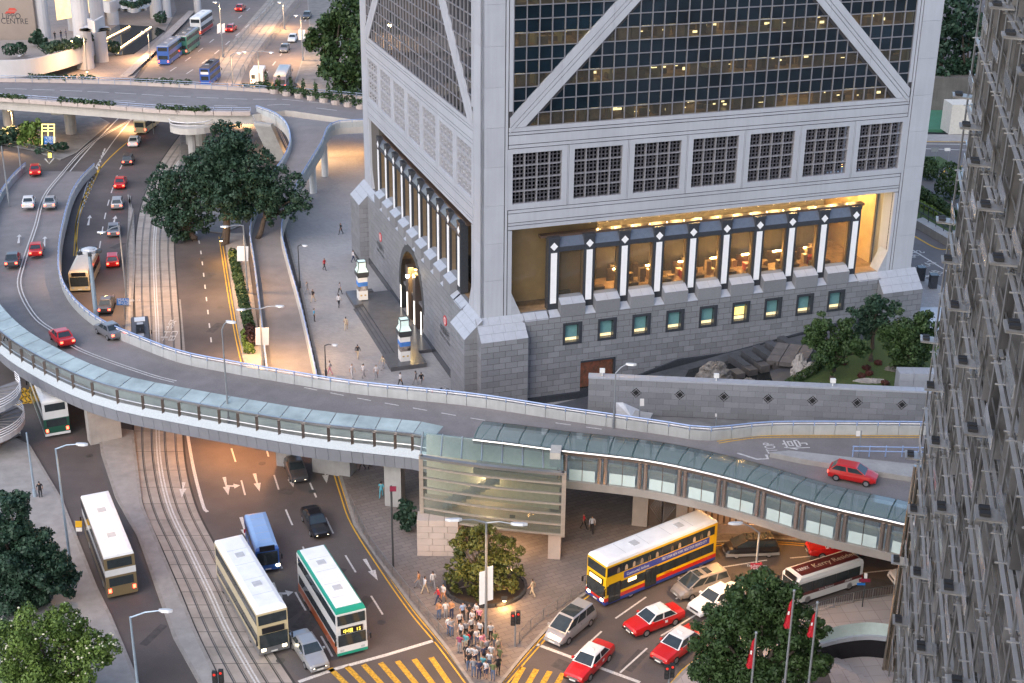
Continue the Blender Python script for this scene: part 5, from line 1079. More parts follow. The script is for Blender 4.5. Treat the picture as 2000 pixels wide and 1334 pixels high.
for k in range(24):
    a0,a1=k*math.pi/12,(k+1)*math.pi/12;o=c-G(945,1165);f=lambda r,a:(o.x+r*1.14*math.cos(a),o.y+r*math.sin(a));put('rim_stone',MB().prism([f(2.92,a0+.01),f(3.15,a0+.01),f(3.15,a1-.01),f(2.92,a1-.01)],.0,.42),DGRAN,pl)
# ================= vehicles =================
AG=mat('car glass',(.03,.04,.045),.05,0,.2,2,spec=.7);CHR=mat('chrome',(.6,.6,.6),.2,.9);HLON=mat('lit headlamp',(1,.95,.8),.3,emit=8,ecol=(1,.86,.55));HLOFF=mat('headlamp',(.6,.62,.62),.15,.2);TLON=mat('lit tail lamp',(.8,.03,.02),.4,emit=7,ecol=(1,.06,.03));TLOFF=mat('tail lamp',(.3,.01,.01),.3);PLATE=mat('number plate',(.7,.7,.66),.5);RIM=mat('wheel rim',(.45,.45,.46),.35,.7);INT=mat('bus interior',(.05,.05,.045),.7,0,.6,2.5,isl=.4)
PT=lambda n,c,r=.28,mt=.0:mat(n,c,r,mt,.04,1.5,coat=.5)
RED=PT('taxi red paint',(.52,.012,.012));SILV=PT('silver paint',(.45,.45,.45),.3,.5);CHAMP=PT('champagne paint',(.42,.37,.32),.3,.5);BLK=PT('black paint',(.012,.012,.015));WHP=PT('white body paint',(.72,.72,.71));DKC=PT('dark grey paint',(.06,.06,.065));GRY=PT('mid grey paint',(.22,.22,.23),.3,.4)
_wc={}
def wheels(t,xs,y,r,w=.22):
    key=(r,w)
    if key not in _wc:
        a=MB();a.cyl((0,-w/2,0),(0,w/2,0),r,n=14);a=a.mesh('tyre');a.materials.append(BLACK);b=MB()
        for s in (-1,1): b.cyl((0,s*w/2*.7,0),(0,s*(w/2+.015),0),r*.62,n=12)
        b=b.mesh('rim');b.materials.append(RIM);_wc[key]=(a,b)
    for x in xs:
        for s in (-1,1):
            k=put('wheel',_wc[key][0],BLACK,t,loc=(x,s*y,r));put('rim',_wc[key][1],RIM,k)
def car(name,label,kind,col,roof=None,lit=0,tail=0,group=None,sign=False,detail=True,lower=None):
    t=root(name,(0,0,0),0,label,'taxi' if sign else ('van' if kind=='van' else 'car'),group)
    if kind=='van': S=[(-2.38,.5,.95,.74),(-2.3,.3,1.05,.84),(-1.4,.24,1.08,.89),(.6,.24,1.05,.89),(1.5,.25,1.0,.87),(2.1,.28,.82,.8),(2.38,.4,.6,.66)];cb=(-2.22,1.75,.8,1.03);ct=(-1.95,.55,.68,1.74);wb=1.45
    elif kind=='hatch': S=[(-2.0,.45,.9,.7),(-1.95,.3,.98,.8),(-1,.25,1.,.85),(.8,.25,.96,.85),(1.5,.26,.88,.82),(2.0,.4,.7,.7)];cb=(-1.85,1.1,.78,.97);ct=(-1.35,.3,.62,1.48);wb=1.25
    else: S=[(-2.36,.45,.84,.7),(-2.28,.3,.94,.79),(-1.5,.24,.98,.845),(.9,.24,.97,.85),(1.6,.25,.9,.83),(2.25,.3,.79,.78),(2.36,.42,.68,.7)];cb=(-1.55,1.08,.79,.96);ct=(-.98,.3,.63,1.47);wb=1.34
    b=MB()
    rings=[]
    for x,z0,z1,w in S: rings.append([(x,-w*.92,z0),(x,-w,z0+.12),(x,-w,(z0+z1)/2+.06),(x,-w*.9,z1-.03),(x,-w*.55,z1+.015),(x,w*.55,z1+.015),(x,w*.9,z1-.03),(x,w,(z0+z1)/2+.06),(x,w,z0+.12),(x,w*.92,z0)])
    b.loft(rings);put('body',b,col,t,smooth=False)
    if lower: put('lower_trim',MB().box(S[0][0]-.01,S[-1][0]+.01,-S[3][3]-.012,S[3][3]+.012,.24,.5),lower,t)
    (x0,x1,wb_,zb),(X0,X1,wt,zt)=cb,ct
    c=MB();c.hexa([(x0,-wb_,zb),(x1,-wb_,zb),(x1,wb_,zb),(x0,wb_,zb)],[(X0,-wt,zt-.05),(X1,-wt,zt-.05),(X1,wt,zt-.05),(X0,wt,zt-.05)]);put('cabin',c,roof or col,t)
    r=MB();r.loft([[(X0-.06,-wt-.02,zt-.06),(X1+.06,-wt-.02,zt-.06),(X1+.06,wt+.02,zt-.06),(X0-.06,wt+.02,zt-.06)],[(X0+.08,-wt+.1,zt),(X1-.08,-wt+.1,zt),(X1-.08,wt-.1,zt),(X0+.08,wt-.1,zt)]]);put('roof',r,roof or col,t)
    L=lambda a,b_,f:tuple(p+(q-p)*f for p,q in zip(a,b_))
    def quad(p00,p10,p11,p01,n,i=.08,nm='window',off=.012,j=None):
        j=i if j is None else j;f=lambda u,v:V(L(L(p00,p10,u),L(p01,p11,u),v));q=[f(i,j),f(1-i,j),f(1-i,1-j),f(i,1-j)];put(nm,MB().poly([p+V(n)*off for p in q]),AG,t)
    zt_=zt-.05
    quad((x1,-wb_,zb),(x1,wb_,zb),(X1,wt,zt_),(X1,-wt,zt_),(.6,0,.6),.06,'windscreen');quad((x0,wb_,zb),(x0,-wb_,zb),(X0,-wt,zt_),(X0,wt,zt_),(-.7,0,.5),.08,'rear_window')
    nw=3 if kind=='van' else 2
    for s in (-1,1):
        for k in range(nw):
            u0,u1=k/nw,(k+1)/nw;B0,B1=x0+(x1-x0)*u0,x0+(x1-x0)*u1;T0,T1=X0+(X1-X0)*u0,X0+(X1-X0)*u1
            quad((B0,s*wb_,zb),(B1,s*wb_,zb),(T1,s*wt,zt_),(T0,s*wt,zt_),(0,s,.3),.06,'side_window',.012,.1)
    wheels(t,(-wb,wb),S[3][3]-.1,.31)
    xf,xr=S[-2][0],S[0][0]
    for s in (-1,1):
        put('headlight',MB().hexa([(xf-.05,s*.72,.52),(xf+.1,s*.68,.52),(xf+.12,s*.42,.52),(xf+.06,s*.42,.52)],[(xf-.1,s*.72,.74),(xf+.02,s*.68,.72),(xf+.04,s*.42,.72),(xf-.02,s*.42,.74)]),HLON if lit else HLOFF,t)
        put('tail_light',MB().box(xr-.015,xr+.06,s*.46 if s>0 else -.72,.72 if s>0 else -.46,.62,.82),TLON if tail else TLOFF,t)
    if detail:
        put('bumper',MB().box(S[-1][0]-.1,S[-1][0]+.04,-.72,.72,.3,.46),BLK if sign else col,t);put('rear_bumper',MB().box(S[0][0]-.05,S[0][0]+.1,-.74,.74,.32,.48),BLK if sign else col,t)
        put('number_plate',MB().box(S[-1][0]+.04,S[-1][0]+.055,-.24,.24,.36,.48),PLATE,t);put('rear_plate',MB().box(S[0][0]-.065,S[0][0]-.05,-.24,.24,.5,.62),PLATE,t)
        for s in (-1,1): put('wing_mirror',MB().box(x1-.35,x1-.2,s*(wb_+.02) if s>0 else -wb_-.2,wb_+.2 if s>0 else -wb_-.02,zb+.02,zb+.14),col,t);
        if kind!='van': put('grille',MB().box(S[-1][0]-.02,S[-1][0]+.03,-.4,.4,.5,.64),CHR if sign else DKC,t)
        for s in (-1,1): 
            put('door_handle',MB().box(-.3,-.14,s*.85-.01,s*.85+.012,.86,.9),CHR,t)
    if sign:
        put('roof_sign',MB().hexa([(-.25,-.22,zt),(-.12,-.22,zt),(-.12,.22,zt),(-.25,.22,zt)],[(-.22,-.2,zt+.12),(-.15,-.2,zt+.12),(-.15,.2,zt+.12),(-.22,.2,zt+.12)]),WHP,t)
        for s in (-1,1): put('door_badge',MB().box(-.6,-.36,s*.857-.004,s*.857+.004,.6,.82),WHP,t)
    return t
def by_wheels(t,f,r,wb,y,side=1,z=0):
    "stand the car so that its two wheels on one side touch these photo points"
    a,b=G(f[0],f[1],z),G(r[0],r[1],z);d=(a-b);L=d.length;d.normalize();n=V((-d.y,d.x,0));s=min(max(L/wb,.97),1.12);c=(a+b)/2-n*side*y*s
    t.location=c;t.rotation_euler=(0,0,math.atan2(d.y,d.x));t.scale=(s,s,s)
def by_line(t,c,to,z0=0,z1=None,s=1.):
    a=c if isinstance(c,Vector) else G(c[0],c[1],z0);b=to if isinstance(to,Vector) else G(to[0],to[1],z0 if z1 is None else z1);d=b-a
    t.location=a;h=math.hypot(d.x,d.y);t.rotation_euler=(0,-math.atan2(d.z,h),math.atan2(d.y,d.x));t.scale=(s,s,s)
GT='red taxis at the junction';t=car('taxi','red taxi with white roof crossing the stop line nearest the photo bottom','sedan',RED,WHP,sign=True,group=GT);by_wheels(t,(1150.5,1330),(1187,1292.4),2.68,.75)
t=car('taxi','red taxi with both headlamps lit in the middle lane','sedan',RED,WHP,lit=1,sign=True,group=GT);by_wheels(t,(1261,1243),(1317,1221),2.68,.75)
t=car('taxi','red taxi half hidden by the large round tree','sedan',RED,WHP,sign=True,group=GT);by_wheels(t,(1317,1297.5),(1363,1263),2.68,.75)
t=car('taxi','red taxi partly covered by the glazed footbridge','sedan',RED,WHP,sign=True,group=GT);by_wheels(t,(1604.7,1092),(1670,1090.5),2.68,.75)
t=car('minivan','silver minivan with black glass roof waiting beside the pavement railing','van',SILV,lit=1);by_wheels(t,(1109,1258),(1151.4,1222.7),2.9,.79)
put('roof_glass',MB().poly([(-.9,-.6,1.755),(.5,-.6,1.755),(.5,.6,1.755),(-.9,.6,1.755)]),AG,t)
t=car('minivan','champagne minivan with two sunroofs beside the yellow bus','van',CHAMP);by_wheels(t,(1349.8,1172.6),(1408,1153.7),2.9,.79)
for x in (.1,-.75): put('sunroof',MB().box(x,x+.5,-.42,.42,1.74,1.752),AG,t)
t=car('minivan','black minivan with silver skirt near the slatted wall','van',BLK,lower=SILV);by_wheels(t,(1437.7,1090.9),(1501,1088.4),2.9,.79)
for x in (.1,-.6,-1.4): put('sunroof',MB().box(x,x+.55,-.5,.5,1.74,1.752),AG,t)
t=car('car','white car hidden behind the crown of the large round tree','sedan',WHP);by_wheels(t,(1385,1205),(1440,1178),2.68,.75)
t=car('car','white car nose showing beside the finned office tower','sedan',WHP);by_wheels(t,(1772,1148),(1835,1142),2.68,.75)
# ---- buses ----
def bus(name,label,L,decks,c,cat='bus',H=None,W=2.5,group=None,lit=0,tail=0,doors=(),wh=None,nwin=7):
    t=root(name,(0,0,0),0,label,cat,group);H=H or (4.35 if decks==2 else 3.1);h=L/2;w=W/2
    b=MB();b.loft([[(-h,-w,.32),(h-.05,-w,.32),(h-.05,w,.32),(-h,w,.32)],[(-h,-w,H-.35),(h-.02 if decks==1 else h-.12,-w,H-.35),(h-.02 if decks==1 else h-.12,w,H-.35),(-h,w,H-.35)],[(-h+.08,-w+.12,H-.12),(h-.3,-w+.12,H-.12),(h-.3,w-.12,H-.12),(-h+.08,w-.12,H-.12)]]);put('body',b,c['body'],t)
    put('roof',MB().loft([[(-h+.0,-w+.02,H-.32),(h-.12,-w+.02,H-.32),(h-.12,w-.02,H-.32),(-h+.0,w-.02,H-.32)],[(-h+.05,-w+.08,H-.1),(h-.3,-w+.08,H-.1),(h-.3,w-.08,H-.1),(-h+.05,w-.08,H-.1)],[(-h+.4,-w+.4,H),(h-.7,-w+.4,H),(h-.7,w-.4,H),(-h+.4,w-.4,H)]]),c.get('rim',c['roof']),t)
    if 'rim' in c: put('roof_panel',MB().box(-h+.25,h-.6,-w+.22,w-.22,H-.06,H+.012),c['roof'],t)
    for x in ((-h*.45,h*.35) if decks==2 else ()): put('roof_hatch',MB().box(x-.35,x+.35,-.35,.35,H-.02,H+.05),mat('hatch grey',(.5,.5,.5),.6),t)
    for k in range(1,5):
        x=-h+L*k/5;put('roof_seam',MB().box(x-.015,x+.015,-w+.42,w-.42,H-.02,H+.018 if 'rim' in c else H+.006),mat('seam grey',(.45,.45,.44),.7),t)
    bands=c.get('bands',())
    for z0,z1,m in bands:
        put('band',MB().box(-h-.008,h-.03,-w-.008,w+.008,z0,z1),m,t)
    levels=[(1.25,2.15)] if decks==1 else [(1.25,2.1),(H-1.35,H-.5)]
    for li,(z0,z1) in enumerate(levels):
        for s in (-1,1):
            put('window_band',MB().box(-h+.35,h-.25,s*w-.012,s*w+.012,z0,z1),AG,t)
            fr=MB()
            for k in range(nwin+1):
                x=-h+.35+(2*h-.6)*k/nwin;fr.box(x-.04,x+.04,s*w-.018,s*w+.018,z0,z1)
            put('window_frame',fr,c.get('pillar',BLK),t,kind='stuff')
        put('front_screen',MB().box(h-.16,h+.012-(.06 if li else 0),-w+.12,w-.12,z0-(.35 if li==0 else .0),z1),AG,t)
        put('rear_window',MB().box(-h-.014,-h,-w+.25,w-.25,z0+.05,z1),AG,t)
    zs=levels[0][1]+.1
    put('destination_sign',MB().box(h-.08,h+.012,-w+.35,w-.35,zs,zs+.5),BLK,t)
    for x0,x1 in doors:
        d=put('door',MB().box(x0,x1,w-.005,w+.02,.4,2.2),BLK,t)
        for q in (x0+.06,(x0+x1)/2+.03): put('door_glass',MB().box(q,q+(x1-x0)/2-.1,w+.02,w+.028,.5,2.1),AG,d)
    wheels(t,wh or (-h+2.6,h-2.6),w-.16,.48,.3)
    for s in (-1,1):
        put('headlight',MB().box(h-.06,h+.02,s*.85-.16,s*.85+.16,.62,.82),HLON if lit else HLOFF,t);put('tail_light',MB().box(-h-.02,-h+.04,s*1.0-.12,s*1.0+.12,.75,1.1),TLON if tail else TLOFF,t)
        put('mirror',MB().cyl((h-.05,s*(w+.05),2.0),(h+.22,s*(w+.18),1.9),.03,n=5).box(h+.16,h+.28,s*(w+.18)-.06,s*(w+.18)+.06,1.45,1.9),BLK,t)
    put('number_plate',MB().box(h-.0,h+.025,-.26,.26,.42,.54),PLATE,t)
    return t
def by_side(t,f,r,W,side,L,z=0,front=True):
    "front and rear ground points of one flank; anchored at the front"
    a,b=G(f[0],f[1],z),G(r[0],r[1],z);d=(a-b).normalized();n=V((-d.y,d.x,0));c=a-d*L/2-n*side*W/2;t.location=c;t.rotation_euler=(0,0,math.atan2(d.y,d.x))
YB=PT('bus yellow',(.78,.46,.01));RB=PT('bus red',(.55,.03,.02));BB=PT('bus blue',(.03,.06,.28));AD=mat('advert blue',(.05,.07,.33),.4);GB=PT('bus green',(.02,.3,.2));OB=PT('bus orange',(.5,.11,.02));CREAM=PT('cream paint',(.6,.5,.3));MARO=PT('maroon paint',(.1,.02,.022));BLU=PT('van blue',(.04,.12,.4))
ROOFW=mat('white roof',(.84,.84,.83),.5,0,.07,.9)
yb=bus('double_decker_bus','yellow double decker bus with white roof, blue advert band and red stripe',12.6,2,dict(body=YB,roof=ROOFW,bands=((.32,.62,BB),(.62,.98,RB))),doors=((4.6,5.9),(.6,1.9)),wh=(-4.6,-3.2,3.4),lit=1,nwin=8)
by_side(yb,(1180,1190),(1386,1103),2.5,1,12.6)
put('advert_band',MB().box(-5.4,4.3,1.25,1.275,2.3,2.92),AD,yb);put('advert_frame',MB().box(-5.45,4.35,1.25,1.268,2.25,2.97),YB,yb)
M=Matrix.Translation(yb.location)@Matrix.Rotation(yb.rotation_euler.z,4,'Z');RM[yb.name]=M
bt=lambda nm,s,sz,x,y,z,m,sx=1.:text(nm,s,sz,M@V((x,y,z)),M.to_3x3()@V((-1,0,0)),V((0,0,1)),m,yb,sx=sx)
bt('advert_lettering','FIRST STOP: NEW YORK, NEXT STOP: MEXICO CITY',.36,.1,1.28,2.5,WHITE,.62);bt('advert_lettering','Continental Airlines',.38,4.0,1.28,2.46,WHITE,.8);bt('operator_lettering','Citybus',.3,-.3,1.27,1.02,RB)
put('lit_number',MB().box(2.9,3.8,1.255,1.28,1.75,2.05),mat('amber display',(1,.7,.3),.4,emit=3,ecol=(1,.62,.25)),yb);put('lit_destination',MB().box(6.3,6.325,-.75,.75,2.27,2.63),MT['amber display'],yb);put('front_lower_panel',MB().box(6.29,6.31,-1.2,1.2,.95,1.2),WHP,yb)
rr=random.Random(9);
for k in range(13):
    x=-5.3+k*.85
    if rr.random()<.75: put('seated_passenger',MB().loft([[(x-.16,1.262,3.05),(x+.16,1.262,3.05),(x+.16,1.266,3.05),(x-.16,1.266,3.05)],[(x-.14,1.262,3.38),(x+.14,1.262,3.38),(x+.14,1.266,3.38),(x-.14,1.266,3.38)],[(x-.06,1.262,3.55),(x+.06,1.262,3.55),(x+.06,1.266,3.55),(x-.06,1.266,3.55)]]),mat('passenger clothes',(.4,.3,.2),.8,0,.3,1,rnd=.7),yb)
nw=bus('double_decker_bus','double decker bus with green rimmed white roof and orange skirt at the stop line',10.2,2,dict(body=WHP,roof=ROOFW,rim=GB,bands=((.32,1.1,OB),)),wh=(-3.6,-2.1,2.6),nwin=6);by_side(nw,(661,1288),(585,1160),2.4,-1,10.2)
put('bumper_skirt',MB().box(4.95,5.13,-1.26,1.26,.3,.55),GB,nw);put('front_panel',MB().box(4.95,5.115,-1.255,1.255,.55,1.1),WHP,nw);put('rear_vent',MB().box(-5.12,-5.0,-1.2,1.2,1.0,1.25),GB,nw)
M=Matrix.Translation(nw.location)@Matrix.Rotation(nw.rotation_euler.z,4,'Z');RM[nw.name]=M
text('route_lettering','中環  15',.42,M@V((5.125,-.75,2.28)),M.to_3x3()@V((0,1,0)),V((0,0,1)),mat('yellow display',(.8,.6,.1),.4,emit=1.2,ecol=(1,.75,.1)),nw)
k=bus('minibus','white minibus with maroon roof panel and lettering turning into the street',7.0,1,dict(body=WHP,roof=WHP,bands=((.95,1.25,MARO),)),H=2.75,W=2.1,wh=(-2.2,2.3),nwin=5);by_side(k,(1556,1192),(1688,1149),2.1,1,7.0)
k.location=k.location+V((0,.4,0))
put('roof_panel',MB().box(-3.2,2.9,-.72,.72,2.72,2.765),MARO,k);M=Matrix.Translation(k.location)@Matrix.Rotation(k.rotation_euler.z,4,'Z');RM[k.name]=M
text('roof_lettering','Kerry Residence',.8,M@V((1.2,.25,2.77)),M.to_3x3()@V((-1,0,0)),M.to_3x3()@V((0,-1,0)),mat('gold lettering',(.5,.42,.32),.5),k);text('roof_lettering','KERRY',.55,M@V((2.75,.1,2.77)),M.to_3x3()@V((-1,0,0)),M.to_3x3()@V((0,-1,0)),WHITE,k,sx=.75)
text('side_lettering','KERRY',.26,M@V((-1.6,1.07,1.02)),M.to_3x3()@V((-1,0,0)),V((0,0,1)),WHITE,k);text('side_lettering','Kerry Residence',.24,M@V((1.2,1.07,1.02)),M.to_3x3()@V((-1,0,0)),V((0,0,1)),WHITE,k)
lb=bus('double_decker_bus','long white roofed double decker bus with yellowish sides beside the tram tracks',12.,2,dict(body=CREAM,roof=ROOFW,bands=((.32,.9,GRY),)),wh=(-4.4,-3.0,3.4),lit=1)
by_line(lb,V((*G(487,1118,4.2).xy,0)),V((*G(560,1240,4.2).xy,0)))
l2=bus('double_decker_bus','white roofed bus with brown rear and red tail lamps on the left road',11.5,2,dict(body=PT('brown bus paint',(.2,.15,.08)),roof=ROOFW,bands=((2.3,2.9,WHP),)),tail=1,wh=(-3.6,3.2));by_line(l2,V((*G(207,1020,4.2).xy,0)),V((*G(172,930,4.2).xy,0)))
l3=bus('double_decker_bus','green backed white bus with tail lamps lit emerging under the flyover',11,2,dict(body=WHP,roof=ROOFW,bands=((.6,2.2,PT('dark green paint',(.02,.09,.06))),)),tail=1,wh=(-3.4,3.2));by_line(l3,G(98,812),G(72,745))
van=bus('delivery_van','blue high roofed van driving towards the junction',6.2,1,dict(body=BLU,roof=PT('pale blue paint',(.25,.4,.65)),pillar=BLU),cat='van',H=2.7,W=2.0,lit=1,wh=(-1.9,1.9),nwin=3);by_line(van,G(513,1085),G(528,1130))
tr=bus('minibus','cream roofed minibus at the red traffic light below the bridge',7,1,dict(body=CREAM,roof=PT('beige roof',(.6,.52,.38))),H=2.7,W=2.1,tail=1,wh=(-2,2.2),nwin=4);by_line(tr,G(287,253),G(310,236))
bg_=bus('coach','beige roofed coach heading under the flyover',9,1,dict(body=CREAM,roof=PT('sand roof',(.55,.45,.32))),H=3.0,wh=(-2.6,2.8));by_line(bg_,G(168,548),G(140,610))
# small cars queueing with tail lamps lit
PTH=[G(*p) for p in ((196,640),(208,605),(222,560),(222,512),(223,455),(229,405),(236,365),(250,325),(262,287),(282,257))]
for i,(x,y,col,lb_) in enumerate(((209,602,DKC,'dark car on the left road closest to the flyover'),(221,515,RED,'red car on the left road beside the tall mast'),(223,455,GRY,'grey car on the left road, second from the mast'),(230,403,SILV,'silver car on the left road near the lane arrow'),(236,363,RED,'red car in the queue beside the tram tracks'),(251,318,DKC,'dark car in the queue behind the third car'),(263,282,WHP,'white car in the queue just behind the cream minibus'))):
    j=min(range(len(PTH)-1),key=lambda q:(PTH[q]-G(x,y)).length);t=car('car',lb_,'hatch' if i%2 else 'sedan',col,tail=1,group='cars queueing on the left road',detail=False);by_line(t,G(x,y),G(x,y)+(PTH[min(j+1,len(PTH)-1)]-PTH[max(j-1,0)]).normalized()*4,s=1.05)
for x,y,z,x2,y2,z2,col,lb_ in ((70,338,.55,72,318,.3,RED,'red car leaving the flyover ramp, farthest one'),(57,402,1.35,62,380,1.1,WHP,'white car on the ramp beside its outer parapet'),(99,402,1.3,104,380,1.0,SILV,'silver car on the inner lane of the ramp'),(26,515,3.2,36,480,2.7,DKC,'dark car on the ramp at the photo edge'),(72,495,2.9,78,465,2.4,RED,'red car on the ramp inside the double line'),(122,668,5.95,100,645,5.6,RED,'red car on the flyover curve above the covered walkway'),(215,655,5.95,190,640,5.7,GRY,'grey car on the flyover curve near the inner parapet')):
    t=car('car',lb_,'sedan',col,tail=1,group='cars on the flyover ramp',detail=False);by_line(t,G(x,y,z+.01),G(x2,y2,z2+.01),s=1.05)
t=car('car','red car merging on the flyover behind the footbridge roof','hatch',RED,tail=1,detail=False);by_line(t,G(1665,937,6.51),G(1760,956,6.51),s=1.05)
t=car('car','dark car with amber headlamps driving down the lane beside yellow lines','sedan',BLK,lit=1,detail=False);by_line(t,G(617,1030),G(634,1062),s=1.05)
t=car('car','silver saloon car with bright headlamps beside the stop line','sedan',SILV,lit=1);by_line(t,G(604,1282),G(628,1318),s=1.05)
t=car('car','dark car passing under the flyover on the middle lanes','sedan',DKC,lit=1,detail=False);by_line(t,G(578,925),G(586,945),s=1.05)
# trams
def tramcar(label,body,roofc):
    t=bus('tram',label,8.6,2,dict(body=body,roof=roofc),cat='tram',H=4.0,W=2.0,wh=(-1.2,1.2),nwin=6)
    put('roof_equipment',MB().box(-1.6,.8,-.5,.5,4.0,4.18),DGREY,t);put('trolley_pole',MB().cyl((0,0,4.1),(-2.8,0,4.9),.04,n=5),DGREY,t)
    for k in range(6): put('roof_slat',MB().box(-1.5+k*.4,-1.3+k*.4,-.45,.45,4.18,4.26),BLACK,t)
    return t
t=tramcar('double decker tram with dark grey roof seen from above by the flyover',mat('tram dark green',(.03,.06,.05),.5),mat('tram grey roof',(.1,.1,.11),.7));by_line(t,V((*G(274,642,4.0).xy,0)),V((*G(268,560,4.0).xy,0)))
put('white_hatch',MB().box(2.2,3.4,-.6,.6,4.0,4.08),WHITE,t)
t=tramcar('blue double decker tram on the avenue behind the road bridge',mat('tram blue',(.03,.1,.4),.4),mat('tram brown roof',(.12,.1,.1),.7));by_line(t,G(412,160),G(460,118))
put('white_front_panel',MB().box(4.3,4.33,-.9,.9,2.6,3.2),WHITE,t);put('white_rear_panel',MB().box(-4.33,-4.3,-.8,.8,2.5,3.0),WHITE,t)
FARB=dict(wh=(-3,3),nwin=6)
for (x,y,x2,y2,c,lb_,d) in ((395,62,440,30,dict(body=WHP,roof=ROOFW,bands=((.4,1.2,RB),)),'white and red double decker bus far along the avenue',2),(333,118,375,85,dict(body=BLU,roof=PT('slate roof',(.2,.22,.28))),'blue bus on the avenue beside the pavement steps',2),(368,98,410,66,dict(body=PT('far green paint',(.05,.2,.15)),roof=GRY),'green bus on the avenue next to the blue bus',2),(553,165,560,150,dict(body=PT('slate coach paint',(.12,.13,.2)),roof=GRY),'slate grey coach on the avenue near the tree line',1)):
    t=bus('city_bus',lb_,10.5,d,c,tail=1,group='buses on the far avenue',**FARB);by_line(t,G(x,y),G(x2,y2))
t=bus('box_truck','white box truck on the avenue beside the potted conifers',6,1,dict(body=WHP,roof=ROOFW),cat='truck',H=2.9,wh=(-1.8,1.9),nwin=3);by_line(t,G(505,160),G(516,140))
for x,y,x2,y2,c,lb_,a in ((600,35,612,15,DKC,'dark car with lit headlamps far up the avenue',1),(572,80,586,58,WHP,'white car with lit headlamps on the far avenue lanes',1),(556,100,566,84,GRY,'grey car with lit headlamps nearest to the far tree line',1),(470,20,500,-5,RED,'red car with tail lamps far along the avenue',0),(452,60,480,38,RED,'red car with tail lamps beside the lamp banner',0)):
    t=car('car',lb_,'sedan',c,lit=a,tail=1-a,group='cars on the far avenue',detail=False)
    if a: by_line(t,G(x,y),G(2*x-x2,2*y-y2),s=1.1)
    else: by_line(t,G(x,y),G(x2,y2),s=1.1)
# ================= people =================
SKIN=mat('skin',(.42,.25,.17),.6);HAIR=mat('black hair',(.012,.01,.01),.5)
def body(pose):
    "one continuous figure grown with a skin modifier from joints; returns a mesh whose faces carry skin/hair/top/trousers/shoes slots"
    J={'pel':(0,0,.93),'waist':(0,0,1.05),'chest':(0,.01,1.28),'neckb':(0,.0,1.44),'neck':(0,.01,1.52),'head':(0,.03,1.6),'crown':(0,.02,1.7)}
    Rr={'pel':(.15,.11),'waist':(.14,.1),'chest':(.17,.115),'neckb':(.09,.08),'neck':(.055,.055),'head':(.085,.1),'crown':(.07,.08)}
    E=[('pel','waist'),('waist','chest'),('chest','neckb'),('neckb','neck'),('neck','head'),('head','crown')]
    for s,n in ((-1,'l'),(1,'r')):
        st=pose.get('stride',0)*s;kn=.5;
        J['hip'+n]=(s*.09,0,.86);J['knee'+n]=(s*.1,st*.5+.03,.5);J['ank'+n]=(s*.1,st-.02-max(0,-st)*.1,.09+max(0,-st)*.12);J['toe'+n]=(s*.11,st+.14,.04+max(0,-st)*.02)
        Rr.update({'hip'+n:(.1,.1),'knee'+n:(.062,.062),'ank'+n:(.042,.045),'toe'+n:(.045,.03)})
        E+=[('pel','hip'+n),('hip'+n,'knee'+n),('knee'+n,'ank'+n),('ank'+n,'toe'+n)]
        arm=pose.get('arm'+n,'down');sh=(s*.19,0,1.4);J['sh'+n]=sh
        el=(s*.25,-.02-st*.3,1.12);wr=(s*.25,.1-st*.6,.88)
        if arm=='bent': el=(s*.25,-.02,1.13);wr=(s*.12,.25,1.12)
        if arm=='up': el=(s*.27,.1,1.2);wr=(s*.14,.2,1.45)
        d=V(wr)-V(el);d.normalize();hd=V(wr)+d*.09
        J['el'+n]=el;J['wr'+n]=wr;J['hd'+n]=tuple(hd);Rr.update({'sh'+n:(.065,.065),'el'+n:(.045,.045),'wr'+n:(.032,.032),'hd'+n:(.04,.025)})
        E+=[('chest','sh'+n),('sh'+n,'el'+n),('el'+n,'wr'+n),('wr'+n,'hd'+n)]
        side=V((1,0,0)) if abs(d.x)<.7 else V((0,0,1))
        for k in range(4):
            o=side*(-.027+.018*k);a=hd+o+d*.02;c=hd+o*1.2+d*(.085-.008*abs(k-1.3))+V((0,.012,0));J['f%d%s'%(k,n)]=tuple(a);J['g%d%s'%(k,n)]=tuple(c);Rr['f%d%s'%(k,n)]=(.009,.009);Rr['g%d%s'%(k,n)]=(.007,.007);E+=[('hd'+n,'f%d%s'%(k,n)),('f%d%s'%(k,n),'g%d%s'%(k,n))]
        th=V(wr)+d*.04;J['th'+n]=tuple(th+side*(-.05*s)+d*.04);Rr['th'+n]=(.01,.01);E.append(('wr'+n,'th'+n))
    nm=list(J);me=bpy.data.meshes.new('person');me.from_pydata([J[k] for k in nm],[(nm.index(a),nm.index(b)) for a,b in E],[])
    o=bpy.data.objects.new('tmp',me);COL.objects.link(o);m=o.modifiers.new('s','SKIN');m.use_smooth_shade=True
    for i,k in enumerate(nm): sv=me.skin_vertices[0].data[i];sv.radius=Rr[k];sv.use_root=(k=='pel')
    u=o.modifiers.new('u','SUBSURF');u.levels=1;u.render_levels=1
    bpy.context.view_layer.update();r=bpy.data.meshes.new_from_object(o.evaluated_get(bpy.context.evaluated_depsgraph_get()));bpy.data.objects.remove(o);r.name='person'
    r.materials.clear()
    for q in (SKIN,HAIR,WHITE,DGREY,BLACK): r.materials.append(q)
    sk=pose.get('skirt');sl=pose.get('sleeve',1.17)
    for p in r.polygons:
        c=p.center;x,y,z=abs(c.x),c.y,c.z
        if z>1.5: k=1 if (z>1.63 or y<.045) else 0
        elif z>1.45: k=0
        elif x>.205 or (x>.1 and y>.16 and z>.95): k=2 if z>sl else 0
        elif z>.95: k=2
        elif z>.1: k=3 if not(sk and z<.5) else 0
        else: k=4
        p.material_index=k
    return r
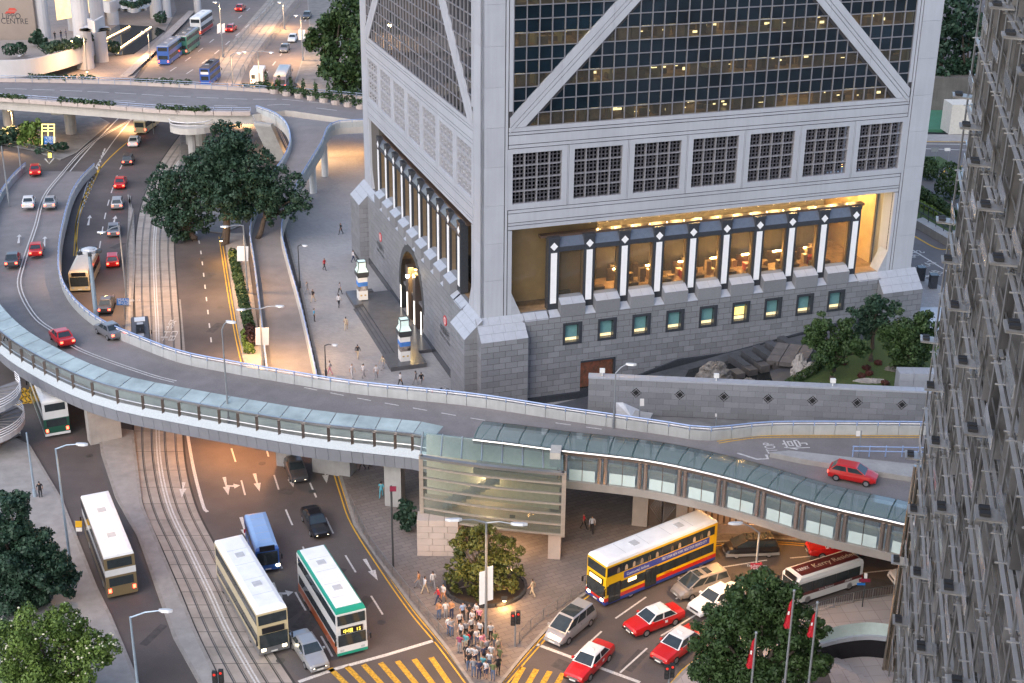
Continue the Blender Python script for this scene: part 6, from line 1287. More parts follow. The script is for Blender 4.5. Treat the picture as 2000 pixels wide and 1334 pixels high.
POSE=[body({}),body({'arml':'bent','armr':'bent'}),body({'stride':.28}),body({'stride':-.28,'sleeve':.9}),body({'arml':'bent','skirt':1}),body({'armr':'up','sleeve':.9})]
CL={k:mat('cloth '+k,c,.85,0,.12,4) for k,c in dict(white=(.52,.52,.54),black=(.018,.018,.022),red=(.45,.03,.04),blue=(.25,.35,.55),navy=(.03,.04,.09),grey=(.25,.25,.27),orange=(.45,.22,.1),pink=(.6,.25,.33),green=(.12,.14,.06),teal=(.1,.35,.42),beige=(.45,.38,.28),denim=(.09,.13,.22),cyan=(.05,.3,.5),stripe=(.3,.06,.12)).items()}
def person(label,x,y,face,top,bot,pose=0,z=.13,s=1.,group=None,loc=None):
    p=loc if loc is not None else G(x,y,z);me=POSE[pose];o=put('person',me,[],loc=p,rz=face,label=label,cat='person',group=group);o.scale=(s,s,s)
    o.material_slots[2].link='OBJECT';o.material_slots[2].material=CL[top];o.material_slots[3].link='OBJECT';o.material_slots[3].material=CL[bot];return o
rr=random.Random(21)
# waiting crowd at the crossing, read from the photo: feet position, clothes, and what tells each apart
ZC=lambda x,y:(840+x/5.7,1100+y/5.7)
CROWD=[(100,630,'orange','denim',1,'person in peach top with bag straps at the back left of the crowd'),(175,625,'white','grey',0,'person in white top with grey trousers beside the railing end of crowd'),(240,620,'orange','navy',1,'person in orange shirt behind the railing at back of crowd'),(365,640,'blue','black',0,'person in pale blue shirt standing below the tree'),(437,650,'black','black',1,'person in black jacket standing alone below the tree'),(515,640,'white','black',1,'person in white shirt leaning beside the tree planter'),(550,690,'pink','black',4,'person in pink top and black skirt at the back'),(330,740,'white','black',0,'person in white shirt by the railing, second row of crowd'),(470,720,'white','grey',1,'person in white blouse in the second row'),(205,800,'white','denim',0,'person in white shirt leaning on the railing'),(240,820,'grey','denim',1,'person with pale bag leaning on the railing'),(345,860,'white','black',0,'person in white top and black trousers near the railing gap'),(400,840,'grey','black',0,'person in dark grey top in middle of crowd'),(460,800,'white','black',4,'person in white top and black skirt in the middle'),(555,850,'white','black',0,'broad person in white shirt left of the lamp post'),(610,850,'black','black',0,'person in black suit right behind the lamp post'),(675,870,'white','black',0,'person in white shirt standing right of the lamp post'),(330,1000,'stripe','grey',0,'person in maroon striped vest and pale trousers by the kerb'),(415,960,'red','black',1,'person in red top in the middle of crowd'),(455,930,'black','denim',0,'person in black top behind the red top'),(520,930,'white','denim',1,'person with white backpack left of the lamp post'),(580,990,'pink','beige',1,'person in coral top and beige skirt by the lamp post'),(405,1110,'black','black',0,'person in black suit next to white shirted person near kerb'),(440,1130,'white','black',0,'person in bright white shirt near the kerb'),(535,1100,'grey','denim',1,'person in pale grey top behind the front row'),(600,1120,'navy','black',0,'person in navy top at the centre of front group'),(640,1050,'grey','black',4,'person in patterned grey dress right of centre'),(680,1110,'white','beige',0,'person in white shirt on the right of front group'),(725,960,'green','denim',1,'person in olive top with arms folded on the right'),(760,1030,'beige','green',0,'person in khaki top at the right edge of crowd'),(775,1130,'green','green',0,'person in olive green shirt at right edge near the kerb'),(755,1250,'black','black',0,'person in checked black shirt nearest the right kerb'),(430,1200,'black','denim',1,'person in black top at the left front of crowd'),(485,1270,'grey','denim',0,'person in grey shirt and jeans at the front left'),(500,1140,'white','navy',1,'person in white vest behind the front left pair'),(545,1290,'navy','navy',1,'person in navy shirt at the front centre'),(620,1290,'white','navy',4,'person in white blouse and navy skirt at the front'),(660,1200,'white','denim',0,'person with white backpack behind the front row'),(700,1310,'green','denim',0,'person in olive jacket at the very front'),(590,1230,'teal','black',0,'person in teal top behind the navy shirt'),(400,990,'teal','beige',1,'person in pale teal top near the striped vest')]
for i,(x,y,a,b_,ps,lb) in enumerate(CROWD):
    p=ZC(x,y-8);person(lb,p[0],p[1],math.pi+rr.uniform(-.7,.7),a,b_,ps,s=rr.uniform(.96,1.06),group='people waiting at the crossing')
WALK=[(614,628,'cyan','black',0,'person in bright blue shirt standing on the open plaza'),(666,458,'black','black',2,'dark clothed person walking far back on the plaza'),(634,528,'red','black',2,'person in dark red top walking past the black plaza lamp'),(600,575,'grey','grey',3,'person in grey walking beside the plaza railing'),(664,576,'grey','black',2,'person in grey top walking between plaza lamp and steps'),(662,600,'white','black',3,'person in white shirt walking toward the steps'),(612,590,'black','beige',2,'person in black top and bare legs walking near railing'),(676,645,'beige','beige',2,'person in beige walking below the plaza steps'),(699,700,'black','beige',3,'person in black top walking on the plaza toward the flyover'),(688,738,'white','white',2,'pale dressed person walking beside the flyover, leftmost of group'),(710,738,'white','grey',3,'pale dressed person second in the row by the flyover'),(735,740,'white','grey',2,'person in white walking third in the row by flyover'),(748,722,'beige','grey',3,'person in beige walking just above the flyover row'),(645,732,'white','pink',2,'person in pale clothes beside the black plaza lamp base'),(782,755,'white','black',2,'person in black and white walking behind the flyover rail'),(812,752,'grey','grey',3,'person in grey near the parked bicycles'),(823,755,'black','grey',2,'person in black beside the parked bicycles'),(690,512,'white','navy',3,'person in white shirt by the far tower pier'),(1140,1034,'red','black',2,'person in red top walking in shade under the footbridge'),(1156,1040,'white','black',3,'person in white blouse and black trousers under the footbridge'),(830,1160,'white','beige',2,'person in white walking behind the crowd, nearest railing'),(846,1150,'white','grey',3,'person in white walking behind the crowd left of the tree'),(818,1150,'orange','grey',2,'person in orange walking behind the crowd'),(856,1180,'red','navy',3,'person in red joining the back of the crowd'),(866,1175,'white','orange',2,'person in white joining the back of the crowd'),(1040,1165,'beige','beige',2,'person in tan walking on pavement right of the planter'),(80,972,'black','black',0,'person in black standing on left pavement near lamp mast'),(708,918,'black','black',2,'person in black walking under the flyover beside kerb'),(722,915,'grey','black',3,'person in grey walking under the flyover beside kerb'),(745,972,'teal','teal',2,'person in teal beside the flyover pier'),(12,668,'orange','black',2,'person in orange on the covered walkway at photo edge')]
for x,y,a,b_,ps,lb in WALK:
    on=(x==12);person(lb,x,y,rr.uniform(0,6.28),a,b_,ps,z=6.36 if on else .13,s=1.03,group='people walking')
person('person in white robe like clothes standing at the bank entrance',0,0,2,'white','grey',0,loc=BL(-2.2,21.5,.6))
for k,(x,y,a,b_,lb) in enumerate(((108,78,'black','black','person in black outside the lit lobby at top left'),(120,76,'black','navy','person in dark suit outside the lit lobby'),(130,74,'navy','black','person in navy at the right side of lobby group'))): person(lb,x,y,k,a,b_,1,z=4.1,s=1.1,group='people outside the far lobby')
# ================= street furniture, plaza pieces, far podium, lamps =================
POST=mat('lamp post grey',(.3,.32,.34),.45,.5);POSTB=mat('lamp post blue grey',(.33,.42,.5),.45,.4);LHEAD=mat('lamp head',(.55,.56,.57),.4,.2);BANN=mat('white banner cloth',(.72,.7,.68),.8,0,.05,2)
def lamp(label,b,top,arms,m=POST,banner=None,z=0.,r=.13,group='street lamps',head=.9,base=None,lit=0):
    "post from a ground point up to the photo point top; arms = photo points of lamp heads"
    B=base or G(b[0],b[1],z);T=vplane(top[0],top[1],B);h=T.z-B.z
    t=root('street_lamp',B,0,label,'street lamp',group);put('post',MB().cyl((0,0,0),(0,0,h),r,r*.6,8).cyl((0,0,0),(0,0,.9),r*1.5,n=8),m,t)
    for a in arms:
        A=vplane(a[0],a[1],B)-B;A=V((A.x,A.y-.15,A.z));d=V((A.x,A.y,0));dn=d.normalized() if d.length>.01 else V((1,0,0))
        put('arm',MB().tube([V((0,0,h-.05)),V((A.x*.5,A.y*.5,h*.5+A.z*.5+.12)),A],[.07,.06,.05],5),m,t)
        hd=MB();hd.loft([[A+dn*x+V((-dn.y*w,dn.x*w,0))+V((0,0,zz)) for w,zz in ((-q,-.06),(q,-.06),(q*.6,.12),(-q*.6,.12))] for x,q in ((-.1,.06),(.15,.2),(head*.7,.2),(head,.07))]);put('lamp_head',hd,LHEAD,t)
        if lit:  # warm light added at most heads to tint roads, unlit-looking lamps included
            ld_=bpy.data.lights.new('lamp_light','SPOT');ld_.energy=lit;ld_.color=(1,.56,.24);ld_.shadow_soft_size=.3;ld_.spot_size=R_(150);ld_.spot_blend=.8;lo=bpy.data.objects.new('lamp_light',ld_);COL.objects.link(lo);lo.parent=t;lo.location=A+dn*head*.4-V((0,0,.15));put('lens',MB().dome(A+dn*head*.4-V((0,0,.09)),.22,.14,.06,8,2,True),mat('lit lamp lens',(1,.8,.5),.4,emit=25,ecol=(1,.6,.25)),t)
    if banner:
        for (x0,x1,y0,y1) in banner:
            P=[vplane(x,y,B)-B for x,y in ((x0,y1),(x1,y1+(-3 if len(banner)>1 else 0)),(x1,y0-3 if len(banner)>1 else y0),(x0,y0))];put('banner',MB().hexa(P,[p+V((0,.03,0)) for p in P]),BANN,t)
    return t
lamp('twin armed street lamp with two white banners rising from the waiting crowd',(949,1262),(953,1020),((900,1013),(1000,1021)),lit=2500,banner=[(936,948,1118,1182),(951,963,1108,1174)],head=1.2)  # its heads look unlit; their light is added to warm the pavement
lamp('single armed street lamp standing on the covered walkway edge',None,(432,643),((444,627),),base=V((*G(448,838,6.).xy,6.35)),r=.1)
lamp('twin armed street lamp with white banner between ramp and carriageway',(514,716),(507,603),((478,604),(540,597)),lit=3000,banner=[(499,525,640,674)])
lamp('street lamp with white banner behind the dark leaning tree',(484,575),(470,440),((445,442),),lit=4000,banner=[(463,485,481,510)])
lamp('tall single armed street lamp on the left pavement with yellow sign',(139,1112),(111,876),((152,866),),POSTB,lit=900)
lamp('street lamp with long arm at the bottom edge beside the left road',(276,1400),(258,1205),((314,1190),),POSTB)
lamp('bare blue grey post near the spiral staircase',(69,972),(50,845),(),POSTB)
lamp('thin grey street lamp beside the left road sign',(249,600),(231,440),((205,453),),lit=4000)
lamp('street lamp on the flyover parapet in front of the garden wall',None,(1205,728),((1224,710),),base=G(1198,836,6.5),r=.09)
lamp('street lamp with red banner behind the large round tree',(1470,1185),(1483,1040),((1448,1020),),POST,head=1.1,lit=2500)
for lb,b,t_,a,bn in (('far avenue lamp with two banners above the lit pool',(436,112),(428,5),((424,4),),[(424,431,48,66),(432,439,48,66)]),('far avenue lamp beside the blue tram',(458,220),(453,108),((463,103),),None),('twin armed far lamp right of the blue tram',(508,178),(504,100),((482,101),(526,102)),[(498,514,143,165)]),('thin far lamp beside the lit pool',(294,118),(289,62),((284,61),),None),('far lamp in front of the round columns',(172,155),(161,70),((158,70),),None),('far lamp at the avenue bend near the trees',(592,120),(586,30),((582,30),),[(583,596,58,78)]),('far lamp on the tram reserve',(556,58),(555,5),((549,4),),None),('far lamp post near the red traffic light',(268,250),(262,210),((256,209),),None),('lamp on the bridge deck beside stair landing',(505,240),(500,200),((480,205),),None),('lamp beside the ramp curve',(618,310),(614,238),((600,236),),None),('thin lamp post by the sign island',(30,280),(24,215),((20,214),),None),('post at the far left ramp parapet',(20,415),(5,285),(),None),('post beside the outer ramp rail',(43,345),(36,285),(),None)):
    lamp(lb,b,t_,a,banner=bn,r=.16,group='lamps in the far left background',lit=6500 if b[1]<200 else 5000)
# tall mast with floodlight ring
B=G(198,705);T=vplane(175,487,B);t=root('light_mast',B,0,'tall pale blue mast with a floodlight ring beside the flyover curve','light mast');h=T.z
put('post',MB().cyl((0,0,0),(0,0,h),.34,.2,10),POSTB,t);put('ring',MB().cyl((0,0,h-.3),(0,0,h),.9,.9,12),LHEAD,t)
for k in range(5):
    a=k*1.26;put('floodlight',MB().cbox((1.05*math.cos(a),1.05*math.sin(a),h-.4),.55,.4,.35,a),DGREY,t)
put('cap',MB().dome((0,0,h),.7,.7,.25,10,3),LHEAD,t)
for lb,b,t_,a in (('black plaza lamp beside the ramp railing',(586,562),(582,480),(592,479)),('black plaza lamp nearest to the flyover',(637,738),(636,674),(650,673))):
    lamp(lb,b,t_,(a,),DGREY,z=.1,r=.09,group='black plaza lamps',head=.6)
# banner pylons on the dark granite forecourt
FG=mat('forecourt granite',(.09,.092,.1),.25,0,.15,1.2)
fc=root('granite_forecourt',BL(-4,18,0),PS,'dark polished granite forecourt with steps in front of the bank entrance','forecourt')
put('platform',MB().box(-1.3,3.1,-1.98,18,0,.5),FG,fc);put('end_block',MB().box(-2.8,1.4,-5.9,-2.,0,.62),FG,fc);put('end_block',MB().box(-2.4,-1.32,14.02,19,0,.62),FG,fc);put('end_block',MB().box(-1.3,1.,18.02,19,0,.6),FG,fc)
for k in range(3): put('step',MB().box(-2.6+.43*k,-1.32,-1.98,14.,0,.13+.13*k),FG,fc)
LAN=mat('lantern glass',(.6,.75,.7),.1,0,.08,2,emit=.15,ecol=(.8,1,.9));PIC=mat('poster photo',(.25,.22,.2),.6,0,1.2,1.3);SKYB=mat('poster sky',(.06,.2,.55),.6,0,.4,1)
for lb,x,y in (('banner pylon with glass lantern top farther from the flyover',708,583),('banner pylon with glass lantern top nearer to the flyover',790,702)):
    p=root('banner_pylon',G(x,y,.6),PS,lb,'pylon','banner pylons on the forecourt');w=.58
    put('lower_panel',MB().box(-w,w,-w,w,0,1.25),WHITE,p);pp=put('poster',MB().box(-w-.01,w+.01,-w-.01,w+.01,1.25,2.15),PIC,p);put('poster_sky',MB().box(-w-.015,w+.015,-w-.015,w+.015,1.85,2.4),SKYB,p);put('upper_panel',MB().box(-w,w,-w,w,2.4,3.0),WHITE,p)
    for s in (-.25,.25): put('printed_mark',MB().box(s-.12,s+.12,-w-.012,-w,.55,.72),mat('gold print',(.5,.35,.1),.5),p)
    put('collar',MB().loft([[(-w,-w,3.0),(w,-w,3.0),(w,w,3.0),(-w,w,3.0)],[(-.75,-.75,3.25),(.75,-.75,3.25),(.75,.75,3.25),(-.75,.75,3.25)],[(-.75,-.75,3.75),(.75,-.75,3.75),(.75,.75,3.75),(-.75,.75,3.75)]]),DGREY,p)
    put('lantern_skirt',MB().loft([[(-.72,-.72,3.75),(.72,-.72,3.75),(.72,.72,3.75),(-.72,.72,3.75)],[(-.45,-.45,4.35),(.45,-.45,4.35),(.45,.45,4.35),(-.45,.45,4.35)]]),LAN,p)
    put('lantern',MB().box(-.5,.5,-.5,.5,4.35,5.05),LAN,p);f=MB()
    for a in (-.5,.5):
        for b_ in (-.5,.5): f.cyl((a,b_,4.3),(a,b_,5.1),.05,n=4);f.cyl((a*1.46,b_*1.46,3.75),(a,b_,4.35),.05,n=4)
    f.box(-.56,.56,-.56,-.48,5.0,5.1).box(-.56,.56,.48,.56,5.0,5.1).box(-.56,-.48,-.5,.5,5.0,5.1).box(.48,.56,-.5,.5,5.0,5.1);put('lantern_frame',f,DGREY,p)
# parked bicycles by the pier
def bike(label,loc,rz):
    t=root('bicycle',loc,rz,label,'bicycle','bicycles parked by the tower pier')
    for x in (-.5,.5):
        w=MB();w.tube([(x+.32*math.cos(k*.5236),0,.33+.32*math.sin(k*.5236)) for k in range(13)],.03,4);put('wheel',w,BLACK,t)
    put('frame',MB().tube([(-.5,0,.33),(-.1,0,.3),(.38,0,.75),(-.18,0,.72),(-.1,0,.3)],.025,4).tube([(-.5,0,.33),(-.18,0,.72)],.02,4).tube([(.5,0,.33),(.38,0,.95)],.025,4),STEEL,t);put('saddle',MB().box(-.32,-.08,-.07,.07,.82,.9),BLACK,t);put('handlebar',MB().tube([(.38,-.26,.98),(.38,.26,.98)],.02,4),STEEL,t)
for k,lb in enumerate(('bicycle parked closest to the granite pier','second bicycle from the granite pier','third bicycle from the granite pier','bicycle parked farthest from the granite pier')): bike(lb,BL(-2.2-.25*k,1.4+1.0*k,.1),PS+.25)
for k,lb in enumerate(('barrier post nearest the parked bicycles','middle barrier post of the short row','barrier post farthest from parked bicycles')): put('barrier_post',MB().cyl((0,0,0),(0,0,1.1),.09,n=8).dome((0,0,1.1),.12,.12,.12,8,3).cyl((0,0,.5),(0,0,.7),.1,n=8),[mat('red post',(.45,.05,.04),.5)],loc=BL(-5.3+.5*k,.6+1.6*k,.1),label=lb,cat='post',group='red barrier posts')
# railings along the kerbs
def railing(name,label,pts,z,m,h=1.05,bars=.22,post=1.9):
    P=resamp(cr([G(a,b_,z) for a,b_ in pts],6),post/8);t=root(name,P[0],0,label,'railing')
    for i in range(0,len(P),8): put('post',MB().cyl(P[i],P[i]+V((0,0,h)),.04,n=5),m,t,world=True)
    put('top_rail',MB().tube(lift(P[::4],h),.035,4),m,t,world=True);put('bottom_rail',MB().tube(lift(P[::4],.15),.025,4),m,t,world=True)
    b=MB()
    for p in P[::1]: b.cbox(p+V((0,0,.15)),.02,.02,h-.15)
    put('bars',b,m,t,world=True,kind='stuff')
RLM=mat('railing grey',(.2,.2,.2),.5,.4)
railing('pavement_railing','grey railing along the kerb behind the waiting crowd',((684,985),(720,1062),(770,1130),(830,1205),(874,1258)),.13,RLM);railing('pavement_railing','grey railing along the kerb beside the silver minivan',((1014,1256),(1040,1228),(1090,1190),(1150,1150)),.13,RLM)
railing('pavement_railing','grey curved railing along the pavement by the minibus',((1560,1212),(1620,1190),(1690,1172),(1770,1160)),.13,STEEL)
railing('track_railing','dark railing along the tram reserve beside the queueing cars',((262,420),(250,480),(247,560),(244,620)),.16,RLM,post=2.4);railing('track_railing','dark fence between avenue lanes and tram reserve',((470,150),(520,95),(560,45),(590,5)),.0,RLM,h=1.6,post=4);railing('track_railing','dark fence on the near side of the far tram reserve',((410,130),(470,80),(520,30),(545,0)),0,RLM,h=1.5,post=4)
railing('island_railing','grey railing around the sign island',((0,283),(55,293),(112,310)),.13,RLM,post=2.4)
# traffic lights and signs
def signal(label,b,top,z=.13,red=0):
    B=G(b[0],b[1],z);h=vplane(top[0],top[1],B).z-z;t=root('traffic_light',B,0,label,'traffic light','traffic lights');put('post',MB().cyl((0,0,0),(0,0,h-.3),.07,n=8),POST,t)
    for k,(x,y) in enumerate(((-.2,-.1),(.22,.1))):
        b=put('signal_head',MB().box(x-.17,x+.17,y-.14,y+.14,h-1.15,h),BLACK,t)
        for q in range(3): put('lens',MB().cyl((x,y-.145,h-.2-.36*q),(x,y-.17,h-.2-.36*q),.1,n=10),mat('lens red',(.5,.02,.02),.3,emit=(6 if red else .3),ecol=(1,.05,.02)) if q==0 else mat('lens dark',(.03,.03,.03),.3),b)
    return t
signal('traffic light standing on the pavement corner right of the crowd',(1006,1262),(1008,1195));signal('traffic light at the bottom edge beside tram tracks',(432,1400),(440,1310));signal('red traffic light below the road bridge',(300,262),(300,228),red=1);signal('dark traffic light at lower right by the tree',(1303,1380),(1310,1298))
def sign(name,label,b,boards,z=.13,m=POST,top=None,r=.05,group=None):
    B=G(b[0],b[1],z);t=root(name,B,0,label,'sign',group);mx=0
    for (x0,x1,y0,y1,mm) in boards:
        P=[vplane(x,y,B,-.08)-B for x,y in ((x0,y1),(x1,y1),(x1,y0),(x0,y0))];put('board',MB().hexa(P,[p+V((0,.05,0)) for p in P]),mm,t);mx=max(mx,P[2].z)
    put('post',MB().cyl((0,0,0),(0,0,mx if top is None else vplane(top[0],top[1],B).z-z),r,n=6),m,t);return t
SBL=mat('sign blue',(.02,.16,.5),.4);SMA=mat('sign maroon',(.22,.02,.05),.4);SRD=mat('banner red',(.42,.03,.05),.6)
s=sign('road_sign','blue direction sign with white arrow beside the left road',(245,625),[(228,252,583,596,SBL)],z=.16)
B=G(245,625,.16);text('lettering','Mid-levels  →',.5,vplane(230,588,B,-.14),V((1,0,0)),V((0,0,1)),WHITE,s);text('lettering','半山區',.55,vplane(230,594.5,B,-.14),V((1,0,0)),V((0,0,1)),WHITE,s)
s=sign('road_sign','blue road sign below a yellow lit sign frame on the traffic island',(97,296),[(86,104,266,282,SBL)])
B=G(97,296,.13);text('lettering','↑ 金鐘\n↖ 山頂',.62,vplane(87,272,B,-.2),V((1,0,0)),V((0,0,1)),WHITE,s)
f=MB()
for y in (243,250,256):
    f.tube([vplane(81,y,B)-B,vplane(107,y,B)-B],.1,4)
for x in (82,94,106): f.tube([vplane(x,242,B)-B,vplane(x,296,B)-B],.09,4)
put('lit_frame',f,mat('yellow lit frame',(.8,.65,.2),.5,emit=.9,ecol=(1,.8,.25)),s)
sign('beacon_post','short yellow beacon post at the tip of the traffic island',(97,312),[(94,100,299,308,mat('yellow beacon',(.9,.7,.1),.4,emit=1.5,ecol=(1,.8,.1)))])
s=sign('direction_post','post with blue and maroon direction boards by the curved railing',(1684,1185),[(1678,1700,1131,1137,SMA),(1674,1690,1139,1143,SBL),(1688,1694,1120,1130,WHITE)],m=DGREY)
sign('direction_post','post with maroon sign near the stair hall base',(768,1108),[(761,774,950,960,SMA)],m=DGREY,r=.09)
sign('yellow_notice','yellow and white notice on a post beside the left road',(150,1045),[(147,160,1018,1030,mat('notice yellow',(.7,.4,.02),.5)),(148,160,1031,1038,WHITE)])
sign('road_sign','give way sign at the bend behind the tower',(1850,325),[(1845,1856,289,295,WHITE)],z=3.0);sign('road_sign','grey sign back by the verge behind the tower',(1826,318),[(1819,1833,288,297,POST)],z=3.0)
for lb,b,q in (('thin white post with pink flag board beside the garden wall',(1249,815),(1250,1258,779,793)),('thin white post on the bank in front of the garden wall',(1398,836),(1397,1400,808,814)),('thin white sign post on the wedge island behind the footbridge',(1676,897),(1672,1680,842,852))): sign('sign_post',lb,b,[(*q,BANN)],z=5.6 if b[0]!=1676 else 6.5,group='thin white sign posts')
b=lamp_red=sign('red_banner','red banner with white lettering on the lamp behind the large round tree',(1470,1184),[(1466,1489,1100,1128,SRD),(1466,1488,1128,1136,mat('banner cream',(.6,.4,.25),.6))])
B=G(1470,1184,.13)
for k,s_ in enumerate(('The Signature','Guide','Register','and Dance')): text('lettering',s_,.3 if k!=1 else .4,vplane(1478,1107+k*5.5,B,-.14),V((1,0,0)),V((0,0,1)),WHITE,b,align='CENTER')
# flags
FLG=mat('red flag cloth',(.5,.015,.03),.7,0,.1,1.5)
for k,(bx,by,tx,ty,fy0,fy1,w,lb) in enumerate(((1519,1470,1552,1154,1170,1228,13,'tall flagpole with hanging red flag, middle of the three'),(1565,1465,1594,1177,1195,1245,11,'flagpole with hanging red flag nearest the glass balustrade'),(1457,1455,1476,1236,1246,1306,13,'flagpole with hanging red flag in front of the tree trunk'))):
    B=G(bx,by,.13);h=vplane(tx,ty,B).z-.13;t=root('flagpole',B,0,lb,'flagpole','flagpoles');put('pole',MB().cyl((0,0,0),(0,0,h),.11,.07,8),POST,t);put('finial',MB().dome((0,0,h),.12,.12,.12,8,3,True),GALV,t)
    z1=vplane(tx,fy0,B).z-.13;z0=vplane(tx,fy1,B).z-.13;rows=[]
    for i in range(9):
        q=i/8;z=z1+(z0-z1)*q;ww=.12+.42*(q**.8)*(1 if i<6 else (.85 if i<8 else .45));rows.append([V((-.08-ww*u,.12*math.sin(u*9+q*4)*u,z+(-.25*u*(1-q)))) for u in (0,.33,.66,1)])
    mb=MB();i0=mb._a([p for r_ in rows for p in r_])
    for i in range(8):
        for j in range(3): mb.face((i0+i*4+j,i0+i*4+j+1,i0+i*4+j+5,i0+i*4+j+4))
    fl_=put('flag',mb,FLG,t);put('flag_emblem',MB().poly([rows[3][1]+V((0,-.03,0)),rows[3][2]+V((0,-.06,0)),rows[4][2]+V((0,-.06,0)),rows[4][1]+V((0,-.03,0))]),WHITE,fl_)
# entrance steps by the flagpoles
es=root('court_steps',G(1610,1330),0,'pale curved steps below the dark wall near the office tower','steps')
c=V((24.9,91.5,0))
for k in range(6):
    r0=3.6-.55*k;pts=[(c.x,c.y-r0*1.6)]+[(c.x+r0*math.sin(a*math.pi/12),c.y-r0*1.6*math.cos(a*math.pi/12)) for a in range(1,12)]+[(c.x,c.y+r0*1.6)];put('step',MB().prism(pts,-1.6+.002*k,-1.5+.27*(k+1)),PALE,es,world=True)
# ================= far office podium at upper left =================
pod=root('office_podium',G(60,110),0,'beige office podium with round columns, curved white balconies and lit lobby at top left','building')
BEI=mat('beige stone wall',(.4,.32,.26),.7,0,.06,.3);PCOL=mat('podium column',(.5,.49,.5),.5,0,.05,.3);PBAL=mat('podium balcony white',(.58,.56,.55),.55,0,.06,.3)
w0,w1=G(-80,112),G(75,100);put('wall',MB().hexa([w0,w1,w1+V((0,4,0)),w0+V((0,4,0))],[w0+V((0,0,34)),w1+V((0,0,34)),w1+V((0,4,34)),w0+V((0,4,34))]),BEI,pod,world=True)
wv=w1.lerp(w0,.32);
for k,(s_,py) in enumerate((('LIPPO',36),('CENTRE',46))): text('lettering',s_,1.7,vplane(2 if k else 4,py,V((0,w0.y-.5,0)),-.6),V((1,w1.y*0-.04,0)),V((0,0,1)),mat('black letters',(.03,.03,.035),.5),pod,sx=.95)
c=vplane(21,22,V((0,w0.y-.5,0)),-.5);put('logo',MB().hexa([c+V((-1.4,0,-.5)),c+V((.6,0,-.5)),c+V((1.2,0,.0)),c+V((-.9,0,0))],[c+V((-1.4,-.1,-.5)),c+V((.6,-.1,-.5)),c+V((1.2,-.1,.0)),c+V((-.9,-.1,0))]).hexa([c+V((-.6,0,.15)),c+V((1.4,0,.15)),c+V((1.0,0,.7)),c+V((-.2,0,.7))],[c+V((-.6,-.1,.15)),c+V((1.4,-.1,.15)),c+V((1.0,-.1,.7)),c+V((-.2,-.1,.7))]),mat('logo red',(.5,.06,.04),.5),pod,world=True)
for x,y,r_ in ((90,96,1.5),(12,98,1.3),(168,134,1.8),(199,121,1.5),(135,30,1.6),(222,48,1.4),(306,36,1.5),(326,34,1.2),(387,28,.9),(145,60,1.3)): put('column',MB().cyl(G(x,y),G(x,y)+V((0,0,40)),r_,n=16),PCOL,pod,world=True)
tz=4.;ter=cr([G(*p,tz) for p in ((-120,128),(-20,130),(50,128),(92,121),(140,108),(178,92),(186,80))],5)
back=[V((p.x-4,p.y+26,tz)) for p in ter];put('terrace',MB().strip(ter,back),mat('terrace paving',(.3,.26,.23),.7),pod,world=True);put('terrace_parapet',MB().wall(ter,[(0,-2.2),(.5,-2.2),(.5,1.2),(0,1.2)]),PBAL,pod,world=True)
for q,z in (((196,30),(262,22)),9),(((262,26),(296,8)),12.),: pass
for pts,z in ((((195,18),(215,22),(235,15),(238,8)),9.),(((236,12),(262,22),(292,8),(296,-4)),10.),(((172,55),(186,60),(205,50)),9.5)):
    L=cr([G(*p,z) for p in pts],5);put('balcony',MB().wall(L,[(0,-.4),(4,-.4),(4,0),(.5,0),(.5,2.0),(0,2.0)]),PBAL,pod,world=True)
lw_=[G(*p) for p in ((100,84),(150,74),(190,58),(220,44))];
for k,(a,b_) in enumerate(zip(lw_,lw_[1:])):
    a=V((a.x,a.y+6,0));b_=V((b_.x,b_.y+6,0));put('lit_lobby',MB().hexa([a+V((0,0,4)),b_+V((0,0,4)),b_+V((0,.3,4)),a+V((0,.3,4))],[a+V((0,0,14)),b_+V((0,0,14)),b_+V((0,.3,14)),a+V((0,.3,14))]),mat('lobby glow',(1,.7,.3),.5,0,.7,.35,emit=.9,ecol=(1,.68,.28)),pod,world=True)
put('upper_wall',MB().hexa([G(75,80),G(340,20),G(340,12),G(75,70)],[G(75,80)+V((0,0,0)),G(340,20),G(340,12),G(75,70)]),BEI,pod,world=True)
a,b_=G(98,80),G(345,12);put('rear_wall',MB().hexa([a+V((0,16,0)),b_+V((0,16,0)),b_+V((0,20,0)),a+V((0,20,0))],[a+V((0,16,45)),b_+V((0,16,45)),b_+V((0,20,45)),a+V((0,20,45))]),mat('rear stone',(.26,.22,.2),.7,0,.1,.2),pod,world=True)
st2=root('podium_stairs',G(50,150),0,'pale straight stairway leading down from the far podium terrace','stairs')
a0,a1=G(75,112,4),G(28,150,0)
for k in range(14):
    c_=a0.lerp(a1,k/14);put('step',MB().cbox((c_.x,c_.y,max(0,c_.z-.4)),5.,1.6,.42,-.5),PALE,st2,world=True)
for s in (-2.8,2.8): put('side_wall',MB().tube([a0+V((s,-s*.3,.9)),a1+V((s,-s*.3,.9))],.35,4),PBAL,st2,world=True)
pool=px([(205,62),(232,48),(305,52),(322,60),(262,104),(228,108),(212,96)],.3);put('pool',MB().prism([(p.x,p.y) for p in pool],.1,.3),mat('pool water',(.02,.025,.03),.05,0,.2,.5,spec=.6),kind='structure')
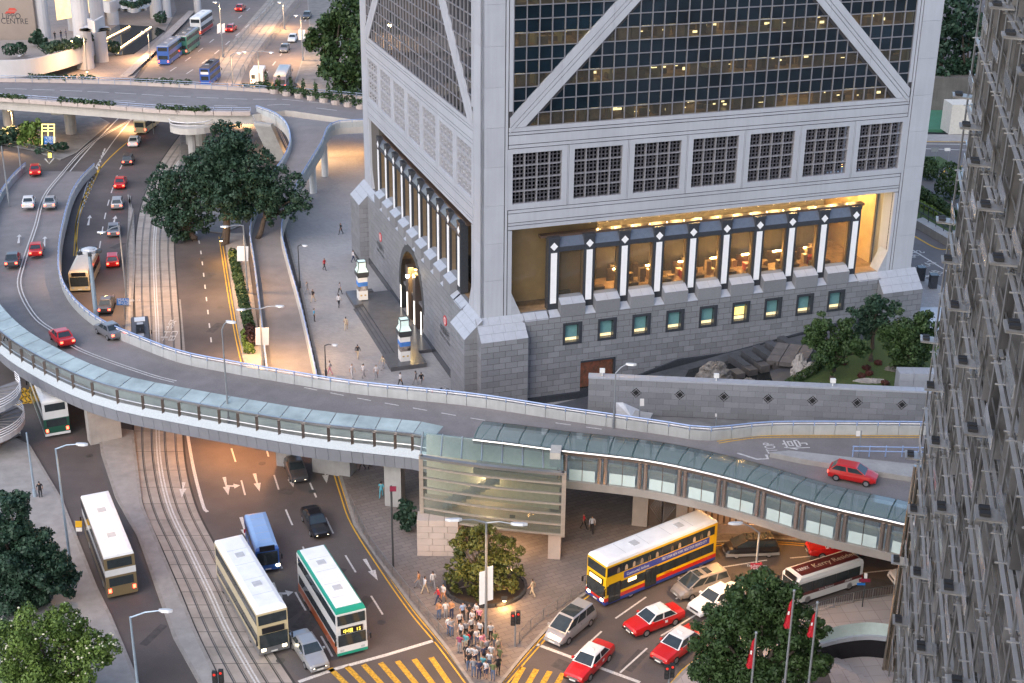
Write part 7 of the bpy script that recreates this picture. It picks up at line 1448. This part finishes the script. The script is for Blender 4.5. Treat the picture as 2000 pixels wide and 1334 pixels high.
for k,(a,b_,lb) in enumerate((((208,78),(254,54),'row of small lights across the far pool, upper one'),((230,100),(297,54),'row of small lights across the far pool, lower one'))):
    P=resamp([G(*a,.3),G(*b_,.3)],1.3);t=root('pool_light_row',P[0],0,lb,'lights','light rows in the far pool');put('ledge',MB().wall([P[0],P[-1]],[(-.5,0),(.5,0),(.5,.25),(-.5,.25)]),BEI,t,world=True)
    for p in P: put('bulb',MB().dome(p+V((0,0,.3)),.22,.22,.2,6,2),mat('pool bulb',(1,.7,.3),.4,emit=9,ecol=(1,.6,.22)),t,world=True)
for k in range(4):
    L=cr([G(*p,.13+.14*k) for p in ((250+k*3,150-k*2),(290+k*3,112-k*2),(340+k*3,62-k*2),(375+k*2,28-k*2))],5);put('plaza_step',MB().wall(L,[(0,0),(1.6,0),(1.6,.15),(0,.15)]),PALE,kind='structure')
for k,(x,y,z,r_,lb) in enumerate(((95,104,5.,1.5,'round bush on the far terrace, first beside the stairway'),(110,101,5.,1.4,'round bush on the far terrace, second beside the stairway'),(126,98,5.,1.4,'round bush on the far terrace, third beside the stairway'),(146,96,5.,1.4,'round bush on far terrace behind the big round column'),(158,90,5.,1.5,'round bush on far terrace nearest the lit lobby'),(171,82,5.,1.4,'round bush at the end of the far terrace'),(221,103,.8,1.7,'round bush beside the lit pool'),(314,44,.8,1.6,'round bush at the far corner of the pool'),(40,106,5.,1.5,'round bush on far terrace left of the stairway'),(22,107,5.,1.5,'round bush on far terrace under the lettering'))):
    shrub('terrace_bush',lb,x,y,z,r_,r_,r_*1.5,LD,.6,100+k,'bushes on the far terrace')
tree('terrace_palm','feathery dark tree in front of the lettered wall',(76,92),[(72,72,10),(82,76,10),(66,80,9),(76,66,8)],LD,.7,z=4,seed=120,trunk=.2)
hedge('hedge','dark hedge on the curved balcony above the lobby',[(240,10),(262,16),(290,4)],12,.8,1.2,LD,.6,121)
# ================= lit lamps =================
def glow(label,loc,energy,col=(1,.5,.16),r=.25,spot=None):
    t=root('lamp',loc,0,label,'lamp','warm lamps');put('housing',MB().cbox((0,0,.08),.5,.5,.15),DGREY,t);put('bulb',MB().dome((0,0,-.02),.2,.2,.12,8,3,True),mat('warm bulb',(1,.7,.35),.4,emit=12,ecol=(1,.55,.2)),t)
    ld_=bpy.data.lights.new('lamp_light','SPOT' if spot else 'POINT');ld_.energy=energy;ld_.color=col;ld_.shadow_soft_size=r
    if spot: ld_.spot_size=spot;ld_.spot_blend=.6
    o=bpy.data.objects.new('lamp_light',ld_);COL.objects.link(o);o.parent=t;o.location=(0,0,-.25)
EM=1.
glow('warm lamp fixed under the flyover above the middle lanes',V((*G(545,905).xy,5.1)),2600*EM,(1,.4,.13));glow('warm lamp fixed under the flyover near the tram tracks',V((*G(440,880).xy,5.1)),1300*EM,(1,.42,.14))
glow('warm lamp under the bridge end beside the ramp columns',V((*G(692,300).xy,5.2)),1100*EM);glow('warm floodlight at the foot of the leaning tree',G(432,470,3.2),500*EM,(1,.5,.1));glow('warm lamp under the glazed footbridge above the slatted wall',V((*G(1500,1050).xy,5.6)),1800*EM);glow('warm lamp under the glazed footbridge near the abutment gate',V((*G(1410,1052).xy,5.6)),1000*EM)
glow('warm lamp on the soffit of the stair hall',V((*G(1000,1070).xy,3.0)),250*EM,(1,.6,.3));glow('warm lamp inside the stair hall',V((*G(950,1075).xy,6.3))+V((0,2.8,0)),160*EM,(1,.78,.5));glow('warm uplight in the round planter',G(985,1172,.9),120*EM)  # the lamp inside the hall is added to brighten its dark interior
glow('warm lamp in the bank entrance vault',BL(-.3,25,7.2),700*EM,(1,.6,.22));glow('warm lamp outside the far lobby',G(140,80,9),900*EM,(1,.6,.25));glow('warm lamp under the far podium terrace',G(170,140,3.5),600*EM)
for k,(x,y) in enumerate(((300,330),(470,640),(545,560))): pass
